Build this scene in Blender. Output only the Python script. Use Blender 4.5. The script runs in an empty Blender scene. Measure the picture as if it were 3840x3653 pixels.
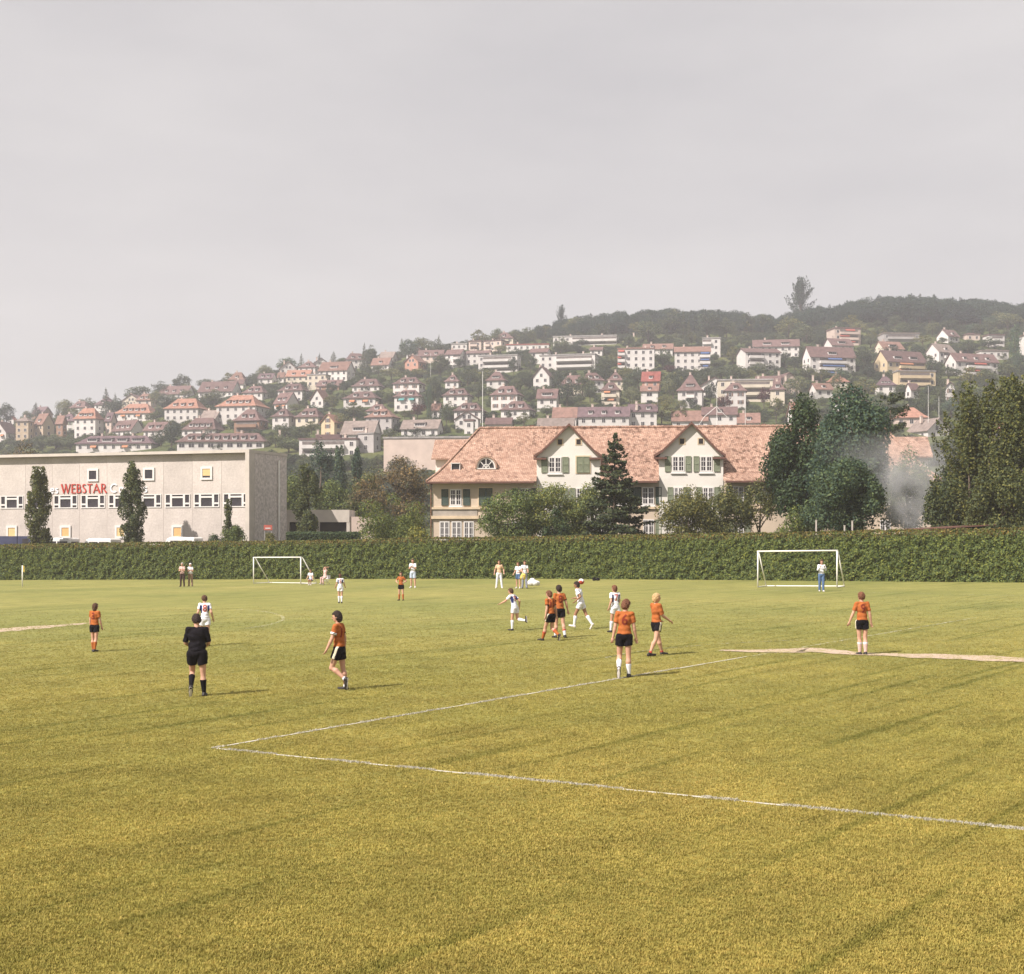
import bpy, math, random
import numpy as np
from mathutils import Vector, Matrix
from mathutils.bvhtree import BVHTree

# ------------------------------------------------------------------ camera, world, sun
SC = bpy.context.scene
COL = SC.collection
W, H = 3840.0, 3653.0            # the photograph's pixels
F = 5485.6                       # focal length in those pixels
CX, HY = 1920.0, 2013.5          # principal column, eye-level row
CAMZ = 3.45                      # eye height above the pitch

cam_d = bpy.data.cameras.new('camera')
cam = bpy.data.objects.new('camera', cam_d)
COL.objects.link(cam)
cam.location = (0, 0, CAMZ)
cam.rotation_euler = (math.radians(90), 0, 0)
cam_d.sensor_fit = 'HORIZONTAL'
cam_d.sensor_width = 36.0
cam_d.lens = F / W * 36.0
cam_d.shift_y = (HY - H / 2) / W
cam_d.clip_start = 0.5
cam_d.clip_end = 6000
SC.camera = cam

SUN_AZ = math.atan2(-0.80, -0.60)         # from +Y towards +X
SUN_EL = math.radians(46)
SUN_DIR = Vector((math.sin(SUN_AZ) * math.cos(SUN_EL), math.cos(SUN_AZ) * math.cos(SUN_EL), math.sin(SUN_EL)))
sl = bpy.data.lights.new('sun', 'SUN')
sl.energy = 5.0
sl.angle = math.radians(0.6)
sl.color = (1.0, 0.92, 0.85)
sun = bpy.data.objects.new('sun', sl)
COL.objects.link(sun)
sun.rotation_euler = (-SUN_DIR).to_track_quat('-Z', 'Y').to_euler()
sun.location = (0, -20, 60)

world = bpy.data.worlds.new('World')
SC.world = world
world.use_nodes = True
wn = world.node_tree
wn.nodes.clear()
w_out = wn.nodes.new('ShaderNodeOutputWorld')
w_bg = wn.nodes.new('ShaderNodeBackground')
w_bg.inputs['Strength'].default_value = 0.1
w_sky = wn.nodes.new('ShaderNodeTexSky')
w_sky.sky_type = 'NISHITA'
w_sky.sun_disc = False
w_sky.sun_elevation = SUN_EL
w_sky.sun_rotation = SUN_AZ
w_sky.dust_density = 4.0
w_tc = wn.nodes.new('ShaderNodeTexCoord')
w_map = wn.nodes.new('ShaderNodeMapping')
w_map.inputs['Scale'].default_value = (1.6, 1.6, 5.5)
w_noise = wn.nodes.new('ShaderNodeTexNoise')
w_noise.inputs['Scale'].default_value = 1.7
w_noise.inputs['Detail'].default_value = 5.0
w_noise.inputs['Roughness'].default_value = 0.55
w_ramp = wn.nodes.new('ShaderNodeValToRGB')          # thin high cloud veil, a little uneven
w_ramp.color_ramp.elements[0].position = 0.30
w_ramp.color_ramp.elements[0].color = (3.72, 3.56, 3.56, 1)
w_ramp.color_ramp.elements[1].position = 0.72
w_ramp.color_ramp.elements[1].color = (4.68, 4.46, 4.34, 1)
w_mix = wn.nodes.new('ShaderNodeMix')
w_mix.data_type = 'RGBA'
w_mix.inputs[0].default_value = 0.90
L = wn.links.new
L(w_tc.outputs['Generated'], w_map.inputs['Vector'])
L(w_map.outputs['Vector'], w_noise.inputs['Vector'])
L(w_noise.outputs['Fac'], w_ramp.inputs['Fac'])
L(w_sky.outputs['Color'], w_mix.inputs[6])
L(w_ramp.outputs['Color'], w_mix.inputs[7])
L(w_mix.outputs[2], w_bg.inputs['Color'])
L(w_bg.outputs['Background'], w_out.inputs['Surface'])

SC.view_settings.view_transform = 'Standard'
SC.view_settings.look = 'None'
SC.view_settings.exposure = 0.7
SC.view_settings.gamma = 1.0
SC.view_settings.use_curve_mapping = False
SC.render.engine = 'CYCLES'
SC.cycles.use_denoising = True
SC.cycles.max_bounces = 6
SC.cycles.diffuse_bounces = 3
SC.cycles.transparent_max_bounces = 12
SC.cycles.volume_bounces = 2
SC.cycles.volume_step_rate = 4.0

# ------------------------------------------------------------------ helpers
def px(x, y, d):
    return Vector(((x - CX) / F * d, d, CAMZ + (HY - y) / F * d))

CROPS = {0: (0, 0, 1.0), 1: (0, 1250, 2.054), 2: (900, 1200, 2.465), 3: (1600, 1100, 2.465),
         4: (2200, 1000, 2.348), 5: (3000, 1000, 2.348), 6: (0, 1640, 1.7927), 7: (1000, 1640, 1.972),
         8: (1600, 1560, 2.191), 9: (2400, 1560, 2.465)}
def cpx(c, x, y):
    ox, oy, s = CROPS[c]
    return ox + x / s, oy + y / s

def lerp(a, b, t): return a + (b - a) * t
def sstep(a, b, x):
    t = np.clip((np.asarray(x, float) - a) / (b - a), 0, 1)
    return t * t * (3 - 2 * t)

CREST = np.array([(-2600, 1680), (-1500, 1650), (0, 1600), (400, 1535), (800, 1450), (1200, 1375), (1600, 1318),
                  (1900, 1275), (2100, 1250), (2450, 1228), (2900, 1228), (3100, 1208), (3400, 1192), (3840, 1203),
                  (5400, 1260), (7000, 1300)], float)
D0, D1 = 330.0, 850.0
HEDGE = np.array([(-140, 186), (-90, 163), (-50.8, 145), (-22.1, 132), (1.75, 120), (15.5, 108.7), (32.7, 93.5), (60, 69), (140, 0)], float)
TILT = 0.0162
def yh(x): return np.interp(x, HEDGE[:, 0], HEDGE[:, 1])
def T(x, y):
    x = np.asarray(x, float); y = np.asarray(y, float)
    zf = TILT * np.clip(x, -160, 160)
    k = sstep(0.8, 7, y - yh(x))
    zn = 1.0 + 3.0 * np.clip((y - 150) / (D0 - 150), 0, 1)
    z = zf * (1 - k) + zn * k
    u = CX + F * x / np.maximum(y, 60.0)
    cz = CAMZ + (HY - np.interp(u, CREST[:, 0], CREST[:, 1])) / F * D1
    t = np.clip((y - D0) / (D1 - D0), 0, 1)
    z = z + (cz - 4.0) * t
    z = z - np.clip(y - D1 - 20, 0, 1e9) * 0.03
    return z
def Tz(x, y): return float(T(x, y))
_dd = np.linspace(150, 870, 1441)
def hit(x, y):
    """distance at which the ray through pixel x,y first meets the terrain beyond the hedge"""
    zz = CAMZ + (HY - y) / F * _dd
    g = T((x - CX) / F * _dd, _dd)
    i = np.argmax(g >= zz)
    return float(_dd[i]) if g[i] >= zz[i] else 870.0
def field(x, y):
    """point on the pitch under pixel x,y"""
    d = CAMZ / ((y - HY) / F + TILT * (x - CX) / F)
    X = (x - CX) / F * d
    return Vector((X, d, TILT * X))

def tag(o, label=None, cat=None, group=None, kind=None):
    if label: o['label'] = label
    if cat: o['category'] = cat
    if group: o['group'] = group
    if kind: o['kind'] = kind
    return o
def empty(name, loc=(0, 0, 0), rz=0.0, parent=None):
    o = bpy.data.objects.new(name, None)
    o.empty_display_size = 0.3
    COL.objects.link(o)
    o.location = loc
    o.rotation_euler = (0, 0, rz)
    if parent: o.parent = parent
    return o
def link(name, me, parent=None, loc=None, rz=0.0, scale=None):
    o = bpy.data.objects.new(name, me)
    COL.objects.link(o)
    if parent: o.parent = parent
    if loc is not None: o.location = loc
    if rz: o.rotation_euler = (0, 0, rz)
    if scale is not None: o.scale = scale
    return o
def mesh_np(name, V, Q, mats=(), mi=None, smooth=False):
    """mesh from numpy: V nx3, Q mxk faces of equal size"""
    V = np.asarray(V, np.float32); Q = np.asarray(Q, np.int32)
    me = bpy.data.meshes.new(name)
    k = Q.shape[1]
    me.vertices.add(len(V)); me.vertices.foreach_set('co', V.ravel())
    me.loops.add(Q.size); me.loops.foreach_set('vertex_index', Q.ravel())
    me.polygons.add(len(Q))
    me.polygons.foreach_set('loop_start', np.arange(0, Q.size, k, dtype=np.int32))
    me.polygons.foreach_set('loop_total', np.full(len(Q), k, np.int32))
    for m in mats: me.materials.append(m)
    if mi is not None: me.polygons.foreach_set('material_index', np.asarray(mi, np.int32))
    if smooth: me.polygons.foreach_set('use_smooth', np.ones(len(Q), bool))
    me.update(calc_edges=True)
    return me
class MB:
    """collects simple shapes into one mesh"""
    def __init__(s): s.v = []; s.f = []; s.m = []
    def add(s, vs, fs, m=0):
        n = len(s.v); s.v += [tuple(v) for v in vs]
        s.f += [tuple(i + n for i in f) for f in fs]; s.m += [m] * len(fs)
        return s
    def box(s, x0, x1, y0, y1, z0, z1, m=0, bottom=True):
        vs = [(x0, y0, z0), (x1, y0, z0), (x1, y1, z0), (x0, y1, z0), (x0, y0, z1), (x1, y0, z1), (x1, y1, z1), (x0, y1, z1)]
        fs = [(0, 1, 5, 4), (1, 2, 6, 5), (2, 3, 7, 6), (3, 0, 4, 7), (4, 5, 6, 7)]
        if bottom: fs.append((3, 2, 1, 0))
        return s.add(vs, fs, m)
    def tube(s, pts, rads, n=8, m=0, caps=True):
        pts = [Vector(p) for p in pts]
        if not hasattr(rads, '__len__'): rads = [rads] * len(pts)
        rings = []
        for i, p in enumerate(pts):
            a = pts[max(i - 1, 0)]; b = pts[min(i + 1, len(pts) - 1)]
            t = (b - a).normalized()
            e = t.orthogonal().normalized() if i == 0 else (e - t * e.dot(t)).normalized()
            g = t.cross(e)
            rings.append([p + (e * math.cos(q) + g * math.sin(q)) * rads[i] for q in (2 * math.pi * j / n for j in range(n))])
        vs = [v for r in rings for v in r]
        fs = [(i * n + j, i * n + (j + 1) % n, (i + 1) * n + (j + 1) % n, (i + 1) * n + j) for i in range(len(pts) - 1) for j in range(n)]
        if caps: fs += [tuple(range(n - 1, -1, -1)), tuple((len(pts) - 1) * n + j for j in range(n))]
        return s.add(vs, fs, m)
    def prism(s, poly, axis, a, b, m=0):
        """extrude a 2-D polygon; axis 0: poly is (y,z), axis 1: poly is (x,z), axis 2: (x,y)"""
        def p3(p, c):
            return (c, p[0], p[1]) if axis == 0 else (p[0], c, p[1]) if axis == 1 else (p[0], p[1], c)
        n = len(poly)
        vs = [p3(p, a) for p in poly] + [p3(p, b) for p in poly]
        fs = [(i, (i + 1) % n, n + (i + 1) % n, n + i) for i in range(n)] + [tuple(range(n - 1, -1, -1)), tuple(range(n, 2 * n))]
        return s.add(vs, fs, m)
    def mesh(s, name, mats, smooth=False, fix=True):
        me = bpy.data.meshes.new(name)
        me.from_pydata(s.v, [], s.f)
        for m in mats: me.materials.append(m)
        me.polygons.foreach_set('material_index', np.array(s.m, np.int32))
        if smooth: me.polygons.foreach_set('use_smooth', np.ones(len(s.f), bool))
        if fix:
            import bmesh
            bm = bmesh.new(); bm.from_mesh(me)
            bmesh.ops.recalc_face_normals(bm, faces=bm.faces)
            bm.to_mesh(me); bm.free()
        me.update()
        return me
    def build(s, name, mats, parent=None, loc=None, rz=0.0, smooth=False):
        if not isinstance(mats, (list, tuple)): mats = [mats]
        return link(name, s.mesh(name, mats, smooth), parent, loc, rz)

# ------------------------------------------------------------------ materials
def new_mat(name):
    m = bpy.data.materials.new(name)
    m.use_nodes = True
    nt = m.node_tree
    nt.nodes.clear()
    out = nt.nodes.new('ShaderNodeOutputMaterial')
    b = nt.nodes.new('ShaderNodeBsdfPrincipled')
    nt.links.new(b.outputs[0], out.inputs['Surface'])
    return m, nt, b, out
def noise_node(nt, scale, detail=4, rough=0.55, vec=None, coord='Object'):
    n = nt.nodes.new('ShaderNodeTexNoise')
    n.inputs['Scale'].default_value = scale
    n.inputs['Detail'].default_value = detail
    n.inputs['Roughness'].default_value = rough
    if vec is None:
        tc = nt.nodes.new('ShaderNodeTexCoord'); vec = tc.outputs[coord]
    nt.links.new(vec, n.inputs['Vector'])
    return n
def ramp(nt, fac, stops):
    r = nt.nodes.new('ShaderNodeValToRGB')
    el = r.color_ramp.elements
    while len(el) < len(stops): el.new(0.5)
    for e, (p, c) in zip(el, stops):
        e.position = p
        e.color = (*c, 1) if hasattr(c, '__len__') else (c, c, c, 1)
    nt.links.new(fac, r.inputs['Fac'])
    return r
def mixc(nt, fac, a, b, mode='MIX'):
    m = nt.nodes.new('ShaderNodeMix'); m.data_type = 'RGBA'; m.blend_type = mode
    for i, v in ((0, fac), (6, a), (7, b)):
        if isinstance(v, bpy.types.NodeSocket): nt.links.new(v, m.inputs[i])
        elif i == 0: m.inputs[i].default_value = v
        else: m.inputs[i].default_value = (*v, 1)
    return m.outputs[2]
def mul(c, k): return tuple(min(1.0, x * k) for x in c)
def mat(name, c, var=0.25, scale=1.5, rough=0.8, bump=0.0, bscale=None, spec=0.3, metal=0.0, rnd=0.0):
    m, nt, b, out = new_mat(name)
    n = noise_node(nt, scale, 5)
    col = ramp(nt, n.outputs['Fac'], [(0.3, mul(c, 1 - var)), (0.7, mul(c, 1 + var))]).outputs['Color']
    if rnd:
        oi = nt.nodes.new('ShaderNodeObjectInfo')
        col = mixc(nt, 1.0, col, ramp(nt, oi.outputs['Random'], [(0, 1 - rnd), (1, 1.0)]).outputs['Color'], 'MULTIPLY')
    nt.links.new(col, b.inputs['Base Color'])
    b.inputs['Roughness'].default_value = rough
    b.inputs['Specular IOR Level'].default_value = spec
    b.inputs['Metallic'].default_value = metal
    if bump:
        bn = noise_node(nt, bscale or scale * 6, 4)
        bu = nt.nodes.new('ShaderNodeBump'); bu.inputs['Strength'].default_value = bump; bu.inputs['Distance'].default_value = 0.05
        nt.links.new(bn.outputs['Fac'], bu.inputs['Height']); nt.links.new(bu.outputs['Normal'], b.inputs['Normal'])
    return m
def leaf_mat(name, c, hue=0.12, var=0.55, trans=0.3):
    """foliage: each leaf clump its own tone, light passing through a little"""
    m, nt, b, out = new_mat(name)
    geo = nt.nodes.new('ShaderNodeNewGeometry')
    oi = nt.nodes.new('ShaderNodeObjectInfo')
    warm = (min(1, c[0] * (1.35 + hue)), min(1, c[1] * 1.22), c[2] * 0.8)
    cool = (c[0] * 0.72, c[1] * 0.86, min(1, c[2] * 1.15))
    col = ramp(nt, geo.outputs['Random Per Island'], [(0.0, mul(cool, 1 - var * 0.6)), (0.55, c), (1.0, mul(warm, 1 + var * 0.35))]).outputs['Color']
    col = mixc(nt, 1.0, col, ramp(nt, oi.outputs['Random'], [(0, (0.72, 0.78, 0.85)), (0.5, (1, 1, 1)), (1, (1.0, 0.95, 0.8))]).outputs['Color'], 'MULTIPLY')
    nt.links.new(col, b.inputs['Base Color'])
    b.inputs['Roughness'].default_value = 0.62
    b.inputs['Specular IOR Level'].default_value = 0.25
    tr = nt.nodes.new('ShaderNodeBsdfTranslucent'); nt.links.new(col, tr.inputs['Color'])
    ms = nt.nodes.new('ShaderNodeMixShader'); ms.inputs['Fac'].default_value = trans
    nt.links.new(b.outputs[0], ms.inputs[1]); nt.links.new(tr.outputs[0], ms.inputs[2])
    nt.links.new(ms.outputs[0], out.inputs['Surface'])
    return m
M = {}
WALLS = {'W': (0.61, 0.575, 0.55), 'C': (0.60, 0.53, 0.43), 'T': (0.46, 0.36, 0.26), 'Y': (0.58, 0.46, 0.30),
         'S': (0.46, 0.245, 0.18), 'G': (0.42, 0.39, 0.38), 'B': (0.27, 0.16, 0.11), 'P': (0.56, 0.45, 0.39)}
ROOFS = {'b': (0.145, 0.090, 0.084), 'o': (0.30, 0.155, 0.112), 'p': (0.135, 0.088, 0.096), 'r': (0.28, 0.085, 0.07),
         'g': (0.22, 0.175, 0.155), 't': (0.215, 0.125, 0.10), 'f': (0.30, 0.28, 0.27)}
for k, c in WALLS.items(): M['w' + k] = mat('render_wall_' + k, c, 0.10, 0.35, 0.9, 0.15, 6, rnd=0.15)
for k, c in ROOFS.items(): M['r' + k] = mat('roof_tile_' + k, c, 0.28, 0.9, 0.85, 0.5, 9, rnd=0.25)
M['pane'] = mat('window_glass', (0.04, 0.036, 0.042), 0.3, 0.8, 0.22, spec=0.35)
M['frame'] = mat('white_window_paint', (0.63, 0.605, 0.58), 0.05, 2, 0.6)
M['loggia'] = mat('balcony_recess_shade', (0.15, 0.125, 0.115), 0.3, 1, 0.7)
M['dark'] = mat('dark_opening', (0.035, 0.028, 0.028), 0.3, 1, 0.9)
M['shut_g'] = mat('green_shutter_paint', (0.19, 0.215, 0.145), 0.2, 3, 0.7)
M['shut_dg'] = mat('dark_green_shutter_paint', (0.035, 0.062, 0.05), 0.2, 3, 0.6)
M['shut_b'] = mat('brown_shutter_paint', (0.15, 0.085, 0.06), 0.2, 3, 0.8)
M['awn_o'] = mat('orange_awning', (0.50, 0.21, 0.11), 0.1, 2, 0.9)
M['awn_b'] = mat('blue_awning', (0.09, 0.15, 0.33), 0.1, 2, 0.9)
M['awn_r'] = mat('red_awning', (0.42, 0.11, 0.085), 0.1, 2, 0.9)
M['awn_t'] = mat('teal_awning', (0.10, 0.30, 0.29), 0.1, 2, 0.9)
M['wood'] = mat('brown_timber', (0.16, 0.085, 0.05), 0.3, 4, 0.8)
M['bark'] = mat('bark', (0.10, 0.075, 0.055), 0.4, 5, 0.95, 0.6, 14)
M['metal'] = mat('galvanised_metal', (0.42, 0.41, 0.40), 0.15, 3, 0.45, metal=0.3)
M['whitepaint'] = mat('white_gloss_paint', (0.76, 0.74, 0.70), 0.08, 3, 0.4)
M['asphalt'] = mat('asphalt', (0.06, 0.058, 0.056), 0.3, 3, 0.95, 0.3, 40)
LEAF = {'mid': (0.112, 0.150, 0.050), 'dark': (0.055, 0.088, 0.038), 'pale': (0.185, 0.215, 0.075), 'olive': (0.132, 0.140, 0.052),
        'blue': (0.070, 0.115, 0.070), 'copper': (0.085, 0.032, 0.036), 'conifer': (0.062, 0.082, 0.038), 'plume': (0.098, 0.116, 0.044), 'brown': (0.145, 0.120, 0.075),
        'hmid': (0.088, 0.112, 0.056), 'hdark': (0.050, 0.072, 0.042), 'hpale': (0.150, 0.165, 0.080), 'yellow': (0.21, 0.22, 0.06), 'poplar': (0.110, 0.128, 0.050), 'hedge': (0.160, 0.198, 0.054), 'forest': (0.030, 0.060, 0.046)}
for k, c in LEAF.items(): M['l_' + k] = leaf_mat('leaves_' + k, c)

# ------------------------------------------------------------------ numpy noise
def _hash(i, j, k, seed):
    n = (i * 374761393 + j * 668265263 + k * 2147483647 + seed * 974711) & 0x7fffffff
    n = ((n ^ (n >> 13)) * 1274126177) & 0x7fffffff
    return ((n ^ (n >> 16)) & 0xffff) / 65535.0
def vnoise(P, scale=1.0, seed=0):
    P = np.asarray(P, float) * scale
    I = np.floor(P).astype(np.int64); f = P - I; f = f * f * (3 - 2 * f)
    r = 0
    for a in (0, 1):
        for b in (0, 1):
            for c in (0, 1):
                w = (f[:, 0] if a else 1 - f[:, 0]) * (f[:, 1] if b else 1 - f[:, 1]) * (f[:, 2] if c else 1 - f[:, 2])
                r = r + w * _hash(I[:, 0] + a, I[:, 1] + b, I[:, 2] + c, seed)
    return r

# ------------------------------------------------------------------ pitch
C0 = field(798, 2806)
U_AX = (field(3840, 3111) - C0); U_AX.z = 0; U_AX.normalize()
V_AX = Vector((-U_AX.y, U_AX.x, 0))

def turf_color(nt):
    """mown, rather dry summer turf; mower tracks run along the penalty line"""
    geo = nt.nodes.new('ShaderNodeNewGeometry')
    pos = geo.outputs['Position']
    def dotn(v):
        d = nt.nodes.new('ShaderNodeVectorMath'); d.operation = 'DOT_PRODUCT'
        nt.links.new(pos, d.inputs[0]); d.inputs[1].default_value = v
        return d.outputs['Value']
    a, b = dotn(U_AX), dotn(V_AX)
    cmb = nt.nodes.new('ShaderNodeCombineXYZ')
    for s, k, i in ((a, 2.5, 0), (b, 0.07, 1)):
        mm = nt.nodes.new('ShaderNodeMath'); mm.operation = 'MULTIPLY'; mm.inputs[1].default_value = k
        nt.links.new(s, mm.inputs[0]); nt.links.new(mm.outputs[0], cmb.inputs[i])
    tracks = noise_node(nt, 1.0, 3, 0.5, cmb.outputs[0])
    big = noise_node(nt, 0.075, 4, 0.55, pos)
    midn = noise_node(nt, 0.75, 5, 0.6, pos)
    fine = noise_node(nt, 9.0, 5, 0.7, pos)
    grain = noise_node(nt, 55.0, 3, 0.7, pos)
    base = ramp(nt, big.outputs['Fac'], [(0.30, (0.208, 0.200, 0.054)), (0.52, (0.262, 0.234, 0.066)), (0.75, (0.316, 0.264, 0.078))]).outputs['Color']
    golden = nt.nodes.new('ShaderNodeMapRange'); golden.inputs['From Min'].default_value = 62.0; golden.inputs['From Max'].default_value = 12.0  # turf tint by distance: golden near, cooler and bluer far
    sp_ = nt.nodes.new('ShaderNodeSeparateXYZ'); nt.links.new(pos, sp_.inputs[0]); nt.links.new(sp_.outputs[1], golden.inputs['Value'])
    base = mixc(nt, 1.0, base, ramp(nt, golden.outputs['Result'], [(0, (0.90, 0.98, 1.10)), (1, (1.02, 0.99, 0.90))]).outputs['Color'], 'MULTIPLY')
    base = mixc(nt, 1.0, base, ramp(nt, midn.outputs['Fac'], [(0.32, 0.84), (0.68, 1.12)]).outputs['Color'], 'MULTIPLY')
    base = mixc(nt, 1.0, base, ramp(nt, tracks.outputs['Fac'], [(0.33, (0.70, 0.74, 0.66)), (0.42, (0.98, 0.98, 0.98)), (0.7, (1.04, 1.03, 1.03))]).outputs['Color'], 'MULTIPLY')
    base = mixc(nt, 1.0, base, ramp(nt, fine.outputs['Fac'], [(0.28, (0.74, 0.77, 0.70)), (0.5, (1.0, 1.0, 0.98)), (0.78, (1.24, 1.18, 1.24))]).outputs['Color'], 'MULTIPLY')
    base = mixc(nt, 1.0, base, ramp(nt, grain.outputs['Fac'], [(0.3, 0.82), (0.7, 1.2)]).outputs['Color'], 'MULTIPLY')
    return base, pos
def finish_turf(nt, b, col, rough=0.9):
    nt.links.new(col, b.inputs['Base Color'])
    b.inputs['Roughness'].default_value = rough
    b.inputs['Specular IOR Level'].default_value = 0.12
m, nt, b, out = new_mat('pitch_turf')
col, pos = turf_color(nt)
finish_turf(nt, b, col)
bn = noise_node(nt, 14.0, 5, 0.7, pos)
bu = nt.nodes.new('ShaderNodeBump'); bu.inputs['Strength'].default_value = 0.9; bu.inputs['Distance'].default_value = 0.06
nt.links.new(bn.outputs['Fac'], bu.inputs['Height']); nt.links.new(bu.outputs['Normal'], b.inputs['Normal'])
M['turf'] = m
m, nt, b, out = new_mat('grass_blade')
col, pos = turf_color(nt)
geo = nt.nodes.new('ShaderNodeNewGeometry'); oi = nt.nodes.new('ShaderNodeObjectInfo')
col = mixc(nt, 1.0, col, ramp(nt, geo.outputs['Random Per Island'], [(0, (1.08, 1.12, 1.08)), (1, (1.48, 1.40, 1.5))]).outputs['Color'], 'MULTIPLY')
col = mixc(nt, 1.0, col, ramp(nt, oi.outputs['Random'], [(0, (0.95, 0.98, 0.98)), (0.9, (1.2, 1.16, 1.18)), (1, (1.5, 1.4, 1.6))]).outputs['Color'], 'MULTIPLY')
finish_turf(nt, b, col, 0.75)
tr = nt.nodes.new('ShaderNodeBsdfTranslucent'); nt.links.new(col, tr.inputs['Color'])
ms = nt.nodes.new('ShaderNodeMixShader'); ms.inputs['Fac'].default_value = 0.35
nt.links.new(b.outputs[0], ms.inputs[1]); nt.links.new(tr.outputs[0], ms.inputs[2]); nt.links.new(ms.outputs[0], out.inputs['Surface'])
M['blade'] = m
def line_mat(name, cover):
    m, nt, b, out = new_mat(name)
    col, pos = turf_color(nt)
    n = noise_node(nt, 6.0, 5, 0.75, pos)
    fac = ramp(nt, n.outputs['Fac'], [(0.5 - cover * 0.5, 0.0), (0.62 - cover * 0.35, 1.0)]).outputs['Color']
    finish_turf(nt, b, mixc(nt, fac, col, (0.47, 0.44, 0.37)), 0.95)
    return m
M['chalk'] = line_mat('worn_white_chalk', 0.75)
M['chalk_faint'] = line_mat('faded_white_chalk', 0.02)
M['chalk_blade'] = mat('chalked_grass', (0.46, 0.43, 0.35), 0.3, 4, 0.9)
m, nt, b, out = new_mat('bare_sand')
tcol, pos = turf_color(nt)
n = noise_node(nt, 2.2, 6, 0.75, pos)
fac = ramp(nt, n.outputs['Fac'], [(0.34, 0.0), (0.50, 1.0)]).outputs['Color']
n2 = noise_node(nt, 9, 4, 0.7, pos)
sand = ramp(nt, n2.outputs['Fac'], [(0.3, (0.36, 0.27, 0.20)), (0.7, (0.52, 0.41, 0.32))]).outputs['Color']
finish_turf(nt, b, mixc(nt, fac, tcol, sand), 0.95)
M['sand'] = m

xs = np.unique(np.concatenate([np.linspace(-140, 140, 57), HEDGE[:, 0]]))
V = []
ys_f = np.linspace(0, 1, 12)
for x in xs:
    far = float(yh(x)) + 0.6
    for t in ys_f: 
        y = lerp(-80, far, t); V.append((x, y, TILT * x))
n = len(ys_f)
Q = [(i * n + j, (i + 1) * n + j, (i + 1) * n + j + 1, i * n + j + 1) for i in range(len(xs) - 1) for j in range(n - 1)]
tag(link('pitch', mesh_np('pitch', V, Q, [M['turf']])), kind='structure')

# hillside and the land behind the hedge
m, nt, b, out = new_mat('hillside_ground')
geo = nt.nodes.new('ShaderNodeNewGeometry')
n1 = noise_node(nt, 0.03, 5, 0.6, geo.outputs['Position']); n2 = noise_node(nt, 0.35, 5, 0.7, geo.outputs['Position'])
col = ramp(nt, n1.outputs['Fac'], [(0.3, (0.045, 0.062, 0.022)), (0.55, (0.085, 0.100, 0.036)), (0.75, (0.14, 0.135, 0.05))]).outputs['Color']
col = mixc(nt, 1.0, col, ramp(nt, n2.outputs['Fac'], [(0.3, 0.6), (0.7, 1.25)]).outputs['Color'], 'MULTIPLY')
nt.links.new(col, b.inputs['Base Color']); b.inputs['Roughness'].default_value = 0.95; b.inputs['Specular IOR Level'].default_value = 0.1
bu = nt.nodes.new('ShaderNodeBump'); bu.inputs['Strength'].default_value = 1.0; bu.inputs['Distance'].default_value = 1.0
nt.links.new(n2.outputs['Fac'], bu.inputs['Height']); nt.links.new(bu.outputs['Normal'], b.inputs['Normal'])
M['hill'] = m
us = np.arange(-2800, 6700, 75.0)
rows_near = np.array([0, 1, 3, 5, 8, 11, 15, 20.0])
V = []
for u in us:
    sx = (u - CX) / F
    dd = np.linspace(20, 330, 3101)
    dh = dd[np.argmax(dd >= yh(sx * dd) + 0.6)]
    ds = np.concatenate([dh + rows_near, np.linspace(dh + 26, D0, 10), np.linspace(D0 + 15, D1, 28), np.linspace(D1 + 20, 1150, 6)])
    xx = sx * ds
    for x, y, z in zip(xx, ds, T(xx, ds)): V.append((x, y, z))
n = len(V) // len(us)
Q = [(i * n + j, (i + 1) * n + j, (i + 1) * n + j + 1, i * n + j + 1) for i in range(len(us) - 1) for j in range(n - 1)]
tag(link('hillside', mesh_np('hillside', V, Q, [M['hill']], smooth=True)), kind='structure')

# ---- painted lines and worn ground
def strip(name, pts, half, material, label, cat, z=0.004, ragged=0.0, seed=1):
    """ribbon laid on the pitch; half is a width or one per point"""
    rng = random.Random(seed)
    pts = [Vector((p.x, p.y, 0)) for p in pts]
    if not hasattr(half, '__len__'): half = [half] * len(pts)
    P2, h2 = [], []
    for i in range(len(pts) - 1):
        n = max(1, int((pts[i + 1] - pts[i]).length / 0.35))
        for j in range(n):
            P2.append(pts[i].lerp(pts[i + 1], j / n)); h2.append(lerp(half[i], half[i + 1], j / n))
    P2.append(pts[-1]); h2.append(half[-1])
    V = []
    for i, p in enumerate(P2):
        t = (P2[min(i + 1, len(P2) - 1)] - P2[max(i - 1, 0)]).normalized()
        nn = Vector((-t.y, t.x, 0))
        for s in (-1, 1):
            q = p + nn * s * h2[i] * (1 + ragged * rng.uniform(-1, 1))
            V.append((q.x, q.y, TILT * q.x + z))
    Q = [(2 * i, 2 * i + 2, 2 * i + 3, 2 * i + 1) for i in range(len(P2) - 1)]
    o = link(name, mesh_np(name, V, Q, [material]))
    o['kind'] = 'structure'
    return o
line_a = [C0, C0 + U_AX * 16.5]
line_b = [C0, C0 + V_AX * 17.0]
strip('penalty_area_side_line', line_a, 0.042, M['chalk'], '', '', 0.004, 0.25)
strip('penalty_area_front_line', [C0, C0 + V_AX * 20.0], 0.038, M['chalk'], '', '', 0.0085, 0.3)
strip('penalty_area_front_line', [C0 + V_AX * 20.0, C0 + V_AX * 40.3], 0.055, M['chalk_faint'], '', '', 0.004, 0.3)
spot = C0 + U_AX * 5.5 + V_AX * 20.15
arc = []
for k in range(25):
    q = math.radians(lerp(-14, 53, k / 24))
    arc.append(spot - U_AX * 9.15 * math.cos(q) + V_AX * 9.15 * math.sin(q))
strip('penalty_arc_line', arc, 0.04, M['chalk_faint'], '', '', 0.012, 0.3)
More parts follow.
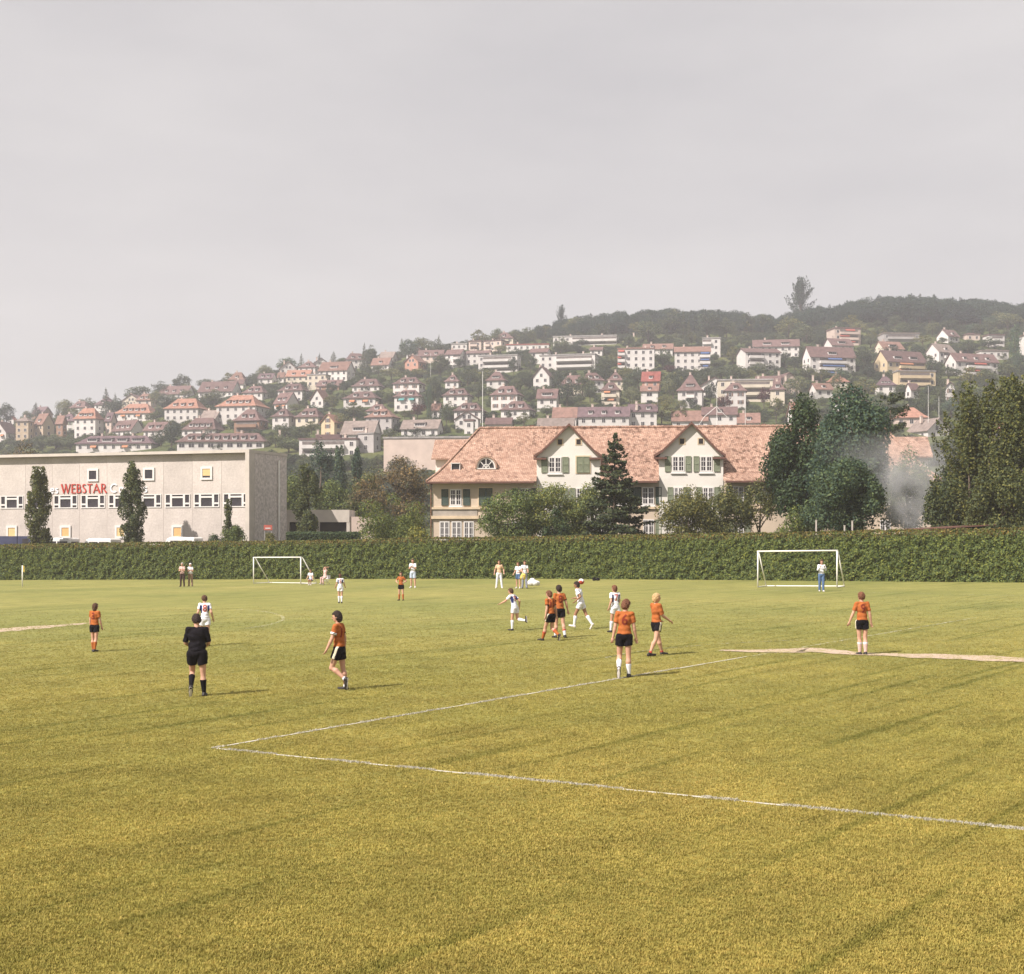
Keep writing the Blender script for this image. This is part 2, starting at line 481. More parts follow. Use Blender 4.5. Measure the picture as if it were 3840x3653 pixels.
strip('curved_line', [field(*p) for p in ((880, 2285), (960, 2289), (1025, 2299), (1060, 2312), (1062, 2324), (1035, 2336), (985, 2348), (925, 2356))],
      0.07, M['chalk_faint'], '', '', 0.004, 0.3)
strip('goal_line', [field(-60, 2218), field(640, 2202), field(1500, 2201), field(2500, 2206), field(3880, 2235)], 0.05, M['chalk_faint'], '', '', 0.004, 0.3)
strip('worn_sand_strip', [field(*p) for p in ((2700, 2440), (2780, 2442), (2873, 2444), (3024, 2438), (3120, 2446), (3220, 2452), (3330, 2457), (3451, 2461), (3640, 2468), (3840, 2476), (4050, 2486))],
      [0.15, 0.25, 0.55, 0.85, 0.5, 0.4, 0.5, 0.6, 0.68, 0.78, 0.85], M['sand'], '', '', 0.016, 0.3, 5)
strip('worn_sand_strip', [field(*p) for p in ((-150, 2377), (0, 2364), (137, 2352), (230, 2345), (300, 2339), (340, 2336))],
      [0.95, 0.9, 0.8, 0.5, 0.32, 0.12], M['sand'], '', '', 0.004, 0.35, 6)

# ------------------------------------------------------------------ instancing helper (grass, woods)
def scatter(name, pts, rot, scl, sources, seed=0):
    """one object: points carrying rot/scl, meshes instanced on them by geometry nodes"""
    me = bpy.data.meshes.new(name)
    pts = np.asarray(pts, np.float32)
    me.vertices.add(len(pts)); me.vertices.foreach_set('co', pts.ravel())
    a = me.attributes.new('rot', 'FLOAT_VECTOR', 'POINT'); a.data.foreach_set('vector', np.asarray(rot, np.float32).ravel())
    a = me.attributes.new('scl', 'FLOAT_VECTOR', 'POINT'); a.data.foreach_set('vector', np.asarray(scl, np.float32).ravel())
    o = link(name, me)
    coll = bpy.data.collections.new(name + '_kinds')
    for i, sm in enumerate(sources):
        so = bpy.data.objects.new(name + '_kind', sm); coll.objects.link(so)
    ng = bpy.data.node_groups.new(name, 'GeometryNodeTree')
    ng.interface.new_socket('Geometry', in_out='INPUT', socket_type='NodeSocketGeometry')
    ng.interface.new_socket('Geometry', in_out='OUTPUT', socket_type='NodeSocketGeometry')
    N = ng.nodes.new
    gi, go, ip, ci = N('NodeGroupInput'), N('NodeGroupOutput'), N('GeometryNodeInstanceOnPoints'), N('GeometryNodeCollectionInfo')
    ci.inputs['Collection'].default_value = coll
    ci.inputs['Separate Children'].default_value = True
    ci.inputs['Reset Children'].default_value = True
    ip.inputs['Pick Instance'].default_value = True
    ra, sa, ri = N('GeometryNodeInputNamedAttribute'), N('GeometryNodeInputNamedAttribute'), N('FunctionNodeRandomValue')
    for nn, nm in ((ra, 'rot'), (sa, 'scl')):
        nn.data_type = 'FLOAT_VECTOR'; nn.inputs['Name'].default_value = nm
    ri.data_type = 'INT'
    [s for s in ri.inputs if s.name == 'Min' and s.type == 'INT'][0].default_value = 0
    [s for s in ri.inputs if s.name == 'Max' and s.type == 'INT'][0].default_value = len(sources) - 1
    lk = ng.links.new
    lk(gi.outputs[0], ip.inputs['Points']); lk(ci.outputs[0], ip.inputs['Instance'])
    lk([s for s in ri.outputs if s.type == 'INT'][0], ip.inputs['Instance Index'])
    lk([s for s in ra.outputs if s.enabled][0], ip.inputs['Rotation']); lk([s for s in sa.outputs if s.enabled][0], ip.inputs['Scale'])
    lk(ip.outputs[0], go.inputs[0])
    md = o.modifiers.new('scatter', 'NODES'); md.node_group = ng
    return o

# ------------------------------------------------------------------ grass blades on the near pitch
def tuft(name, seed, material, n=10, h=0.025, w=0.0042, spread=0.045):
    rng = np.random.default_rng(seed)
    V, Q = [], []
    for i in range(n):
        c = rng.normal(0, spread * 0.5, 2); a = rng.uniform(0, 2 * math.pi); hh = h * rng.uniform(0.55, 1.25); ln = rng.uniform(0.2, 1.1) * hh
        d = np.array([math.cos(a), math.sin(a)]); s = np.array([-d[1], d[0]]) * w * rng.uniform(0.7, 1.3)
        k = len(V)
        V += [(*(c - s), -0.004), (*(c + s), -0.004), (*(c + d * ln * 0.4 + s * 0.8), hh * 0.65), (*(c + d * ln * 0.4 - s * 0.8), hh * 0.65), (*(c + d * ln), hh)]
        Q += [(k, k + 1, k + 2), (k, k + 2, k + 3), (k + 3, k + 2, k + 4)]
    return mesh_np(name, V, Q, [material])
rng = np.random.default_rng(11)
def line_dist(P, a, b):
    a = np.array(a[:2]); b = np.array(b[:2]); ab = b - a
    t = np.clip(((P[:, :2] - a) @ ab) / (ab @ ab), 0, 1)
    return np.linalg.norm(P[:, :2] - a - t[:, None] * ab, axis=1)
N = 640000
dg = np.linspace(7.0, 78, 4000); cdf = np.cumsum((0.39 * dg + 4.5) / dg ** 2); cdf /= cdf[-1]      # thinner with distance
d = np.interp(rng.random(N), cdf, dg)
x = (rng.random(N) * 2 - 1) * (0.39 * d + 4.5)
P = np.stack([x, d, TILT * x], 1)
keep = (line_dist(P, C0, C0 + U_AX * 16.5) > 0.05) & (line_dist(P, C0, C0 + V_AX * 40) > 0.05)
keep &= rng.random(N) < np.clip((80 - d) / 42, 0.0, 1)
P = P[keep]
nn = len(P)
R_ = np.zeros((nn, 3)); R_[:, 2] = rng.random(nn) * 6.283
S_ = np.repeat((rng.uniform(0.6, 1.15, nn) * (0.85 + 0.3 * vnoise(P, 0.9, 3)))[:, None], 3, 1)
g = scatter('grass', P, R_, S_, [tuft('grass_tuft', s, M['blade']) for s in (1, 2, 3, 4)])
tag(g, 'short mown yellow green grass blades of the football pitch', 'grass', kind='stuff')
PL = []
for a, dr, ln, cnt in ((C0, U_AX, 14.5, 3600), (C0, V_AX, 17.0, 1700)):
    t = rng.random(cnt) * ln; o_ = rng.normal(0, 0.018, cnt)
    pr = Vector((-dr.y, dr.x, 0))
    PL.append(np.stack([a.x + dr.x * t + pr.x * o_, a.y + dr.y * t + pr.y * o_], 1))
PL = np.concatenate(PL)
PL = PL[vnoise(np.c_[PL, PL[:, 0] * 0], 2.2, 9) > 0.38]
PL = np.c_[PL, TILT * PL[:, 0]]
nn = len(PL); R_ = np.zeros((nn, 3)); R_[:, 2] = rng.random(nn) * 6.283
S_ = np.repeat(rng.uniform(0.45, 0.85, nn)[:, None], 3, 1)
g = scatter('chalked_grass', PL, R_, S_, [tuft('chalked_tuft', s, M['chalk_blade'], 8, 0.04, 0.005, 0.04) for s in (7, 8)])
tag(g, 'white chalked grass blades along the penalty area lines', 'grass', kind='stuff')

# ------------------------------------------------------------------ foliage
def leaf_quads(P, Nrm, size, rng, jitter=0.55, aspect=0.62):
    """one small quad per point, turned about its outward direction"""
    n = len(P)
    d = Nrm + rng.normal(0, jitter, (n, 3)); d /= np.linalg.norm(d, axis=1, keepdims=True) + 1e-9
    r = rng.normal(0, 1, (n, 3)); a = np.cross(d, r); a /= np.linalg.norm(a, axis=1, keepdims=True) + 1e-9
    b = np.cross(d, a)
    s = (size * rng.uniform(0.6, 1.35, n))[:, None] if np.isscalar(size) else (size * rng.uniform(0.6, 1.35, n))[:, None]
    a = a * s; b = b * s * aspect
    V = np.stack([P - a * 0.5, P + b * 0.5, P + a * 0.5, P - b * 0.5], 1).reshape(-1, 3)
    return V, np.arange(4 * n).reshape(n, 4)

def crown(kind, n, rng):
    """points and outward directions of a crown one unit tall (trunk foot at 0), half width about 0.5 before scaling in x,y"""
    if kind in ('broad', 'bush', 'sparse'):
        z0, z1 = {'broad': (0.20, 1.0), 'bush': (0.0, 1.0), 'sparse': (0.25, 1.0)}[kind]
        k = {'broad': 34, 'bush': 26, 'sparse': 30}[kind]
        C = rng.normal(0, 1, (k, 3)); C /= np.linalg.norm(C, axis=1, keepdims=True)
        C *= (rng.uniform(0.35, 1.0, k) ** 0.6)[:, None]
        C[0] = (0.05, 0, 0.98); 
        r = rng.uniform(0.18, 0.36, k) * (0.85 if kind == 'sparse' else 1)
        # squash into the crown's egg shape
        zc, hz = (z0 + z1) / 2, (z1 - z0) / 2
        lobes = np.stack([C[:, 0] * 0.38, C[:, 1] * 0.38, zc + C[:, 2] * hz * 0.78], 1)
        low = lobes[:, 2] < zc
        if kind == 'bush': lobes[low, 0:2] *= 1.05
        w = r ** 2; idx = rng.choice(k, n, p=w / w.sum())
        v = rng.normal(0, 1, (n, 3)); v /= np.linalg.norm(v, axis=1, keepdims=True)
        rad = r[idx] * (rng.uniform(0.55, 1.05, n) if kind != 'sparse' else rng.uniform(0.2, 1.1, n))
        P = lobes[idx] + v * rad[:, None] * np.array([0.62, 0.62, 0.62 * hz * 2])
        keep = v[:, 2] > -0.75
        if kind == 'sparse': keep &= vnoise(P, 9, 4) > 0.42
        else: keep &= vnoise(P, 7, 4) > 0.22
        return P[keep], v[keep]
    if kind == 'poplar':
        nb = 50
        zb = np.linspace(0.05, 0.90, nb) + rng.normal(0, 0.02, nb); ang = rng.uniform(0, 6.283, nb)
        prof = lambda z: 0.40 * np.clip(np.sin(np.clip((z + 0.03) / 1.03, 0, 1) ** 0.72 * math.pi), 0.0, 1) ** 0.65 + 0.02
        rb = prof(zb) * rng.uniform(0.35, 1.28, nb); Lb = rng.uniform(0.10, 0.20, nb)
        idx = rng.integers(0, nb, n); t = rng.random(n)
        P = np.stack([np.cos(ang[idx]) * rb[idx] * (0.62 + 0.42 * t), np.sin(ang[idx]) * rb[idx] * (0.62 + 0.42 * t), zb[idx] + t * Lb[idx] - 0.05], 1)
        th = (0.088 * np.sin(np.clip(t * 0.9 + 0.12, 0, 1) * math.pi) ** 0.8 + 0.01)
        v = rng.normal(0, 1, (n, 3)); v /= np.linalg.norm(v, axis=1, keepdims=True)
        P += v * th[:, None] * np.array([1.5, 1.5, 0.45])
        out = np.stack([np.cos(ang[idx]), np.sin(ang[idx]), np.full(n, 0.3)], 1) * 0.5 + v
        k = (P[:, 2] > 0.04) & (P[:, 2] < 1.0)
        return P[k], out[k] / np.linalg.norm(out[k], axis=1, keepdims=True)
    if kind in ('conifer', 'cedar', 'thuja'):
        if kind == 'thuja':
            nb = 95; zb = rng.uniform(0.02, 0.80, nb); ang = rng.uniform(0, 6.283, nb)
            rb = (0.46 * (1 - zb) ** 0.55 * rng.uniform(0.25, 1.0, nb)); L_ = rng.uniform(0.16, 0.34, nb)
            idx = rng.integers(0, nb, n); t = rng.random(n)
            rr = rb[idx] * (0.55 + 0.62 * t)
            P = np.stack([np.cos(ang[idx]) * rr, np.sin(ang[idx]) * rr, zb[idx] + t * L_[idx]], 1)
            v = rng.normal(0, 1, (n, 3)); v /= np.linalg.norm(v, axis=1, keepdims=True)
            P += v * (np.sin(np.clip(t * 0.85 + 0.15, 0, 1) * math.pi) * 0.034 + 0.004)[:, None] * np.array([1.5, 1.5, 0.9])
            out = np.stack([np.cos(ang[idx]), np.sin(ang[idx]), np.full(n, 0.4)], 1) * 0.7 + v
            k = P[:, 2] < 1.0
            return P[k], out[k] / np.linalg.norm(out[k], axis=1, keepdims=True)
        lay = 20 if kind == 'conifer' else 11
        zl = np.linspace(0.06, 0.97, lay) ** (0.95 if kind == 'conifer' else 1.0)
        rl = 0.5 * (1 - zl) ** 0.85 + 0.012 if kind == 'conifer' else 0.5 * np.sqrt(np.clip(1 - ((zl - 0.35) / 0.68) ** 2, 0.03, 1))
        per = [rng.uniform(0, 6.283, int(9 + 5 * r / 0.5)) for r in rl]
        B = [(z, r * rng.uniform(0.62, 1.08), a) for z, r, aa in zip(zl, rl, per) for a in aa]
        B = np.array(B); B[:, 0] += rng.normal(0, 0.014, len(B))
        w = B[:, 1]; idx = rng.choice(len(B), n, p=w / w.sum())
        t = np.sqrt(rng.random(n))
        z, r, a = B[idx, 0], B[idx, 1], B[idx, 2]
        wd = r * 0.30 * np.sin(np.clip(t, 0.05, 1) * math.pi * 0.86)
        s = rng.uniform(-1, 1, n) * wd
        droop = (-0.055 * t + 0.05 * t ** 2.5) if kind == 'conifer' else 0.03 * t
        P = np.stack([np.cos(a) * r * t - np.sin(a) * s, np.sin(a) * r * t + np.cos(a) * s, z + droop + rng.normal(0, 0.006, n)], 1)
        out = np.stack([np.cos(a) * 0.5, np.sin(a) * 0.5, np.full(n, 0.9)], 1)
        return P, out
def trunk_mb(kind, h, w, rng, mb=None, m=0):
    mb = mb or MB()
    top = {'broad': 0.62, 'bush': 0.35, 'sparse': 0.75, 'poplar': 0.9, 'conifer': 0.95, 'cedar': 0.9, 'thuja': 0.55}[kind]
    r0 = max(0.02 * h, 0.04)
    jit = lambda s: (rng.normal(0, s) * h, rng.normal(0, s) * h)
    p1, p2 = jit(0.006), jit(0.012)
    mb.tube([(0, 0, -0.3), (p1[0], p1[1], 0.3 * h), (p2[0], p2[1], top * h)], [r0, r0 * 0.75, r0 * 0.2], 7, m)
    if kind in ('broad', 'sparse', 'bush', 'cedar'):
        for i in range(6):
            a = i * 1.05 + rng.uniform(0, 1); zz = rng.uniform(0.18, 0.5) * h
            e = (math.cos(a) * w * rng.uniform(0.22, 0.38), math.sin(a) * w * rng.uniform(0.22, 0.38), zz + rng.uniform(0.15, 0.36) * h)
            mb.tube([(p1[0], p1[1], zz), (e[0] * 0.5, e[1] * 0.5, lerp(zz, e[2], 0.6)), e], [r0 * 0.4, r0 * 0.26, r0 * 0.08], 5, m)
    if kind == 'thuja':
        for i in range(5):
            a = i * 1.26; e = (math.cos(a) * w * 0.22, math.sin(a) * w * 0.22, rng.uniform(0.55, 0.8) * h)
            mb.tube([(0, 0, 0.1 * h), (e[0] * 0.8, e[1] * 0.8, 0.35 * h), e], [r0 * 0.6, r0 * 0.4, r0 * 0.1], 5, m)
    return mb
def tree(name, label, cat, kind, xc, ytop, wpx, d, leaf, n, size=0.22, seed=0, group=None, lean=0.0):
    """a tree standing at distance d behind the hedge: foot on the ground, top and width read off the photograph"""
    rng = np.random.default_rng(seed + 100)
    X = (xc - CX) / F * d
    z = Tz(X, d)
    h = CAMZ + (HY - ytop) / F * d - z
    w = wpx / F * d
    root = empty(name, (X, d, z))
    tag(root, label, cat, group)
    P, Nn = crown(kind, n, rng)
    ex = max(np.percentile(np.abs(P[:, 0]), 98.5), 1e-3)
    top = np.percentile(P[:, 2], 99.8)
    P = P * np.array([w * 0.5 / ex, w * 0.5 / ex, h / top])
    if lean: P[:, 0] += lean * P[:, 2]
    V, Q = leaf_quads(P, Nn, size, rng)
    trunk_mb(kind, h, w, rng).build('trunk', [M['bark']], root, smooth=True)
    me = mesh_np('crown', V, Q, [M['l_' + leaf]])
    link('crown', me, root)
    return root

# ------------------------------------------------------------------ clipped hedge round the pitch
def hedge_pt(s, _c={}):
    if 'x' not in _c:
        xs = np.linspace(-84, 58, 800); ys = yh(xs)
        k = np.ones(41) / 41.0
        ys = np.convolve(np.pad(ys, 20, mode='edge'), k, 'valid')
        L_ = np.concatenate([[0], np.cumsum(np.hypot(np.diff(xs), np.diff(ys)))])
        _c.update(x=xs, y=ys, L=L_)
    return np.interp(s, _c['L'], _c['x']), np.interp(s, _c['L'], _c['y']), _c['L'][-1]
HL = hedge_pt(0)[2]
def hedge_frame(s):
    x, y, _ = hedge_pt(s); x2, y2, _ = hedge_pt(np.minimum(s + 0.5, HL)); x1, y1, _ = hedge_pt(np.maximum(s - 0.5, 0))
    t = np.stack([x2 - x1, y2 - y1], -1); t /= np.linalg.norm(t, axis=-1, keepdims=True)
    nrm = np.stack([t[..., 1], -t[..., 0]], -1)          # towards the pitch
    return np.stack([x, y], -1), t, nrm
rng = np.random.default_rng(5)
hz_root = empty('hedge', (0, 120, Tz(0, 119)))
tag(hz_root, 'long clipped beech hedge taller than a man along the far side of the pitch', 'hedge')
HH = 3.35
def hedge_top(s): return HH + 0.06 * (vnoise(np.c_[s, s * 0, s * 0], 0.12, 2) - 0.5) * 2 + 0.05 * (vnoise(np.c_[s, s * 0, s * 0], 1.1, 3) - 0.5)
nf, ntp = 205000, 50000
s = rng.random(nf) * HL; z = rng.random(nf) * HH
clump = vnoise(np.c_[s, z, s * 0], 1.6, 21) * 0.18 + vnoise(np.c_[s, z, s * 0], 3.6, 22) * 0.30
c, t, nr = hedge_frame(s)
off = clump - 0.1 + rng.normal(0, 0.03, nf)
zz = z / HH * hedge_top(s)
xy = c + nr * off[:, None]
P1 = np.c_[xy, TILT * c[:, 0] + zz]
N1 = np.c_[nr * 0.9, np.full(nf, 0.35)]
s2 = rng.random(ntp) * HL; q = rng.random(ntp) * 1.25
c2, t2, nr2 = hedge_frame(s2)
P2 = np.c_[c2 - nr2 * q[:, None], TILT * c2[:, 0] + hedge_top(s2) + rng.normal(0, 0.035, ntp) + 0.12 * vnoise(np.c_[s2, q, q * 0], 3, 8)]
N2 = np.c_[np.zeros((ntp, 2)), np.ones(ntp)]
P = np.concatenate([P1, P2]); Nn = np.concatenate([N1, N2])
V, Q = leaf_quads(P, Nn, 0.16, rng, 0.7)
mi = np.concatenate([(zz > HH - 0.28 + rng.normal(0, 0.1, nf)).astype(int) * (rng.random(nf) < 0.55), (rng.random(ntp) < 0.6).astype(int)])
M['l_shoot'] = leaf_mat('hedge_young_shoots', (0.20, 0.15, 0.045))
V = V - np.array(hz_root.location)
tag(link('foliage', mesh_np('foliage', V, Q, [M['l_hedge'], M['l_shoot']], mi), hz_root), kind='stuff')
ss = np.linspace(0, HL, 160); cc, tt, nn_ = hedge_frame(ss)
V = []
for (x, y), (nx, ny) in zip(cc, nn_):
    for o_, zz_ in ((-0.12, -0.5), (-0.12, HH - 0.1), (-1.15, HH - 0.1), (-1.15, -0.5)):
        V.append((x + nx * o_, y + ny * o_ , TILT * x + zz_))
V = np.array(V) - np.array(hz_root.location)
Q = [(4 * i + j, 4 * i + 4 + j, 4 * i + 4 + (j + 1) % 4, 4 * i + (j + 1) % 4) for i in range(159) for j in range(4)]
M['twig'] = mat('hedge_twigs', (0.045, 0.05, 0.022), 0.4, 3, 0.95)
link('twig_core', mesh_np('twig_core', V, Q, [M['twig']]), hz_root)

# ------------------------------------------------------------------ concrete factory building on the left
FZ = 1.0
fac = empty('factory_building', (-26.75, 150, FZ), math.radians(-18.88))
tag(fac, 'flat-roofed two storey building of pale pebbled concrete panels with a band of windows', 'building')
m, nt, b, out = new_mat('pebble_concrete')
n1 = noise_node(nt, 0.4, 4); n2 = noise_node(nt, 4.5, 5, 0.7); n3 = noise_node(nt, 22, 3, 0.7)
oi = nt.nodes.new('ShaderNodeObjectInfo')
col = ramp(nt, n2.outputs['Fac'], [(0.3, (0.47, 0.415, 0.378)), (0.7, (0.62, 0.56, 0.515))]).outputs['Color']
col = mixc(nt, 1.0, col, ramp(nt, n1.outputs['Fac'], [(0.3, 0.86), (0.7, 1.06)]).outputs['Color'], 'MULTIPLY')
col = mixc(nt, 1.0, col, ramp(nt, n3.outputs['Fac'], [(0.3, 0.78), (0.7, 1.14)]).outputs['Color'], 'MULTIPLY')
col = mixc(nt, 1.0, col, ramp(nt, oi.outputs['Random'], [(0, 0.92), (1, 1.04)]).outputs['Color'], 'MULTIPLY')
nt.links.new(col, b.inputs['Base Color']); b.inputs['Roughness'].default_value = 0.95
bu = nt.nodes.new('ShaderNodeBump'); bu.inputs['Strength'].default_value = 0.5; bu.inputs['Distance'].default_value = 0.04
nt.links.new(n3.outputs['Fac'], bu.inputs['Height']); nt.links.new(bu.outputs['Normal'], b.inputs['Normal'])
M['concrete'] = m
M['concrete_end'] = mat('rough_end_wall_concrete', (0.53, 0.475, 0.445), 0.28, 3.5, 0.95, 0.6, 14)
M['conc_light'] = mat('smooth_light_concrete', (0.50, 0.45, 0.40), 0.12, 0.8, 0.9, 0.2, 12)
M['joint'] = mat('panel_joint', (0.44, 0.40, 0.36), 0.1, 2, 0.9)
ZT = 12.38 - FZ
PW, NP = 3.45, 13
BX = -PW * NP
MB().box(BX, -0.02, 0.025, 7.6, -1.5, ZT - 0.32).build('wall', [M['joint']], fac)
mb = MB().box(BX - 0.3, 0.12, -0.62, 7.72, ZT - 0.30, ZT)
mb.build('roof_slab', [M['conc_light']], fac)
MB().box(-0.34, 0.12, -0.62, 0.5, -1.5, ZT - 0.305).build('corner_pier', [M['conc_light']], fac)
side_me = MB().box(0, 0.06, 0.04, 2.30, -1.5, ZT - 0.32).mesh('panel', [M['concrete']])
for i in range(3):
    y0 = 0.56 + i * 2.36
    MB().box(-0.03, 0.10, y0, min(y0 + 2.345, 7.58), -1.5, ZT - 0.325).build('panel', [M['concrete_end']], fac)
WB0, WB1 = 6.52 - FZ, 7.92 - FZ
pan_lo = MB().box(-PW + 0.012, -0.012, 0.0, 0.12, -1.5, WB0).mesh('panel', [M['concrete']])
pan_up = MB().box(-PW + 0.012, -0.012, 0.0, 0.12, WB1, ZT - 0.325).mesh('panel', [M['concrete']])
pan_pier = MB().box(-0.22, -0.03, 0.0, 0.12, WB0, WB1).mesh('panel', [M['concrete']])
ww, wh = PW - 0.46, WB1 - WB0
fr = MB()
def bar(x0, x1, z0, z1, y0=-0.07, y1=0.1): fr.box(x0, x1, y0, y1, z0, z1)
bar(0, ww, 0, 0.1); bar(0, ww, wh - 0.08, wh)
for x0, x1 in ((0, 0.10), (0.60, 0.84), (ww - 0.84, ww - 0.60), (ww - 0.10, ww)): bar(x0, x1, 0.1, wh - 0.08, -0.069)
bar(0.10, 0.60, 0.32, 0.50, -0.068); bar(ww - 0.60, ww - 0.10, 0.32, 0.50, -0.068)
bar(0.84, ww - 0.84, wh - 0.42, wh - 0.24, -0.068)
win_me = fr.mesh('window', [M['frame']])
pane_me = MB().box(0.05, ww - 0.05, 0.02, 0.06, 0.05, wh - 0.05).mesh('pane', [M['pane']])
sq = MB()
S1 = 1.36
for a in ((0, S1, 0, 0.22), (0, S1, S1 - 0.22, S1)): sq.box(a[0], a[1], -0.12, 0.02, a[2], a[3])
for a in ((0, 0.22), (S1 - 0.22, S1)): sq.box(a[0], a[1], -0.119, 0.02, 0.22, S1 - 0.22)
sq_me = sq.mesh('window', [M['frame']])
sqp = {}
M['blind'] = mat('cream_roller_blind', (0.62, 0.45, 0.22), 0.08, 2, 0.9)
M['blind2'] = mat('tan_roller_blind', (0.62, 0.38, 0.17), 0.08, 2, 0.9)
def sq_window(x, z, kind):
    w = link('window', sq_me, fac, (x - S1 / 2, 0, z - S1 / 2))
    if kind == 'dark': MB().box(0.2, S1 - 0.2, -0.05, 0.01, 0.2, S1 - 0.2).build('pane', [M['pane']], w)
    elif kind == 'half':
        MB().box(0.2, S1 - 0.2, -0.05, 0.01, 0.2, 0.42).build('pane', [M['pane']], w)
        MB().box(0.2, S1 - 0.2, -0.07, 0.01, 0.42, S1 - 0.2).build('blind', [M['blind']], w)
    else: MB().box(0.2, S1 - 0.2, -0.06, 0.01, 0.2, S1 - 0.2).build('blind', [M['blind2' if kind == 'tan' else 'blind']], w)
for k in range(NP):
    x = -k * PW
    link('panel', pan_lo, fac, (x, 0, 0)); link('panel', pan_up, fac, (x, 0, 0)); link('panel', pan_pier, fac, (x, 0, 0)); link('panel', pan_pier, fac, (x - PW + 0.25, 0, 0))
    w = link('window', win_me, fac, (x - PW + 0.23, 0, WB0))
    link('pane', pane_me, w)
    if k % 2 == 1: sq_window(x - PW / 2, 10.05 - FZ, {1: 'half'}.get(k, 'dark'))
    elif k >= 2: sq_window(x - PW / 2, 3.98 - FZ, 'tan' if k in (2, 6) else 'blind')
dp = MB().tube([(0.22, 5.6, -1), (0.22, 5.6, ZT - 0.8)], 0.11, 8)
dp.build('downpipe', [M['whitepaint']], fac)

# lettering on the facade: red roman capitals and white words
let = empty('facade_lettering', fac.matrix_basis @ Vector((0, 0, 0)), fac.rotation_euler.z)
let.location = fac.location
tag(let, 'red roman capitals between white words mounted on the concrete facade above the windows', 'lettering')
M['red_letter'] = mat('red_enamel', (0.46, 0.055, 0.04), 0.08, 3, 0.5)
M['white_letter'] = mat('white_enamel', (0.74, 0.74, 0.76), 0.05, 3, 0.5)
def stroke(mb, pts, wd):
    """flat stroke with thickness; pts in x,z, widths tapering"""
    n = len(pts)
    if not hasattr(wd, '__len__'): wd = [wd] * n
    Lp, Rp = [], []
    for i, p in enumerate(pts):
        a = Vector(pts[max(i - 1, 0)]); b_ = Vector(pts[min(i + 1, n - 1)]); t = (b_ - a).normalized(); nn = Vector((-t.y, t.x))
        Lp.append(Vector(p) + nn * wd[i] / 2); Rp.append(Vector(p) - nn * wd[i] / 2)
    for i in range(n - 1):
        mb.prism([Rp[i], Rp[i + 1], Lp[i + 1], Lp[i]], 1, -0.09, -0.02)
def arc_pts(cx, cz, rx, rz, a0, a1, n=9): return [(cx + rx * math.cos(math.radians(lerp(a0, a1, i / (n - 1)))), cz + rz * math.sin(math.radians(lerp(a0, a1, i / (n - 1))))) for i in range(n)]
TK, TN = 0.15, 0.085
GL = {'W': (1.05, [([(0.03, 1), (0.30, 0)], (0.19, 0.12)), ([(0.30, 0), (0.53, 1)], (0.06, 0.09)), ([(0.50, 1), (0.76, 0)], (0.19, 0.12)), ([(0.76, 0), (1.02, 1)], (0.06, 0.10))]),
      'E': (0.50, [([(0.10, 0), (0.10, 1)], TK), ([(0.10, 0.955), (0.48, 0.955)], (TN, 0.12)), ([(0.10, 0.52), (0.42, 0.52)], (TN, 0.10)), ([(0.10, 0.045), (0.50, 0.045)], (TN, 0.12))]),
      'B': (0.56, [([(0.10, 0), (0.10, 1)], TK), ([(0.10, 0.955)] + arc_pts(0.24, 0.745, 0.19, 0.21, 90, -90) + [(0.10, 0.535)], [TN] * 3 + [0.13] * 5 + [TN] * 3),
                   ([(0.10, 0.52)] + arc_pts(0.26, 0.285, 0.24, 0.24, 90, -90) + [(0.10, 0.045)], [TN] * 3 + [0.14] * 5 + [TN] * 3)]),
      'S': (0.48, [(arc_pts(0.25, 0.76, 0.17, 0.19, 35, 250, 10) + arc_pts(0.22, 0.26, 0.19, 0.21, 62, -150, 10), [0.09] * 5 + [0.14] * 10 + [0.09] * 5)]),
      'T': (0.58, [([(0.29, 0), (0.29, 0.95)], TK), ([(0.0, 0.955), (0.29, 0.95), (0.58, 0.955)], (0.12, 0.08, 0.12))]),
      'A': (0.78, [([(0.03, 0), (0.39, 1)], (0.10, 0.07)), ([(0.36, 1), (0.75, 0)], (0.12, 0.19)), ([(0.17, 0.34), (0.60, 0.34)], 0.08)]),
      'R': (0.66, [([(0.10, 0), (0.10, 1)], TK), ([(0.10, 0.955)] + arc_pts(0.27, 0.73, 0.21, 0.225, 90, -90) + [(0.10, 0.505)], [TN] * 3 + [0.13] * 5 + [TN] * 3), ([(0.28, 0.50), (0.64, 0)], (0.10, 0.18))]),
      'e': (0.50, [([(0.05, 0.33), (0.45, 0.33)], 0.12), (arc_pts(0.25, 0.31, 0.20, 0.26, 0, 310, 14), 0.14)]),
      's': (0.42, [(arc_pts(0.22, 0.43, 0.13, 0.12, 40, 250, 8) + arc_pts(0.20, 0.175, 0.14, 0.13, 65, -150, 8), 0.13)]),
      'C': (0.92, [(arc_pts(0.47, 0.5, 0.38, 0.43, 45, 315, 18), 0.14)]),
      'a': (0.52, [(arc_pts(0.24, 0.3, 0.19, 0.25, 0, 360, 16), 0.13), ([(0.44, 0.58), (0.44, 0.03)], 0.13)])}
def facade_s(u, d0=150.0):
    """metres along the facade (negative to the left) for a photograph column"""
    k = (u - CX) / F
    ex, ey = math.cos(fac.rotation_euler.z), math.sin(fac.rotation_euler.z)
    return (k * 150.0 + 26.75) / (ex - k * ey)
def word(txt, u0, u1, zb, hgt, material, squeeze=None):
    x0, x1 = facade_s(u0), facade_s(u1)
    tot = sum(GL[c][0] + 0.10 for c in txt) - 0.10
    sc = (x1 - x0) / tot
    x = 0.0
    for c in txt:
        mb = MB()
        for pts, wd in GL[c][1]: stroke(mb, [((p[0] + x) * sc + x0, zb + p[1] * hgt) for p in pts], [w * hgt * 0.95 for w in (wd if hasattr(wd, '__len__') else [wd] * len(pts))])
        mb.build('letter', [material], let)
        x += GL[c][0] + 0.10
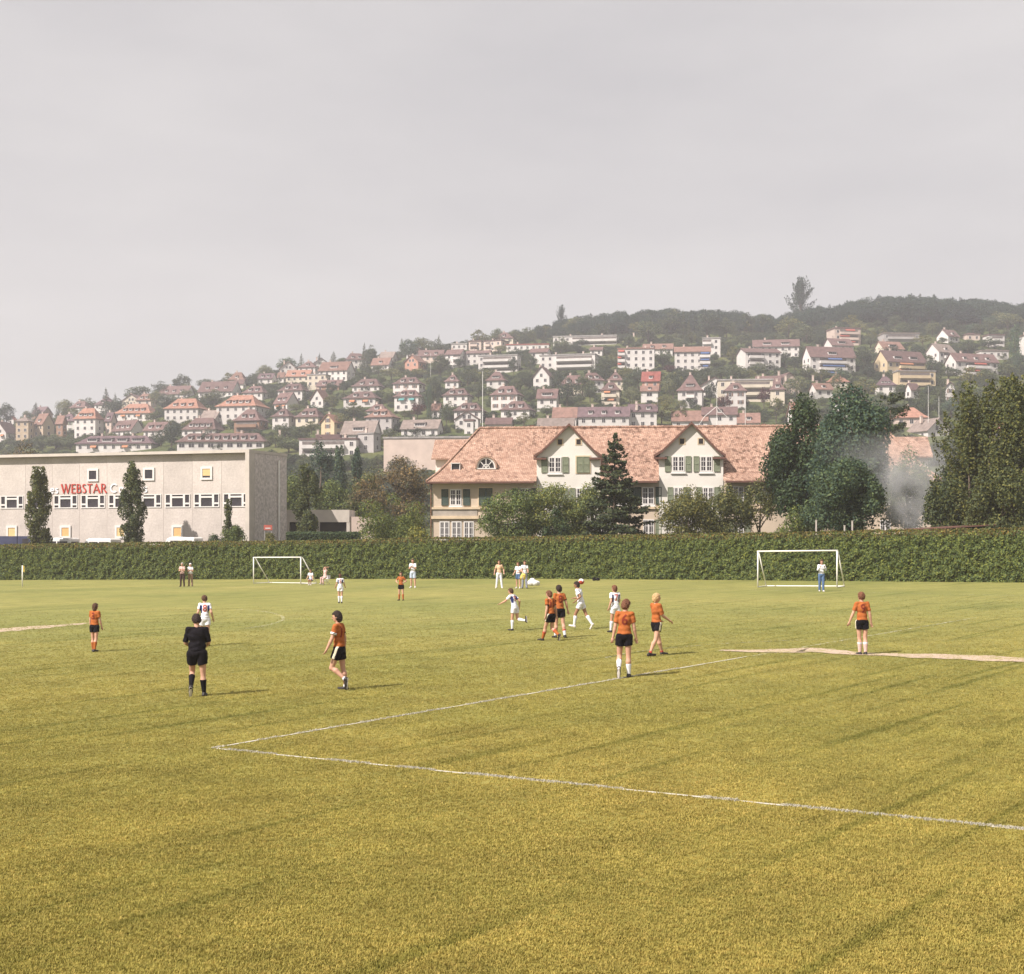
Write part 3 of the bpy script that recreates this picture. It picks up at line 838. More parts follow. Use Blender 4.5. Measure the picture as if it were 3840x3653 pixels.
zb = 8.12 - FZ
word('WEBSTAR', 231, 401, zb, 1.0, M['red_letter'])
word('es', 190, 221, zb, 0.98, M['white_letter'])
word('Ca', 414, 465, zb, 0.98, M['white_letter'])
word('s', 536, 556, zb, 0.98, M['white_letter'])

# small red notice and flagpole beside the factory's end wall
p = fac.matrix_basis
sg = empty('notice_board', (-24.9, 147.6, Tz(-24.9, 147.6)))
tag(sg, 'small red and white notice board on posts beside the end wall of the concrete building', 'sign')
pp = px(1005, 1980, 147.6)
zc = pp.z - sg.location.z
sg.location.x = pp.x
MB().box(-0.42, 0.42, -0.03, 0.03, zc - 0.22, zc + 0.30).build('board', [M['awn_r']], sg)
MB().box(-0.26, 0.26, -0.045, -0.032, zc - 0.08, zc + 0.02).build('panel', [M['frame']], sg)
for xx in (-0.34, 0.34): MB().box(xx - 0.03, xx + 0.03, 0.032, 0.09, -0.2, zc + 0.28).build('post', [M['metal']], sg)

# ------------------------------------------------------------------ long tiled house behind the hedge
HA = math.radians(5)
HX0, HY0 = (1622 - CX) / F * 133, 133.0
HZ = 1.0
hs = empty('gabled_house', (HX0, HY0, HZ), -HA)
tag(hs, 'long cream two storey house with orange tiled roof and two white cross gables', 'house')
def fx(u):
    k = (u - CX) / F
    return (k * HY0 - HX0) / (math.cos(HA) + k * math.sin(HA))
def fz(u, y):
    return CAMZ + (HY - y) / F * (HY0 - fx(u) * math.sin(HA)) - HZ
m, nt, b, out = new_mat('old_clay_tiles')
tc = nt.nodes.new('ShaderNodeTexCoord')
sep = nt.nodes.new('ShaderNodeSeparateXYZ'); nt.links.new(tc.outputs['Object'], sep.inputs[0])
cmb = nt.nodes.new('ShaderNodeCombineXYZ')
sm = nt.nodes.new('ShaderNodeMath'); sm.operation = 'ADD'
nt.links.new(sep.outputs[0], sm.inputs[0]); nt.links.new(sep.outputs[1], sm.inputs[1])
nt.links.new(sm.outputs[0], cmb.inputs[0]); nt.links.new(sep.outputs[2], cmb.inputs[1])
br = nt.nodes.new('ShaderNodeTexBrick')
br.inputs['Scale'].default_value = 1.0; br.inputs['Brick Width'].default_value = 0.19; br.inputs['Row Height'].default_value = 0.13
br.inputs['Mortar Size'].default_value = 0.012; br.inputs['Bias'].default_value = 0.0
br.inputs['Color1'].default_value = (0.38, 0.245, 0.185, 1); br.inputs['Color2'].default_value = (0.53, 0.38, 0.30, 1); br.inputs['Mortar'].default_value = (0.20, 0.10, 0.075, 1)
nt.links.new(cmb.outputs[0], br.inputs['Vector'])
n1 = noise_node(nt, 0.55, 6, 0.7); n2 = noise_node(nt, 2.4, 6, 0.75); n3 = noise_node(nt, 0.18, 3)
col = mixc(nt, 1.0, br.outputs['Color'], ramp(nt, n1.outputs['Fac'], [(0.3, (0.74, 0.70, 0.68)), (0.7, (1.12, 1.10, 1.08))]).outputs['Color'], 'MULTIPLY')
sp = nt.nodes.new('ShaderNodeMath'); sp.operation = 'MULTIPLY'
nt.links.new(ramp(nt, n2.outputs['Fac'], [(0.50, 0.0), (0.58, 1.0)]).outputs['Color'], sp.inputs[0])
nt.links.new(ramp(nt, n3.outputs['Fac'], [(0.36, 0.3), (0.58, 1.0)]).outputs['Color'], sp.inputs[1])
col = mixc(nt, sp.outputs[0], col, (0.13, 0.075, 0.055))
nt.links.new(col, b.inputs['Base Color']); b.inputs['Roughness'].default_value = 0.9; b.inputs['Specular IOR Level'].default_value = 0.2
bu = nt.nodes.new('ShaderNodeBump'); bu.inputs['Strength'].default_value = 0.6; bu.inputs['Distance'].default_value = 0.04
nt.links.new(br.outputs['Fac'], bu.inputs['Height']); bu.invert = True; nt.links.new(bu.outputs['Normal'], b.inputs['Normal'])
M['tiles'] = m
M['h_wall'] = mat('cream_render', (0.52, 0.425, 0.33), 0.12, 0.5, 0.9, 0.2, 10)
M['h_gable'] = mat('white_gable_render', (0.66, 0.625, 0.575), 0.06, 0.6, 0.9, 0.15, 10)
M['h_grey'] = mat('grey_render', (0.34, 0.30, 0.26), 0.2, 1.2, 0.95, 0.2, 10)
M['h_stone'] = mat('sandstone_trim', (0.58, 0.46, 0.32), 0.15, 1.5, 0.9)
M['h_fascia'] = mat('dark_eaves_board', (0.13, 0.065, 0.05), 0.25, 2, 0.8)
LEN = fx(3492)
DEP = 9.6
xe = fx(1603)
prof = [(-0.85, 8.45 - HZ), (0.22, 9.18 - HZ), (1.15, 10.0 - HZ), (4.8, 13.66 - HZ)]
xl = [xe + (p[0] + 0.85) / 5.65 * (fx(1778) - xe) for p in prof]
xr = [LEN + 0.75 - (v - xe) for v in xl]
G = []
for (u0, u1, ua, ya, ye_, ul, ur) in ((2013, 2251, 2135, 1588, 1707, 2002, 2258), (2471, 2712, 2593, 1582, 1705, 2452, 2721)):
    G.append(dict(x0=fx(u0), x1=fx(u1), xa=fx(ua), za=fz(ua, ya), ze=fz(ua, ye_), xl=fx(ul), xr=fx(ur)))
MB().box(0, LEN, 0, DEP, -1.5, prof[0][1] + 0.35).build('wall', [M['h_wall']], hs)
rf = MB()
yb = lambda y: DEP - y
for i in range(3):
    (y0, z0), (y1, z1) = prof[i], prof[i + 1]
    segs = [(xl[i], xl[i + 1])]
    for g in G: segs += [(g['x0'] + 0.02, g['x0'] + 0.02), (g['x1'] - 0.02, g['x1'] - 0.02)]
    segs.append((xr[i], xr[i + 1]))
    for j in range(len(segs) - 1):
        if i == 0 and j % 2 == 1: continue
        (a0, a1), (b0, b1) = segs[j], segs[j + 1]
        rf.add([(a0, y0, z0), (b0, y0, z0), (b1, y1, z1), (a1, y1, z1)], [(0, 1, 2, 3)])
    rf.add([(xl[i], yb(y0), z0), (xr[i], yb(y0), z0), (xr[i + 1], yb(y1), z1), (xl[i + 1], yb(y1), z1)], [(3, 2, 1, 0)])
    rf.add([(xl[i], y0, z0), (xl[i + 1], y1, z1), (xl[i + 1], yb(y1), z1), (xl[i], yb(y0), z0)], [(0, 1, 2, 3)])
    rf.add([(xr[i], y0, z0), (xr[i + 1], y1, z1), (xr[i + 1], yb(y1), z1), (xr[i], yb(y0), z0)], [(3, 2, 1, 0)])
roof = rf.build('roof', [M['tiles']], hs)
z0 = prof[0][1]
for a, c_ in ((xl[0], G[0]['x0'] - 0.15), (G[0]['x1'] + 0.15, G[1]['x0'] - 0.15), (G[1]['x1'] + 0.15, xr[0])):
    MB().box(a, c_, -0.88, -0.72, z0 - 0.17, z0 - 0.005).box(a + 0.05, c_ - 0.02, -0.72, -0.002, z0 - 0.10, z0 - 0.06).build('eaves_board', [M['h_fascia']], hs)
MB().box(xl[0] - 0.05, xl[0] + 0.08, -0.7, DEP + 0.7, z0 - 0.17, z0 - 0.005).build('eaves_board', [M['h_fascia']], hs)
MB().box(xr[0] - 0.08, xr[0] + 0.05, -0.7, DEP + 0.7, z0 - 0.17, z0 - 0.005).build('eaves_board', [M['h_fascia']], hs)
rd = MB()
for i in range(int((xr[3] - xl[3]) / 0.42)):
    x0 = xl[3] + i * 0.42
    rd.tube([(x0, 4.8, prof[3][1] + 0.0), (x0 + 0.44, 4.8, prof[3][1] + 0.025)], [0.13, 0.15], 8)
rg = rd.build('ridge_tiles', [M['tiles']], roof)
for xa in (xl, xr):
    MB().tube([(xa[i], prof[i][0], prof[i][1] + 0.03) for i in range(4)], 0.12, 6).build('hip_tiles', [M['tiles']], roof)
# cross gables flush with the facade
for g in G:
    gr = MB().prism([(g['x0'], -1.5), (g['x1'], -1.5), (g['x1'], g['ze'] - 0.14), (lerp(g['xr'], g['xa'], 0.22), lerp(g['ze'], g['za'], 0.15) - 0.12), (lerp(g['xr'], g['xa'], 0.42), lerp(g['ze'], g['za'], 0.36) - 0.12), (g['xa'], g['za'] - 0.14), (lerp(g['xl'], g['xa'], 0.42), lerp(g['ze'], g['za'], 0.36) - 0.12), (lerp(g['xl'], g['xa'], 0.22), lerp(g['ze'], g['za'], 0.15) - 0.12), (g['x0'], g['ze'] - 0.14)], 1, -0.07, 4.6)
    gw = gr.build('cross_gable', [M['h_gable']], hs)
    mbr = MB(); fas = MB()
    for sgn, xo in ((-1, g['xl']), (1, g['xr'])):
        xp = [(xo, g['ze']), (lerp(xo, g['xa'], 0.22), lerp(g['ze'], g['za'], 0.15)), (lerp(xo, g['xa'], 0.42), lerp(g['ze'], g['za'], 0.36)), (g['xa'], g['za'])]
        for i in range(3):
            (xa_, za_), (xb_, zb_) = xp[i], xp[i + 1]
            mbr.prism([(xa_, za_), (xb_, zb_), (xb_, zb_ - 0.16), (xa_, za_ - 0.16)], 1, -0.40, 4.9)
            fas.prism([(xa_, za_ - 0.01), (xb_, zb_ - 0.01), (xb_, zb_ - 0.24), (xa_, za_ - 0.24)], 1, -0.50, -0.405)
        fas.box(min(xo, xo - sgn * 1.15), max(xo, xo - sgn * 1.15), -0.52, -0.075, g['ze'] - 0.42, g['ze'] - 0.245)
    mbr.build('gable_roof', [M['tiles']], gw)
    fas.build('bargeboard', [M['h_fascia']], gw)
    for dx in (-0.95, 0.72):
        x = g['xa'] + dx
        MB().box(x - 0.18, x + 0.42, -0.10, -0.05, fz(2135, 1668) - 0.06, fz(2135, 1648) + 0.08).build('vent_surround', [M['h_stone']], gw)
        MB().box(x - 0.08, x + 0.30, -0.115, -0.05, fz(2135, 1668) + 0.02, fz(2135, 1648)).build('vent', [M['dark']], gw)
# windows and shutters
def win_frame(w, h, cols=2, rows=3):
    f_ = MB()
    f_.box(-0.10, w + 0.10, -0.05, 0.02, -0.12, 0); f_.box(-0.16, w + 0.16, -0.13, 0.02, -0.2, -0.12)
    t = 0.10
    f_.box(0, w, -0.06, 0.02, 0, t); f_.box(0, w, -0.06, 0.02, h - t, h)
    f_.box(0, t, -0.059, 0.02, t, h - t); f_.box(w - t, w, -0.059, 0.02, t, h - t)
    for c in range(1, cols): f_.box(w * c / cols - 0.075, w * c / cols + 0.075, -0.058, 0.02, t, h - t)
    for r in range(1, rows): f_.box(t, w - t, -0.045, 0.02, h * r / rows - 0.022, h * r / rows + 0.022)
    for c in range(cols): f_.box(w * (c + 0.5) / cols - 0.02, w * (c + 0.5) / cols + 0.02, -0.044, 0.02, t, h - t)
    return f_.mesh('window', [M['frame']])
_sh = {}
def shutter_me(w, h, key):
    k = (round(w, 2), round(h, 2), key)
    if k not in _sh:
        s_ = MB(); t = 0.06
        s_.box(0, w, 0, 0.05, 0, t); s_.box(0, w, 0, 0.05, h - t, h); s_.box(0, t, 0.001, 0.05, t, h - t); s_.box(w - t, w, 0.001, 0.05, t, h - t); s_.box(t, w - t, 0.001, 0.05, h / 2 - 0.03, h / 2 + 0.03)
        n = int((h - 2 * t) / 0.085)
        for i in range(n):
            z = t + (i + 0.5) * (h - 2 * t) / n
            s_.add([(t, 0.012, z - 0.03), (w - t, 0.012, z - 0.03), (w - t, 0.045, z + 0.035), (t, 0.045, z + 0.035)], [(0, 1, 2, 3)])
        _sh[k] = s_.mesh('shutter', [M[key]])
    return _sh[k]
_wf = {}
def window(parent, u0, u1, y0, y1, yf, sh=None, left=None, right=None, closed=False, cols=2):
    x0, x1 = fx(u0), fx(u1); zt, zb_ = fz(u0, y0), fz(u0, y1)
    w, h = x1 - x0, zt - zb_
    if closed:
        MB().box(x0 - 0.1, x1 + 0.1, yf - 0.05, yf + 0.02, zb_ - 0.1, zt + 0.1).build('window_surround', [M['h_stone']], parent)
        for i in range(2): link('shutter', shutter_me(w / 2 - 0.01, h, sh), parent, (x0 + i * w / 2, yf - 0.11, zb_))
        return
    o = link('window', win_frame(w, h, cols), parent, (x0, yf, zb_))
    MB().box(0.05, w - 0.05, -0.022, 0.01, 0.05, h - 0.05).build('pane', [M['pane']], o)
    for spec in (left, right):
        if spec: link('shutter', shutter_me(fx(spec[1]) - fx(spec[0]), h, sh), parent, (fx(spec[0]), yf - 0.09, zb_))
def C8(x): return 1600 + x / 2.191
def C8y(y): return 1560 + y / 2.191
def C9(x): return 2400 + x / 2.465
def C9y(y): return 1560 + y / 2.465
Yg = -0.07
window(hs, C8(1003), C8(1106), C8y(338), C8y(466), Yg, 'shut_g', (C8(943), C8(993)), (C8(1114), C8(1166)))
window(hs, C8(1232), C8(1340), C8y(335), C8y(466), Yg, 'shut_g', closed=True)
window(hs, C9(298), C9(410), C9y(372), C9y(515), Yg, 'shut_g', (C9(230), C9(284)), (C9(420), C9(472)))
window(hs, C9(556), C9(668), C9y(372), C9y(515), Yg, 'shut_g', (C9(494), C9(546)), (C9(682), C9(738)))
window(hs, C8(192), C8(286), C8y(602), C8y(736), 0, 'shut_dg', (C8(122), C8(178)), (C8(300), C8(356)))
window(hs, C8(430), C8(542), C8y(594), C8y(736), 0, 'shut_dg', closed=True)
window(hs, C8(762), C8(854), C8y(594), C8y(736), 0, 'shut_dg', (C8(700), C8(754)), (C8(862), C8(912)))
window(hs, C8(1010), C8(1100), C8y(592), C8y(736), Yg, 'shut_g', (C8(950), C8(1002)), (C8(1108), C8(1160)))
window(hs, C8(1230), C8(1330), C8y(592), C8y(736), Yg, 'shut_g', (C8(1172), C8(1222)), (C8(1338), C8(1390)))
window(hs, C8(1770), C8(1868), C8y(584), C8y(728), 0, 'shut_dg', (C8(1710), C8(1762)), (C8(1880), C8(1930)))
window(hs, C8(1560), C8(1650), C8y(588), C8y(730), 0, 'shut_dg', (C8(1500), C8(1552)), (C8(1658), C8(1708)))
window(hs, C9(312), C9(396), C9y(658), C9y(800), Yg, 'shut_g', (C9(255), C9(305)), (C9(404), C9(460)))
window(hs, C9(580), C9(680), C9y(658), C9y(800), Yg, 'shut_g', (C9(520), C9(572)), (C9(688), C9(740)))
window(hs, C9(860), C9(960), C9y(650), C9y(800), 0, 'shut_dg', (C9(800), C9(852)), (C9(968), C9(1020)))
window(hs, C9(1130), C9(1230), C9y(650), C9y(800), 0, 'shut_dg', (C9(1068), C9(1122)), (C9(1238), C9(1290)))
for a in (106, 205, 305): window(hs, C8(a), C8(a + 82), C8y(866), C8y(1025), 0)
window(hs, C8(700), C8(800), C8y(866), C8y(1025), 0, 'shut_g', (C8(640), C8(692)), (C8(808), C8(860)))
window(hs, C8(1040), C8(1130), C8y(860), C8y(1020), Yg, 'shut_g')
window(hs, C8(1430), C8(1530), C8y(880), C8y(1020), 0)
window(hs, C8(1778), C8(1868), C8y(850), C8y(1010), 0, 'shut_g', None, (C8(1878), C8(1930)))
window(hs, C9(400), C9(500), C9y(950), C9y(1100), Yg, 'shut_g')
window(hs, C9(860), C9(960), C9y(960), C9y(1100), 0, 'shut_g', (C9(800), C9(852)), (C9(968), C9(1020)))
for a in (3020, 3150, 3300, 3400):
    window(hs, a, a + 40, 1826, 1886, 0, 'shut_g', (a - 26, a - 4), (a + 44, a + 66)); window(hs, a, a + 40, 1950, 2012, 0, 'shut_g')
z1 = fz(1700, 1906)
for a, c_ in ((-0.06, G[0]['x0']), (G[0]['x1'], G[1]['x0']), (G[1]['x1'], LEN + 0.06)):
    MB().box(a, c_, -0.16, -0.002, z1 - 0.10, z1 + 0.10).build('string_course', [M['h_stone']], hs)
MB().box(0.03, fx(1790), -0.06, -0.003, fz(1700, 1935), z1 - 0.10).build('grey_band', [M['h_grey']], hs)
MB().box(-0.10, fx(1796), -0.20, -0.003, fz(1700, 1946), fz(1700, 1935)).build('lintel', [M['h_stone']], hs)
MB().tube([(-0.12, -0.12, -1), (-0.12, -0.12, z0 - 0.1)], 0.06, 8).build('downpipe', [M['wood']], hs)
# skylight and half-round eyebrow dormer on the left roof slope
def roof_y(z):
    return float(np.interp(z, [p[1] for p in prof], [p[0] for p in prof]))
zs = fz(1704, 1752); ys = roof_y(zs)
sk = MB().box(fx(1688), fx(1722), ys - 0.35, ys + 0.8, zs - 0.45, zs - 0.36).box(fx(1688), fx(1722), ys - 0.38, ys + 0.9, zs + 0.35, zs + 0.42).box(fx(1688), fx(1690.5), ys - 0.30, ys + 0.7, zs - 0.36, zs + 0.35).box(fx(1719.5), fx(1722), ys - 0.30, ys + 0.7, zs - 0.36, zs + 0.35)
so = sk.build('skylight', [M['frame']], roof)
MB().box(fx(1690.5), fx(1719.5), ys - 0.18, ys + 0.6, zs - 0.36, zs + 0.35).build('pane', [M['pane']], so)
ze_ = fz(1820, 1754); ye = roof_y(ze_); xc_ = fx(1820); R0 = 1.02
dm = MB()
oa = arc_pts(xc_, ze_, R0, R0 * 1.15, 0, 180, 13); ia = arc_pts(xc_, ze_, R0 * 0.86, R0 * 0.98, 0, 180, 13)
for i in range(12): dm.prism([oa[i], oa[i + 1], ia[i + 1], ia[i]], 1, ye - 0.28, ye + 2.2)
do = dm.build('eyebrow_dormer', [M['tiles']], roof)
fn = MB()
ib = arc_pts(xc_, ze_, R0 * 0.72, R0 * 0.82, 0, 180, 13); 
for i in range(12): fn.prism([ia[i], ia[i + 1], ib[i + 1], ib[i]], 1, ye - 0.16, ye + 0.3)
for q in (45, 90, 135):
    stroke_pts = [(xc_, ze_), (xc_ + R0 * 0.75 * math.cos(math.radians(q)), ze_ + R0 * 0.85 * math.sin(math.radians(q)))]
    fn.tube([(a[0], ye - 0.13, a[1]) for a in stroke_pts], 0.045, 5)
for i in range(12): fn.prism([(xc_ + (ib[i][0] - xc_) * 0.45, ze_ + (ib[i][1] - ze_) * 0.45), (xc_ + (ib[i + 1][0] - xc_) * 0.45, ze_ + (ib[i + 1][1] - ze_) * 0.45), (xc_ + (ib[i + 1][0] - xc_) * 0.36, ze_ + (ib[i + 1][1] - ze_) * 0.36), (xc_ + (ib[i][0] - xc_) * 0.36, ze_ + (ib[i][1] - ze_) * 0.36)], 1, ye - 0.15, ye + 0.2)
fn.box(xc_ - R0 * 0.9, xc_ + R0 * 0.9, ye - 0.2, ye + 0.3, ze_ - 0.10, ze_ - 0.001)
fn.build('fanlight_frame', [M['frame']], do)
MB().prism(ia, 1, ye - 0.06, ye + 1.2).build('pane', [M['pane']], do)
# end dormers on the hips
for sgn, xa_, xb_ in ((-1, fx(1618), fx(1618) + 5.2), (1, LEN - 5.0, LEN + 0.25)):
    zr, ze2 = 12.62 - HZ, 10.85 - HZ
    w_ = MB().prism([(2.7, 7.0 - HZ), (6.9, 7.0 - HZ), (6.9, ze2), (4.8, zr - 0.15), (2.7, ze2)], 0, xa_, xb_).build('end_dormer', [M['h_gable']], hs)
    xo0, xo1 = (xa_ - 0.35, xb_) if sgn < 0 else (xa_, xb_ + 0.35)
    q = MB()
    for s_ in (-1, 1):
        q.prism([(4.8, zr), (4.8 + s_ * 2.55, ze2 - 0.12), (4.8 + s_ * 2.55, ze2 - 0.27), (4.8, zr - 0.15)], 0, xo0, xo1)
    q.build('end_dormer_roof', [M['tiles']], w_)
xc_ = fx(3316); MB().box(xc_ - 0.45, xc_ + 0.45, 4.3, 5.2, prof[3][1] - 1.0, prof[3][1] + 0.95).box(xc_ - 0.55, xc_ + 0.55, 4.2, 5.3, prof[3][1] + 0.951, prof[3][1] + 1.1).build('chimney', [M['frame']], roof)
for u_ in (2882, 1980):
    xc_ = fx(u_); MB().box(xc_ - 0.22, xc_ + 0.22, 4.9, 5.4, prof[3][1] - 0.8, prof[3][1] + 0.25).build('chimney', [M['h_fascia']], roof)

# ------------------------------------------------------------------ houses on the hillside
_far = {}
def far_window(kind, sh='shut_b'):
    if (kind, sh) not in _far:
        q = MB()
        if kind == 'sh':
            q.box(-0.55, 0.55, -0.07, 0.02, -0.08, 1.38, 0); q.box(-0.46, -0.04, -0.09, 0.0, 0, 1.3, 1); q.box(0.04, 0.46, -0.09, 0.0, 0, 1.3, 1)
            q.box(-1.05, -0.57, -0.10, 0.0, -0.02, 1.32, 2); q.box(0.57, 1.05, -0.10, 0.0, -0.02, 1.32, 2)
        elif kind == 'plain':
            q.box(-0.62, 0.62, -0.07, 0.02, -0.08, 1.38, 0); q.box(-0.52, -0.04, -0.09, 0.0, 0, 1.3, 1); q.box(0.04, 0.52, -0.09, 0.0, 0, 1.3, 1)
        elif kind == 'wide':
            q.box(-1.05, 1.05, -0.07, 0.02, -0.08, 1.38, 0); q.box(-0.95, -0.04, -0.09, 0.0, 0, 1.3, 1); q.box(0.04, 0.95, -0.09, 0.0, 0, 1.3, 1)
        _far[(kind, sh)] = q.mesh('window', [M['frame'], M['pane'], M[sh]])
    return _far[(kind, sh)]
_dor = {}
def dormer_me(roof, wide):
    if (roof, wide) not in _dor:
        w = 2.6 if wide else 1.0
        q = MB().box(-w, w, 0, 2.6, -0.3, 1.25, 0)
        n = 2 if wide else 1
        for i in range(n * 2):
            a = -w + 0.25 + i * (2 * w - 0.5) / (2 * n); q.box(a + 0.06, a + (2 * w - 0.5) / (2 * n) - 0.06, -0.05, 0.1, 0.15, 1.1, 1)
        q.add([(-w - 0.2, -0.35, 1.26), (w + 0.2, -0.35, 1.26), (w + 0.2, 3.4, 1.95), (-w - 0.2, 3.4, 1.95), (-w - 0.2, -0.35, 1.42), (w + 0.2, -0.35, 1.42), (w + 0.2, 3.4, 2.11), (-w - 0.2, 3.4, 2.11)],
              [(0, 1, 5, 4), (1, 2, 6, 5), (2, 3, 7, 6), (3, 0, 4, 7), (4, 5, 6, 7), (3, 2, 1, 0)], 2)
        _dor[(roof, wide)] = q.mesh('dormer', [M['wW'], M['pane'], M[roof]])
    return _dor[(roof, wide)]
_chim = MB().box(-0.35, 0.35, -0.35, 0.35, -1.2, 0.9, 0).box(-0.45, 0.45, -0.45, 0.45, 0.9, 1.05, 0).mesh('chimney', [M['wP']])
RECTS = []
HOUSES = []
hr = random.Random(4)
def house(c, x0, x1, yr, ye, yb, kind, wall, roof, yaw, label, dorm=2, wide=False, k=0.85, rl=0.5, ch=1, sh=None, win='plain', bal=0, bspan=(0.08, 0.92), awn=None, nowin=False, cat='house', group='houses on the hillside', d=None):
    X0, Y0 = cpx(c, x0, yr); X1, Y1 = cpx(c, x1, ye); _, Y2 = cpx(c, x0, yb)
    xm = (X0 + X1) / 2
    d = d or hit(xm, Y2)
    s = d / F
    a = math.radians(abs(yaw)); o = 0.25 if kind == 'fl' else 0.55
    tot = (X1 - X0) * s
    w = (tot - 2 * o * (math.cos(a) + math.sin(a))) / (math.cos(a) + k * math.sin(a))
    w = max(w, 3.0); dep = min(k * w, 15.0)
    he, hrr = (Y2 - Y1) * s, max((Y1 - Y0) * s, 0.3)
    cy = d + (dep * math.cos(a) + w * math.sin(a)) / 2
    cx_ = (xm - CX) / F * cy
    zb = CAMZ + (HY - Y2) / F * d
    root = empty({'fl': 'apartment_block'}.get(kind, 'hillside_house') if cat != 'house' else 'hillside_house', (cx_, cy, zb), math.radians(yaw))
    tag(root, label, cat, group)
    RECTS.append((X0, X1, Y0, Y2, d)); HOUSES.append((cx_, cy, label))
    hx, hy = w / 2, dep / 2
    wm = M['w' + wall]; rm = M['r' + roof]
    b_ = MB().box(-hx, hx, -hy, hy, -4.0, he - 0.02)
    th = 0.22
    r_ = MB()
    if kind == 'hip':
        q = rl * w / 2
        ov = [(-hx - o, -hy - o), (hx + o, -hy - o), (hx + o, hy + o), (-hx - o, hy + o)]
        vs = [(x, y, he - th) for x, y in ov] + [(x, y, he) for x, y in ov]
        # slight kick at the eaves, then the main slope
        m1 = 0.30; zk = he + 0.22 * hrr
        ins = [(lerp(x, math.copysign(q, x), m1), lerp(y, 0, m1)) for x, y in ov]
        vs += [(x, y, zk) for x, y in ins] + [(-q, 0, he + hrr), (q, 0, he + hrr)]
        fs = [(3, 2, 1, 0)] + [(i, (i + 1) % 4, 4 + (i + 1) % 4, 4 + i) for i in range(4)] + [(4 + i, 4 + (i + 1) % 4, 8 + (i + 1) % 4, 8 + i) for i in range(4)]
        fs += [(8, 9, 13, 12), (9, 10, 13), (10, 11, 12, 13), (11, 8, 12)]
        r_.add(vs, fs)
    elif kind == 'gs':
        b_.prism([(-hy, he - 0.02), (hy, he - 0.02), (0, he + hrr - 0.25)], 0, -hx + 0.002, hx - 0.002)
        for sg_ in (-1, 1):
            r_.prism([(0, he + hrr), (sg_ * (hy + o), he - 0.1), (sg_ * (hy + o), he - 0.1 - th), (0, he + hrr - th)], 0, -hx - 0.4, hx + 0.4)
    elif kind == 'gf':
        b_.prism([(-hx, he - 0.02), (hx, he - 0.02), (0, he + hrr - 0.25)], 1, -hy + 0.002, hy - 0.002)
        for sg_ in (-1, 1):
            r_.prism([(0, he + hrr), (sg_ * (hx + o), he - 0.1), (sg_ * (hx + o), he - 0.1 - th), (0, he + hrr - th)], 1, -hy - 0.5, hy + 0.5)
    else:
        r_.box(-hx - o, hx + o, -hy - o, hy + o, he, he + min(hrr, 0.6))
        if hrr > 0.9: r_.box(-hx * 0.5, hx * 0.35, -hy * 0.3, hy * 0.5, he + 0.6, he + hrr)
    b_.build('wall', [wm], root)
    ro = r_.build('roof', [rm], root)
    if kind in ('hip', 'gs') and dorm and hrr > 1.8:
        t = 0.30
        y_ = lerp(-hy - o, 0, t); z_ = he + hrr * t * 0.92
        span = (rl * 0.5 + 0.42) if kind == 'hip' else 0.8
        me = dormer_me('r' + roof, wide)
        half = 2.6 if wide else 1.0
        for i in range(dorm):
            xx = (-0.5 + (i + 0.5) / dorm) * w * span
            sc_ = min(0.72, 0.8 * w * span / dorm / (2 * half + 0.6), hrr / 4.0)
            link('dormer', me, ro, (xx, y_ - 0.25, z_), scale=(sc_, sc_, sc_))
    if ch and kind != 'fl':
        for i in range(ch): link('chimney', _chim, ro, ((-0.3 + 0.55 * i) * w * (rl if kind == 'hip' else 0.8), 0.5 if kind != 'gf' else hy * (0.2 + 0.4 * i), he + hrr * 0.98 if kind != 'gf' else he + hrr * 0.97))
    if kind == 'fl' and ch:
        for i in range(ch): link('chimney', _chim, ro, ((-0.25 + 0.5 * i) * w, hy * 0.2, he + 1.1))
    sh = sh or hr.choice(['shut_b', 'shut_g', 'shut_b'])
    wk = far_window(win, sh)
    if not nowin:
        rows = 0; z_ = he - 2.0
        while z_ > -0.6 and rows < 5:
            if not (bal and bspan == (0.0, 1.0)):
                n = max(1, int(w / (2.9 if win == 'plain' else 3.3)))
                for i in range(n):
                    fx_ = (i + 0.5) / n
                    if bal and bspan[0] < fx_ < bspan[1]: continue
                    link('window', wk, root, (-hx + fx_ * w, -hy, z_))
            n = max(1, int(dep / 3.8))
            if abs(yaw) > 8:
                for i in range(n):
                    yy = -hy + (i + 0.5) / n * dep
                    link('window', wk, root, (hx if yaw < 0 else -hx, yy, z_), math.radians(90 if yaw < 0 else -90))
            z_ -= 2.8; rows += 1
        if kind == 'gf' and hrr > 2.2:
            for dx in ((-0.9, 0.9) if w > 7 else (0,)): link('window', wk, root, (dx, -hy, he + 0.1))
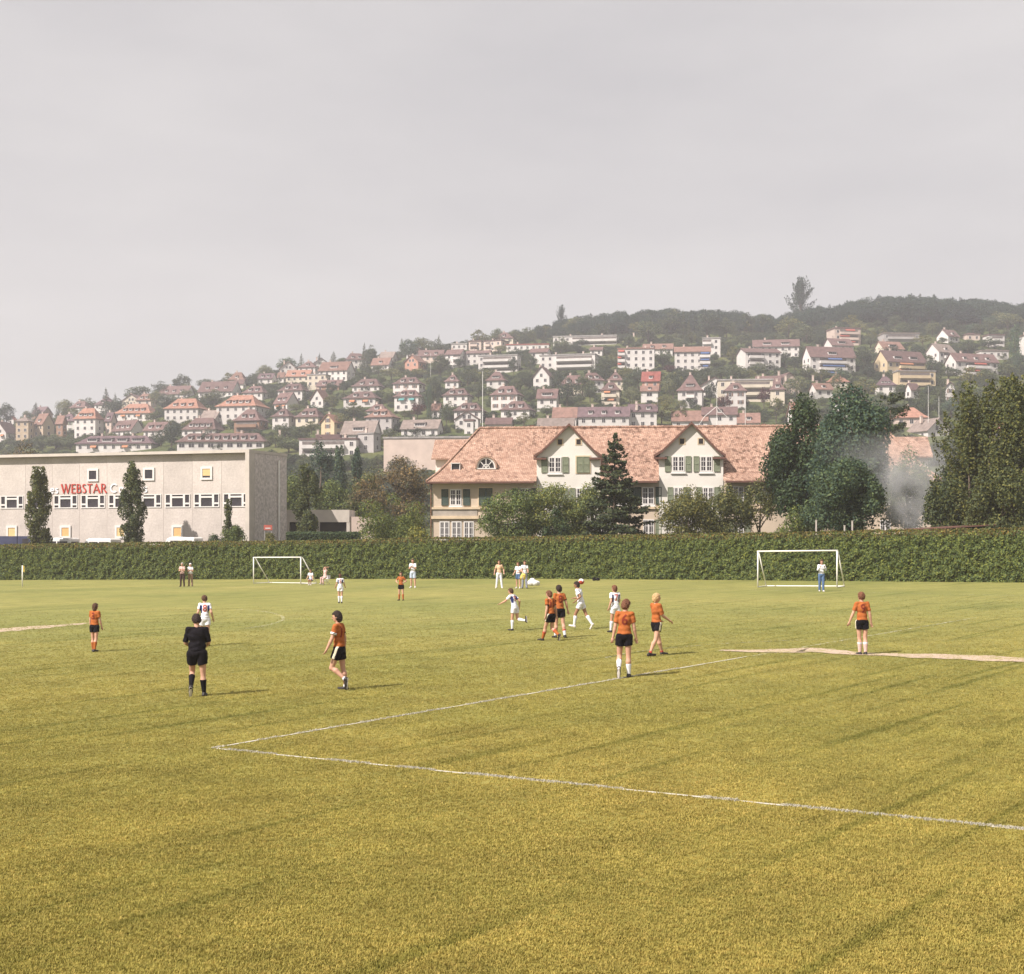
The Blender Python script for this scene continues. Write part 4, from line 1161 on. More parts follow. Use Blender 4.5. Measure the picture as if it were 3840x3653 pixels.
    if bal:
        z_ = he - 2.55; a0, a1 = -hx + bspan[0] * w, -hx + bspan[1] * w
        for i in range(bal):
            if z_ < -1.5: break
            q = MB().box(a0, a1, -hy - 1.2, -hy + 0.02, z_ - 0.2, z_, 0).box(a0, a1, -hy - 1.25, -hy - 1.1, z_ - 0.2, z_ + 0.95, 0)
            q.box(a0, a0 + 0.15, -hy - 1.1, -hy, z_, z_ + 0.95, 0).box(a1 - 0.15, a1, -hy - 1.1, -hy, z_, z_ + 0.95, 0)
            bo = q.build('balcony', [wm], root)
            MB().box(a0 + 0.1, a1 - 0.1, -hy - 0.04, -hy + 0.03, z_ + 0.05, z_ + 2.1).build('recess_shade_panel', [M['loggia']], bo)  # flat dark panel; the balcony recess's shade is put into its colour
            if awn and i < 3:
                f0, f1 = hr.choice([(0.0, 0.5), (0.3, 0.8), (0.1, 0.9)])
                y_a = -hy - 1.35
                MB().add([(lerp(a0, a1, f0), -hy - 0.06, z_ + 2.25), (lerp(a0, a1, f1), -hy - 0.06, z_ + 2.25), (lerp(a0, a1, f1), y_a, z_ + 1.75), (lerp(a0, a1, f0), y_a, z_ + 1.75),
                          (lerp(a0, a1, f0), -hy - 0.06, z_ + 2.2), (lerp(a0, a1, f1), -hy - 0.06, z_ + 2.2), (lerp(a0, a1, f1), y_a, z_ + 1.35), (lerp(a0, a1, f0), y_a, z_ + 1.35)],
                         [(0, 1, 2, 3), (4, 7, 6, 5), (3, 2, 6, 7), (0, 3, 7, 4), (1, 5, 6, 2), (0, 4, 5, 1)]).build('awning', [M[awn]], bo)
            z_ -= 2.8
    elif awn:
        z_ = he - 0.8
        for f0 in (0.2, 0.62):
            a0 = -hx + f0 * w
            MB().prism([(-hy - 0.05, z_), (-hy - 1.0, z_ - 0.55), (-hy - 1.0, z_ - 0.85), (-hy - 0.05, z_ - 0.08)], 0, a0, a0 + min(2.2, w * 0.25)).build('awning', [M[awn]], root)
    return root
hh = house
A = dict(cat='apartment block')
# left end of the slope
hh(1, -60, 130, 675, 765, 840, 'gf', 'W', 'b', -15, 'white gabled house with orange awnings beside the tan turreted house', awn='awn_o', k=1.2)
hh(1, 122, 262, 640, 675, 835, 'hip', 'T', 'g', -10, 'tan stone house with low grey roof next to a brown gable', rl=0.1, dorm=0)
hh(1, 250, 430, 612, 700, 812, 'gs', 'T', 't', -38, 'tan house under a large brown roof with brown end gable', dorm=1)
hh(1, 238, 412, 560, 618, 660, 'gs', 'B', 'p', -30, 'dark roofed house rising behind the tan brown-gabled house', dorm=1)
hh(1, 425, 522, 630, 695, 812, 'gs', 'B', 't', -20, 'narrow brown brick house with rust coloured roof', dorm=0)
hh(1, 55, 135, 637, 668, 700, 'gf', 'W', 'r', -15, 'small white gable peeping out behind the tan turreted house', ch=0)
hh(1, 572, 800, 570, 655, 815, 'hip', 'W', 'o', -14, 'tall white house with orange hipped roof and pale shuttered front', rl=0.55, k=0.7, dorm=3)
hh(1, 800, 908, 605, 675, 790, 'gs', 'P', 'p', -30, 'purple roofed house close behind the tall white house', dorm=1)
hh(1, 890, 1245, 530, 612, 685, 'hip', 'W', 'o', -10, 'broad white house with orange hipped roof and a row of four dormers', rl=0.5, dorm=4, awn='awn_o')
hh(1, 848, 1130, 660, 745, 785, 'gs', 'W', 'b', -35, 'white timbered gable end house with long brown roof', dorm=3, k=0.6)
hh(1, 1100, 1345, 675, 745, 825, 'gs', 'W', 'b', -22, 'white house with brown roof below the orange hipped houses', dorm=2)
hh(1, 590, 1235, 780, 845, 925, 'hip', 'W', 'p', -6, 'long low terrace with purple brown roof and red awnings above the factory', rl=0.75, k=0.35, dorm=4, wide=True, awn='awn_o', ch=3, cat='terrace')
hh(1, 1362, 2090, 760, 830, 915, 'hip', 'W', 'b', -5, 'long white balconied terrace with brown roof just above the factory', rl=0.8, k=0.3, dorm=8, ch=4, cat='terrace', win='wide')
hh(1, 1275, 1605, 490, 575, 690, 'hip', 'W', 'o', -10, 'white house with orange hipped roof half hidden by a spindly tree', rl=0.55, dorm=3)
hh(1, 1670, 2075, 460, 555, 690, 'hip', 'W', 'o', -14, 'large white house with orange hipped roof and four dormer windows in a row', rl=0.5, dorm=4)
hh(1, 1225, 1500, 395, 465, 510, 'gs', 'W', 'b', -12, 'brown roofed house on the skyline with white dormers and trees either side', dorm=3, k=0.6)
hh(1, 1525, 1865, 358, 445, 505, 'gs', 'W', 'b', -14, 'skyline house with wide brown roof and a dark right hand gable', dorm=3, k=0.6)
hh(1, 1405, 1745, 640, 738, 785, 'hip', 'W', 'b', -12, 'white house with long brown roof directly above the balconied terrace', rl=0.55, dorm=4)
hh(1, 1530, 1740, 585, 660, 720, 'gs', 'G', 'g', -25, 'grey gabled building behind the long brown roof', dorm=0)
hh(2, -60, 265, 815, 925, 1040, 'hip', 'B', 'b', -14, 'dark half timbered house with brown hipped roof and wooden balconies', rl=0.35, dorm=2, bal=2, k=0.8)
hh(2, -60, 60, 545, 590, 640, 'gs', 'W', 'b', -10, 'small white skyline house left of a narrow fir', dorm=0)
hh(2, 160, 345, 485, 540, 590, 'gs', 'W', 'p', -12, 'low slate roofed house on the skyline between two narrow firs', dorm=2)
hh(2, 340, 430, 480, 530, 580, 'gs', 'W', 't', -12, 'small rust roofed skyline house beside an orange roof', dorm=0)
hh(2, 418, 692, 452, 518, 585, 'gs', 'C', 'o', -12, 'cream skyline house with wide orange roof', dorm=2, k=0.6)
hh(2, 622, 835, 497, 507, 640, 'fl', 'C', 'f', -10, 'cream flat-roofed block below the large white house', bal=0, **A)
hh(2, 720, 1070, 370, 462, 575, 'gs', 'W', 't', -16, 'large white house with one big arched dormer on its rust roof', dorm=1, wide=True, k=0.7)
hh(2, 700, 990, 542, 605, 655, 'gs', 'B', 'b', -15, 'brown chalet roofed house in front of the large white house', dorm=2)
hh(2, 20, 285, 600, 668, 750, 'hip', 'W', 'b', -16, 'white house with brown hipped roof and two dark dormers left of a cypress', rl=0.5)
hh(2, 345, 665, 575, 648, 760, 'hip', 'W', 'b', -16, 'white house with brown hipped roof behind a brown gabled one', rl=0.5)
hh(2, 300, 560, 660, 765, 850, 'gs', 'W', 'b', -38, 'house with brown gable roof and orange awning below a white house', dorm=2, awn='awn_o')
hh(2, 640, 850, 635, 738, 815, 'gf', 'W', 't', -24, 'white half timbered gable house with rust roof next to a dark cypress', k=1.0)
hh(2, 1030, 1355, 530, 608, 665, 'hip', 'W', 'b', -12, 'upper white hipped house of a pair standing one above the other, green shrubs above', rl=0.55)
hh(2, 950, 1335, 645, 718, 810, 'hip', 'W', 'b', -12, 'lower white hipped house of a pair, an orange awning on its front', rl=0.5, awn='awn_o')
hh(2, 1405, 1725, 515, 583, 690, 'hip', 'W', 'b', -13, 'white house with brown hipped roof and tall shuttered windows behind its lower twin', rl=0.5, sh='shut_b', win='sh')
hh(2, 1415, 1715, 635, 703, 840, 'hip', 'W', 'b', -13, 'white house with brown hipped roof and a teal awning above a copper beech', rl=0.5, awn='awn_t')
hh(2, 1205, 1425, 340, 412, 475, 'gs', 'W', 't', -16, 'white house with rust gable roof right of a tall dark tree on the skyline', dorm=1, k=0.7)
hh(2, 1512, 1730, 315, 385, 480, 'gf', 'S', 't', -26, 'salmon red gabled house among bushes', k=1.0)
hh(2, 1640, 1905, 268, 330, 400, 'gs', 'P', 'b', -8, 'long brown roofed house on the skyline above the salmon house', dorm=2, k=0.5)
hh(2, 1278, 1465, 285, 345, 400, 'gs', 'G', 'g', -18, 'grey roofed house behind the rust gable on the skyline', dorm=0)
hh(2, 288, 525, 810, 888, 1010, 'hip', 'W', 'b', -18, 'narrow white house with brown hipped roof and a single dormer', rl=0.25, dorm=1)
hh(2, 505, 805, 805, 892, 990, 'hip', 'C', 'b', -16, 'cream house with brown hipped roof left of the yellow gable house', rl=0.5)
hh(2, 735, 965, 865, 945, 1070, 'gf', 'Y', 'o', -26, 'yellow ochre house with steep orange gable', k=1.0, win='sh', sh='shut_b')
hh(2, 1150, 1490, 810, 892, 1060, 'hip', 'G', 't', -16, 'grey walled house under a broad rust hipped roof', rl=0.3, dorm=2)
hh(2, 1160, 1405, 770, 838, 880, 'hip', 'W', 'b', -14, 'brown hipped roof showing behind the broad rust roof', rl=0.4, dorm=1)
hh(2, 925, 1320, 920, 1052, 1110, 'gs', 'W', 'g', -14, 'house with steep grey brown roof and a long white dormer', dorm=1, wide=True, k=0.7)
hh(2, 545, 1130, 1050, 1105, 1260, 'fl', 'W', 'b', -8, 'white terraced apartment block with long balconies behind the distant poplars', bal=3, bspan=(0.05, 0.8), k=0.4, ch=2, **A)
hh(2, 1085, 1310, 1040, 1052, 1230, 'fl', 'G', 'f', -24, 'narrow grey apartment tower beside the white terraced block', **A)
hh(2, 1475, 1895, 910, 1000, 1080, 'gs', 'W', 'g', -12, 'white house with wide grey brown roof behind the concrete hall', dorm=1, wide=True, k=0.6)
hh(2, 1765, 1870, 768, 832, 910, 'gs', 'W', 't', -18, 'little rust roofed house tucked beside dark conifers', dorm=0)
hh(2, 1320, 2330, 1072, 1088, 1400, 'fl', 'P', 'f', -8, 'big flat-roofed pale concrete hall behind the long tiled house', nowin=True, k=0.4, ch=0, cat='hall')
# middle of the slope
hh(3, 158, 332, 745, 812, 880, 'hip', 'W', 'b', -12, 'small white house with brown pyramid roof and a porch of two dark windows', rl=0.2, dorm=1)
hh(3, 140, 435, 868, 938, 1050, 'hip', 'W', 'b', -12, 'white house with brown hipped roof and two bright dormers left of a tall pale mast', rl=0.55)
hh(3, 470, 880, 562, 572, 740, 'fl', 'W', 'f', -14, 'white apartment block with pink edged flat roof and stacked balconies', bal=3, bspan=(0.12, 0.85), k=0.4, **A)
hh(3, 160, 375, 508, 560, 690, 'gs', 'W', 'b', -20, 'white apartment house with brown gable roof next to the pink edged block', dorm=0, bal=2, bspan=(0.5, 1.0), **A)
hh(3, 350, 620, 518, 548, 660, 'gs', 'W', 'b', -12, 'white house with low brown roof just behind the pink edged block', dorm=1, k=0.6)
hh(3, 385, 530, 432, 445, 530, 'fl', 'P', 'b', -12, 'brown skyline apartment block with dark loggias', bal=2, bspan=(0.1, 0.7), **A)
hh(3, 520, 770, 425, 437, 540, 'fl', 'P', 'b', -28, 'long brown skyline apartment block with a shaded end wall', bal=2, bspan=(0.1, 0.4), **A)
hh(3, 225, 400, 460, 470, 530, 'fl', 'W', 'f', -10, 'low pale flats at the left end of the skyline blocks', **A)
hh(3, 730, 1145, 458, 475, 525, 'fl', 'W', 'r', -6, 'long low white building with a bright red roof edge', nowin=False, k=0.3, **A)
hh(3, 938, 1165, 498, 540, 655, 'gs', 'W', 'b', -16, 'white house with shallow brown roof above the long balconied block', dorm=0)
hh(3, 1035, 1600, 552, 565, 720, 'fl', 'W', 'f', -14, 'long white balconied apartment block with a stair tower', bal=3, bspan=(0.3, 0.95), k=0.35, ch=2, **A)
hh(3, 540, 765, 715, 802, 885, 'hip', 'W', 'b', -14, 'small white villa with brown hipped roof and one large white dormer', rl=0.3, dorm=1, wide=True)
hh(3, 968, 1195, 668, 772, 890, 'gf', 'W', 'b', -18, 'white house whose steep gable faces the pitch between dark trees', k=1.0)
hh(3, 1003, 1240, 873, 968, 1090, 'gs', 'W', 'b', -10, 'white house with brown gable roof and one wide white dormer', dorm=1, wide=True)
hh(3, 578, 910, 843, 932, 1080, 'hip', 'W', 'b', -16, 'large white house with brown hipped roof and many dark windows right of the mast', rl=0.5, win='sh')
hh(3, 668, 1020, 983, 1072, 1170, 'hip', 'W', 'b', -14, 'white house with low brown hipped roof below the large windowed one', rl=0.45)
hh(3, 238, 565, 1000, 1080, 1210, 'hip', 'W', 'b', -12, 'brown hipped house behind a small white gable', rl=0.5)
hh(3, 250, 512, 1085, 1160, 1260, 'gf', 'W', 'b', -8, 'small white gable standing before a brown hipped house', k=0.6, ch=0)
hh(3, 1595, 1810, 815, 892, 1040, 'hip', 'C', 'b', -8, 'cream villa with brown roof and orange awning over its balcony', rl=0.35, dorm=1, bal=2, bspan=(0.15, 0.85), awn='awn_o')
hh(3, 1655, 1840, 718, 802, 900, 'hip', 'C', 'b', -8, 'tall brown pyramid roof behind the cream villa', rl=0.08, dorm=1)
hh(3, 1160, 1785, 372, 392, 485, 'fl', 'W', 'f', -10, 'white terraced villa block high on the slope below the wood', bal=2, bspan=(0.3, 1.0), k=0.3, ch=3, **A)
hh(3, 1495, 1650, 488, 520, 585, 'gs', 'W', 'b', -12, 'small white house with brown roof under the white terraced villas', dorm=0)
hh(3, 1148, 1415, 1045, 1145, 1250, 'gs', 'W', 't', -8, 'house with plain rust brown roof over the ridge of the long tiled house', dorm=0, k=0.7)
hh(3, 1380, 1905, 1038, 1135, 1270, 'gs', 'W', 'p', -8, 'terrace with long purple brown roof and white gabled bays', dorm=3, k=0.4, ch=3, cat='terrace')
hh(3, 1008, 1385, 1145, 1240, 1300, 'gs', 'P', 'g', -6, 'grey brown terrace roof nearest the left cross gable', dorm=0, k=0.5)
hh(3, 530, 815, 1142, 1205, 1270, 'gs', 'C', 'b', -8, 'low beige building with brown roof left of the grey terrace', dorm=0, k=0.6)
hh(3, 340, 455, 1160, 1180, 1300, 'fl', 'W', 'b', -12, 'small white block with a brown cap right above the left roof end', ch=0, **A)
# right hand part of the slope
hh(4, 262, 610, 700, 725, 930, 'fl', 'W', 't', -6, 'white apartment block with blank front and red stepped balconies on its left end', bal=4, bspan=(0.0, 0.2), awn='awn_r', k=0.5, ch=2, **A)
hh(4, 475, 785, 662, 722, 790, 'gs', 'W', 't', -8, 'rust roofed block rising between the two blank white apartment fronts', dorm=2, **A)
hh(4, 755, 1105, 692, 745, 920, 'gs', 'W', 't', -6, 'white apartment block with blank front and a blue awning beside a dark red shrub', dorm=0, bal=3, bspan=(0.7, 1.0), awn='awn_b', k=0.5, **A)
hh(4, 1008, 1195, 618, 632, 800, 'fl', 'W', 'f', -10, 'small white cubic block with a roof terrace', bal=1, bspan=(0.0, 0.5), **A)
hh(4, 1322, 1702, 700, 750, 915, 'gs', 'W', 'b', 8, 'white apartment house with brown roof in front of a longer one', dorm=0, bal=2, bspan=(0.1, 0.5), **A)
hh(4, 1445, 1885, 628, 698, 810, 'gs', 'W', 'b', -8, 'long white apartment house with brown roof and two wide dormers', dorm=2, wide=True, k=0.4, **A)
hh(4, 468, 672, 915, 1005, 1110, 'gs', 'S', 'r', -12, 'red walled house with bright red tiled roof', dorm=1, k=0.8)
hh(4, 458, 652, 1040, 1092, 1200, 'gs', 'W', 't', -8, 'white house with shallow roof in front of the red house', dorm=1, win='wide')
hh(4, 778, 1055, 940, 1088, 1250, 'hip', 'W', 'b', -12, 'tall white villa under a very steep brown roof with stacked dormers', rl=0.1, dorm=1, wide=True, bal=1, bspan=(0.35, 0.7))
hh(4, 1140, 1645, 985, 1000, 1190, 'fl', 'C', 'f', -6, 'cream stepped apartment block with rooftop chimneys', bal=3, bspan=(0.3, 0.95), k=0.35, ch=4, **A)
hh(4, 1190, 1425, 1015, 1090, 1250, 'hip', 'W', 'b', -8, 'white villa with brown roof standing before the cream stepped block', rl=0.35, dorm=1, win='sh')
hh(4, 1595, 1768, 1003, 1080, 1230, 'hip', 'C', 'b', -12, 'cream house with brown pyramid roof beside a purple leaved tree', rl=0.2, dorm=1)
hh(4, 730, 1085, 1258, 1355, 1420, 'gs', 'W', 't', -6, 'rust roofed terrace behind the right cross gable', dorm=0, k=0.6)
hh(4, 995, 1345, 1225, 1300, 1420, 'gs', 'W', 'b', -8, 'brown roofed house with grey gables beside a twin armed street lamp', dorm=1, k=0.5)
hh(4, 1305, 1545, 1280, 1372, 1430, 'gs', 'W', 't', -8, 'small rust roofed house with a white dormer just over the tiled ridge', dorm=1)
hh(4, 1755, 1915, 1190, 1312, 1420, 'gs', 'W', 'o', 20, 'orange roofed house showing left of the big dark tree', dorm=1)
hh(4, 350, 640, 1200, 1272, 1420, 'gs', 'W', 'p', -6, 'dark roofed terrace end with white front between sparse trees', dorm=2, k=0.6)
hh(5, 15, 495, 690, 792, 955, 'gs', 'W', 'b', 12, 'white apartment house with purple brown roof and blue awnings', dorm=1, wide=True, bal=3, bspan=(0.2, 0.8), awn='awn_b', k=0.4, **A)
hh(5, 203, 470, 618, 690, 740, 'gs', 'W', 'b', 14, 'brown roof with a white dormer behind the blue awning house', dorm=1, wide=True)
hh(5, 245, 520, 522, 545, 700, 'fl', 'P', 'b', 8, 'pinkish terraced apartment block under the wood', bal=3, bspan=(0.2, 0.9), awn='awn_r', **A)
hh(5, 640, 1125, 722, 832, 960, 'gs', 'Y', 'b', 20, 'large yellow and orange apartment house with brown roof', dorm=2, wide=True, bal=2, bspan=(0.3, 0.95), awn='awn_o', k=0.5, **A)
hh(5, 825, 1185, 912, 922, 1060, 'fl', 'Y', 'f', 4, 'yellow flat-roofed annex below the large yellow apartment house', bal=2, bspan=(0.05, 0.85), k=0.4, ch=0, **A)
hh(5, 648, 915, 645, 720, 770, 'gs', 'C', 't', 16, 'rust roofed house peering over the large yellow apartment house', dorm=1, wide=True)
hh(5, 678, 1025, 570, 590, 665, 'fl', 'G', 'g', 4, 'low grey building with curved terrace below the wood', bal=1, bspan=(0.1, 0.9), ch=0, **A)
hh(5, 1192, 1415, 542, 610, 675, 'gs', 'W', 'b', 34, 'white gabled house with brown roof highest on the right of the slope', dorm=1)
hh(5, 1098, 1375, 665, 748, 855, 'gs', 'W', 'g', 28, 'white gabled house with pale beige roof', dorm=1, bal=1, bspan=(0.3, 0.9))
hh(5, 1268, 1755, 748, 832, 965, 'gs', 'W', 'b', 16, 'long white apartment house with brown roof and a red awning', dorm=3, bal=2, bspan=(0.25, 0.8), awn='awn_r', k=0.4, **A)
hh(5, 1438, 1575, 578, 600, 650, 'fl', 'P', 'b', 4, 'small brown bungalow left of a white one near the tall dark tree', ch=0)
hh(5, 1618, 1790, 588, 605, 710, 'fl', 'W', 'b', 8, 'white terraced bungalow left of the tall dark tree', bal=2, bspan=(0.2, 0.9), ch=0)
hh(5, 1560, 1825, 722, 745, 820, 'fl', 'W', 'g', 4, 'low white garage row in front of the terraced bungalow', ch=0, k=0.5)
hh(5, 1938, 2080, 585, 610, 850, 'fl', 'W', 'b', 8, 'white block behind the tall dark tree at the slope end', bal=3, bspan=(0.2, 0.9), **A)
hh(5, 640, 855, 958, 1042, 1140, 'hip', 'W', 'p', -8, 'white villa with purple pyramid roof below the large yellow house', rl=0.2, dorm=3)
hh(5, 915, 1060, 1020, 1085, 1165, 'gs', 'W', 'b', 24, 'white house with dark roof half hidden by firs below the yellow annex', dorm=0)
hh(5, 78, 292, 1018, 1078, 1165, 'gs', 'W', 't', 12, 'white house with rust roof and small dormer above the big dark tree', dorm=1)
hh(5, 213, 445, 935, 1012, 1070, 'hip', 'C', 'o', -10, 'house with orange pyramid roof below the blue awning apartments', rl=0.2, dorm=0)
hh(5, 1262, 1378, 1010, 1060, 1215, 'gf', 'W', 'b', -12, 'narrow white house with many windows between firs', k=0.9, win='sh')
hh(5, 800, 1135, 1228, 1325, 1420, 'hip', 'P', 'o', -8, 'house with orange hipped roof and a stout pale chimney beyond the smoke', rl=0.25, dorm=0, ch=1)
hh(5, 945, 1320, 1325, 1440, 1500, 'gf', 'W', 'g', 22, 'grey roofed house with white gable behind the smoke', k=1.2)
hh(5, 1640, 1860, 1370, 1440, 1540, 'gs', 'P', 'r', 6, 'red roofed house glimpsed through the feathery conifers', dorm=1)

# further houses of the same town standing in the gaps between those above
xr_ = random.Random(21)
WN = {'W': 'white', 'C': 'cream', 'P': 'pinkish'}; RN = {'b': 'brown', 'p': 'purple brown', 't': 'rust brown'}
made = 0
for _ in range(6000):
    if made >= 46: break
    u = xr_.uniform(60, 3450); cr = float(np.interp(u, CREST[:, 0], CREST[:, 1]))
    y = lerp(cr + (22 if u < 1900 else 60 if u < 2200 else 175), 1690 if u < 1500 else 1590, xr_.random())
    d = hit(u, y)
    if d > 800 or d < 345: continue
    s = F / d; wm_ = xr_.uniform(10, 14.5); hw = wm_ * s / 2; he_ = xr_.uniform(4.6, 6.6) * s; hr_ = xr_.uniform(3.2, 4.4) * s
    r = (u - hw, u + hw, y - he_ - hr_, y)
    bad = False
    for (a0, a1, b0, b1, dd) in RECTS:
        ox = min(r[1], a1) - max(r[0], a0); oy = min(r[3], b1) - max(r[2], b0)
        if ox > 0 and oy > 0:
            # may stand half behind a nearer house, never before one
            if d < dd - 3 or ox * oy > 0.55 * (r[1] - r[0]) * (r[3] - r[2]) or abs(d - dd) < 5: bad = True; break
    if bad: continue
    near = min(HOUSES, key=lambda q: (q[0] - (u - CX) / F * d) ** 2 + (q[1] - d) ** 2)[2]
    wl_, rf_ = xr_.choice('WWWCP'), xr_.choice('bbpt'); kd = xr_.choice(['hip', 'hip', 'gs', 'gf'])
    lb = ' '.join(f"{WN[wl_]} {RN[rf_]} {'hipped' if kd == 'hip' else 'gabled'} house behind the {near}".split()[:16])
    n0 = len(HOUSES)
    house(0, r[0], r[1], r[2], y - he_, y, kd, wl_, rf_, xr_.choice([-18, -12, -10, 10]) if u < 2900 else xr_.choice([-10, 12, 18]), lb, dorm=xr_.choice([1, 2, 2]), rl=xr_.choice([0.2, 0.45, 0.5]), win=xr_.choice(['plain', 'sh']))
    HOUSES[-1] = (1e9, 1e9, lb)
    made += 1
print('extra houses', made)

# thin masts and a twin armed street lamp on the slope
def mast(label, xc, yt, yb, d, r=0.08):
    p0, p1 = px(xc, yb, d), px(xc, yt, d)
    o = empty('mast', (p0.x, d, p0.z)); tag(o, label, 'mast')
    MB().tube([(0, 0, -8), (0, 0, p1.z - p0.z)], [r, r * 0.6], 8).build('pole', [M['whitepaint']], o)
    MB().tube([(0, 0, p1.z - p0.z), (0, 0, p1.z - p0.z + 0.25)], [r, r * 0.4], 8).build('cap', [M['metal']], o)
mast('tall pale mast standing among the white hipped houses', 1810, 1396, 1620, 430, 0.11)
mast('slim pale pole between firs below the yellow annex', 3481, 1450, 1535, 460)
mast('short pale pole beside the firs near the narrow white house', 3521, 1490, 1525, 460)
mast('pale pole beside the salmon red house', 1615, 1325, 1400, 690)
mast('thin pole beside the twin armed street lamp', 2795, 1525, 1600, 380)
d_ = 400
p0, p1 = px(2688, 1600, d_), px(2688, 1480, d_)
lp = empty('street_lamp', (p0.x, d_, p0.z - 6)); tag(lp, 'tall street lamp with two long curved arms over the rust terrace roof', 'street lamp')
hgt = p1.z - p0.z + 6
MB().tube([(0, 0, 0), (0, 0, hgt)], [0.10, 0.05], 8).build('pole', [M['whitepaint']], lp)
for sgn, ux in ((-1, 2622), (1, 2728)):
    dx = (ux - 2688) * d_ / F
    ar = MB().tube([(0, 0, hgt - 3.2), (dx * 0.25, 0, hgt - 3.0 - 1.2), (dx * 0.7, 0, hgt - 6.0), (dx, 0, hgt - 8.2)] if sgn < 0 else [(0, 0, hgt - 3.2), (dx * 0.4, 0, hgt - 4.6), (dx, 0, hgt - 6.2)], 0.07, 6)
    a_ = ar.build('arm', [M['whitepaint']], lp)
    e = (dx, 0, hgt - 8.2) if sgn < 0 else (dx, 0, hgt - 6.2)
    MB().box(e[0] - 0.35, e[0] + 0.35, -0.15, 0.15, e[2] - 0.12, e[2] + 0.08).build('lamp_head', [M['metal']], a_)

# ------------------------------------------------------------------ trees behind the hedge, one by one
TB = 'columnar poplars by the factory'
tree('poplar_tree', 'columnar poplar left of the red lettering on the concrete facade', 'tree', 'poplar', 148, 1752, 94, 149, 'poplar', 15000, 0.20, 1, TB)
tree('poplar_tree', 'columnar poplar right of the red lettering covering part of the white word', 'tree', 'poplar', 496, 1734, 92, 148.5, 'poplar', 15000, 0.20, 2, TB)
tree('poplar_tree', 'small thin poplar near the right end of the concrete facade', 'tree', 'poplar', 851, 1872, 40, 147, 'poplar', 4500, 0.17, 3, TB, lean=0.03)
tree('poplar_tree', 'columnar poplar standing between the concrete building and the tiled house', 'tree', 'poplar', 1156, 1744, 96, 150, 'poplar', 15000, 0.20, 4, TB)
tree('shrub', 'rounded green shrub at the corner of the concrete building', 'shrub', 'bush', 884, 1970, 92, 145.5, 'mid', 7000, 0.16, 5)
tree('shrub', 'low clipped dark shrub left of the rounded green shrub', 'shrub', 'bush', 806, 2003, 84, 146, 'dark', 5000, 0.14, 6)
tree('shrub', 'grey green shrub under the end wall of the concrete building', 'shrub', 'bush', 1010, 2000, 95, 146, 'olive', 5000, 0.16, 7)
tree('shrub', 'yellow green shrub beside the left corner of the tiled house', 'shrub', 'sparse', 1560, 1975, 84, 128, 'yellow', 3500, 0.18, 8)
tree('poplar_tree', 'distant slender poplar, left one of a pair behind the low garage', 'tree', 'poplar', 1276, 1672, 58, 235, 'blue', 6000, 0.34, 9, 'pair of distant poplars')
tree('poplar_tree', 'distant slender poplar, right one of a pair behind the low garage', 'tree', 'poplar', 1335, 1680, 60, 232, 'blue', 6000, 0.34, 10, 'pair of distant poplars')
tree('broadleaf_tree', 'loose grey green tree left of the pair of distant poplars', 'tree', 'sparse', 1200, 1655, 100, 245, 'blue', 6000, 0.36, 11)
tree('broadleaf_tree', 'bright green rounded tree behind the low garage', 'tree', 'broad', 1245, 1800, 150, 195, 'mid', 9000, 0.30, 12)
tree('broadleaf_tree', 'green tree against the right edge of the concrete building', 'tree', 'broad', 1100, 1775, 110, 200, 'mid', 7000, 0.30, 13)
tree('broadleaf_tree', 'brownish open crowned tree left of the tiled house', 'tree', 'sparse', 1490, 1715, 290, 172, 'brown', 15000, 0.26, 14)
tree('broadleaf_tree', 'olive open crowned tree behind the dense dark green shrub', 'tree', 'sparse', 1390, 1760, 190, 176, 'olive', 9000, 0.26, 15)
tree('large_shrub', 'dense dark green rounded shrub left of the tiled house', 'shrub', 'bush', 1470, 1858, 240, 139, 'mid', 17000, 0.19, 16)
tree('apple_tree', 'rounded green garden tree before the closed dark shutters', 'tree', 'broad', 1905, 1836, 240, 125.5, 'mid', 17000, 0.18, 17)
tree('apple_tree', 'light yellow green garden tree below the left cross gable', 'tree', 'broad', 2085, 1812, 225, 126, 'pale', 16000, 0.18, 18)
tree('apple_tree', 'light green garden tree touching the dark conifer', 'tree', 'broad', 2205, 1815, 150, 126.5, 'pale', 11000, 0.18, 19)
tree('shrub', 'dark green shrub among the light garden trees', 'shrub', 'bush', 2085, 1905, 110, 124, 'dark', 7000, 0.17, 20)
tree('spruce_tree', 'dark pointed spruce between the two cross gables', 'tree', 'conifer', 2304, 1632, 300, 124, 'conifer', 26000, 0.24, 21)
tree('garden_tree', 'dark yellow green garden tree under the right cross gable, left half of a clump', 'tree', 'broad', 2585, 1830, 205, 121, 'olive', 15000, 0.18, 22)
tree('garden_tree', 'dark yellow green garden tree under the right cross gable, right half of a clump', 'tree', 'broad', 2720, 1822, 190, 121, 'olive', 14000, 0.18, 23)
tree('garden_tree', 'thin olive tree right of the yellow green clump', 'tree', 'sparse', 2850, 1795, 150, 122, 'olive', 6500, 0.19, 24)
tree('broadleaf_tree', 'big dark green tree hiding the right end of the orange roof', 'tree', 'broad', 3008, 1496, 245, 120, 'dark', 42000, 0.25, 25)
tree('broadleaf_tree', 'big blue green tree beside the smoke', 'tree', 'broad', 3178, 1458, 275, 115, 'blue', 48000, 0.25, 26)
tree('broadleaf_tree', 'lower rounded blue green tree before the tall one beside the smoke', 'tree', 'broad', 3165, 1720, 275, 109, 'blue', 30000, 0.20, 27)
tree('shrub', 'bushy green undergrowth between the thin olive tree and the big dark tree', 'shrub', 'bush', 2985, 1900, 170, 112, 'mid', 9000, 0.18, 28)
tree('cedar_tree', 'flat layered dark cedar above the right roof end', 'tree', 'cedar', 3345, 1478, 190, 165, 'conifer', 11000, 0.30, 29)
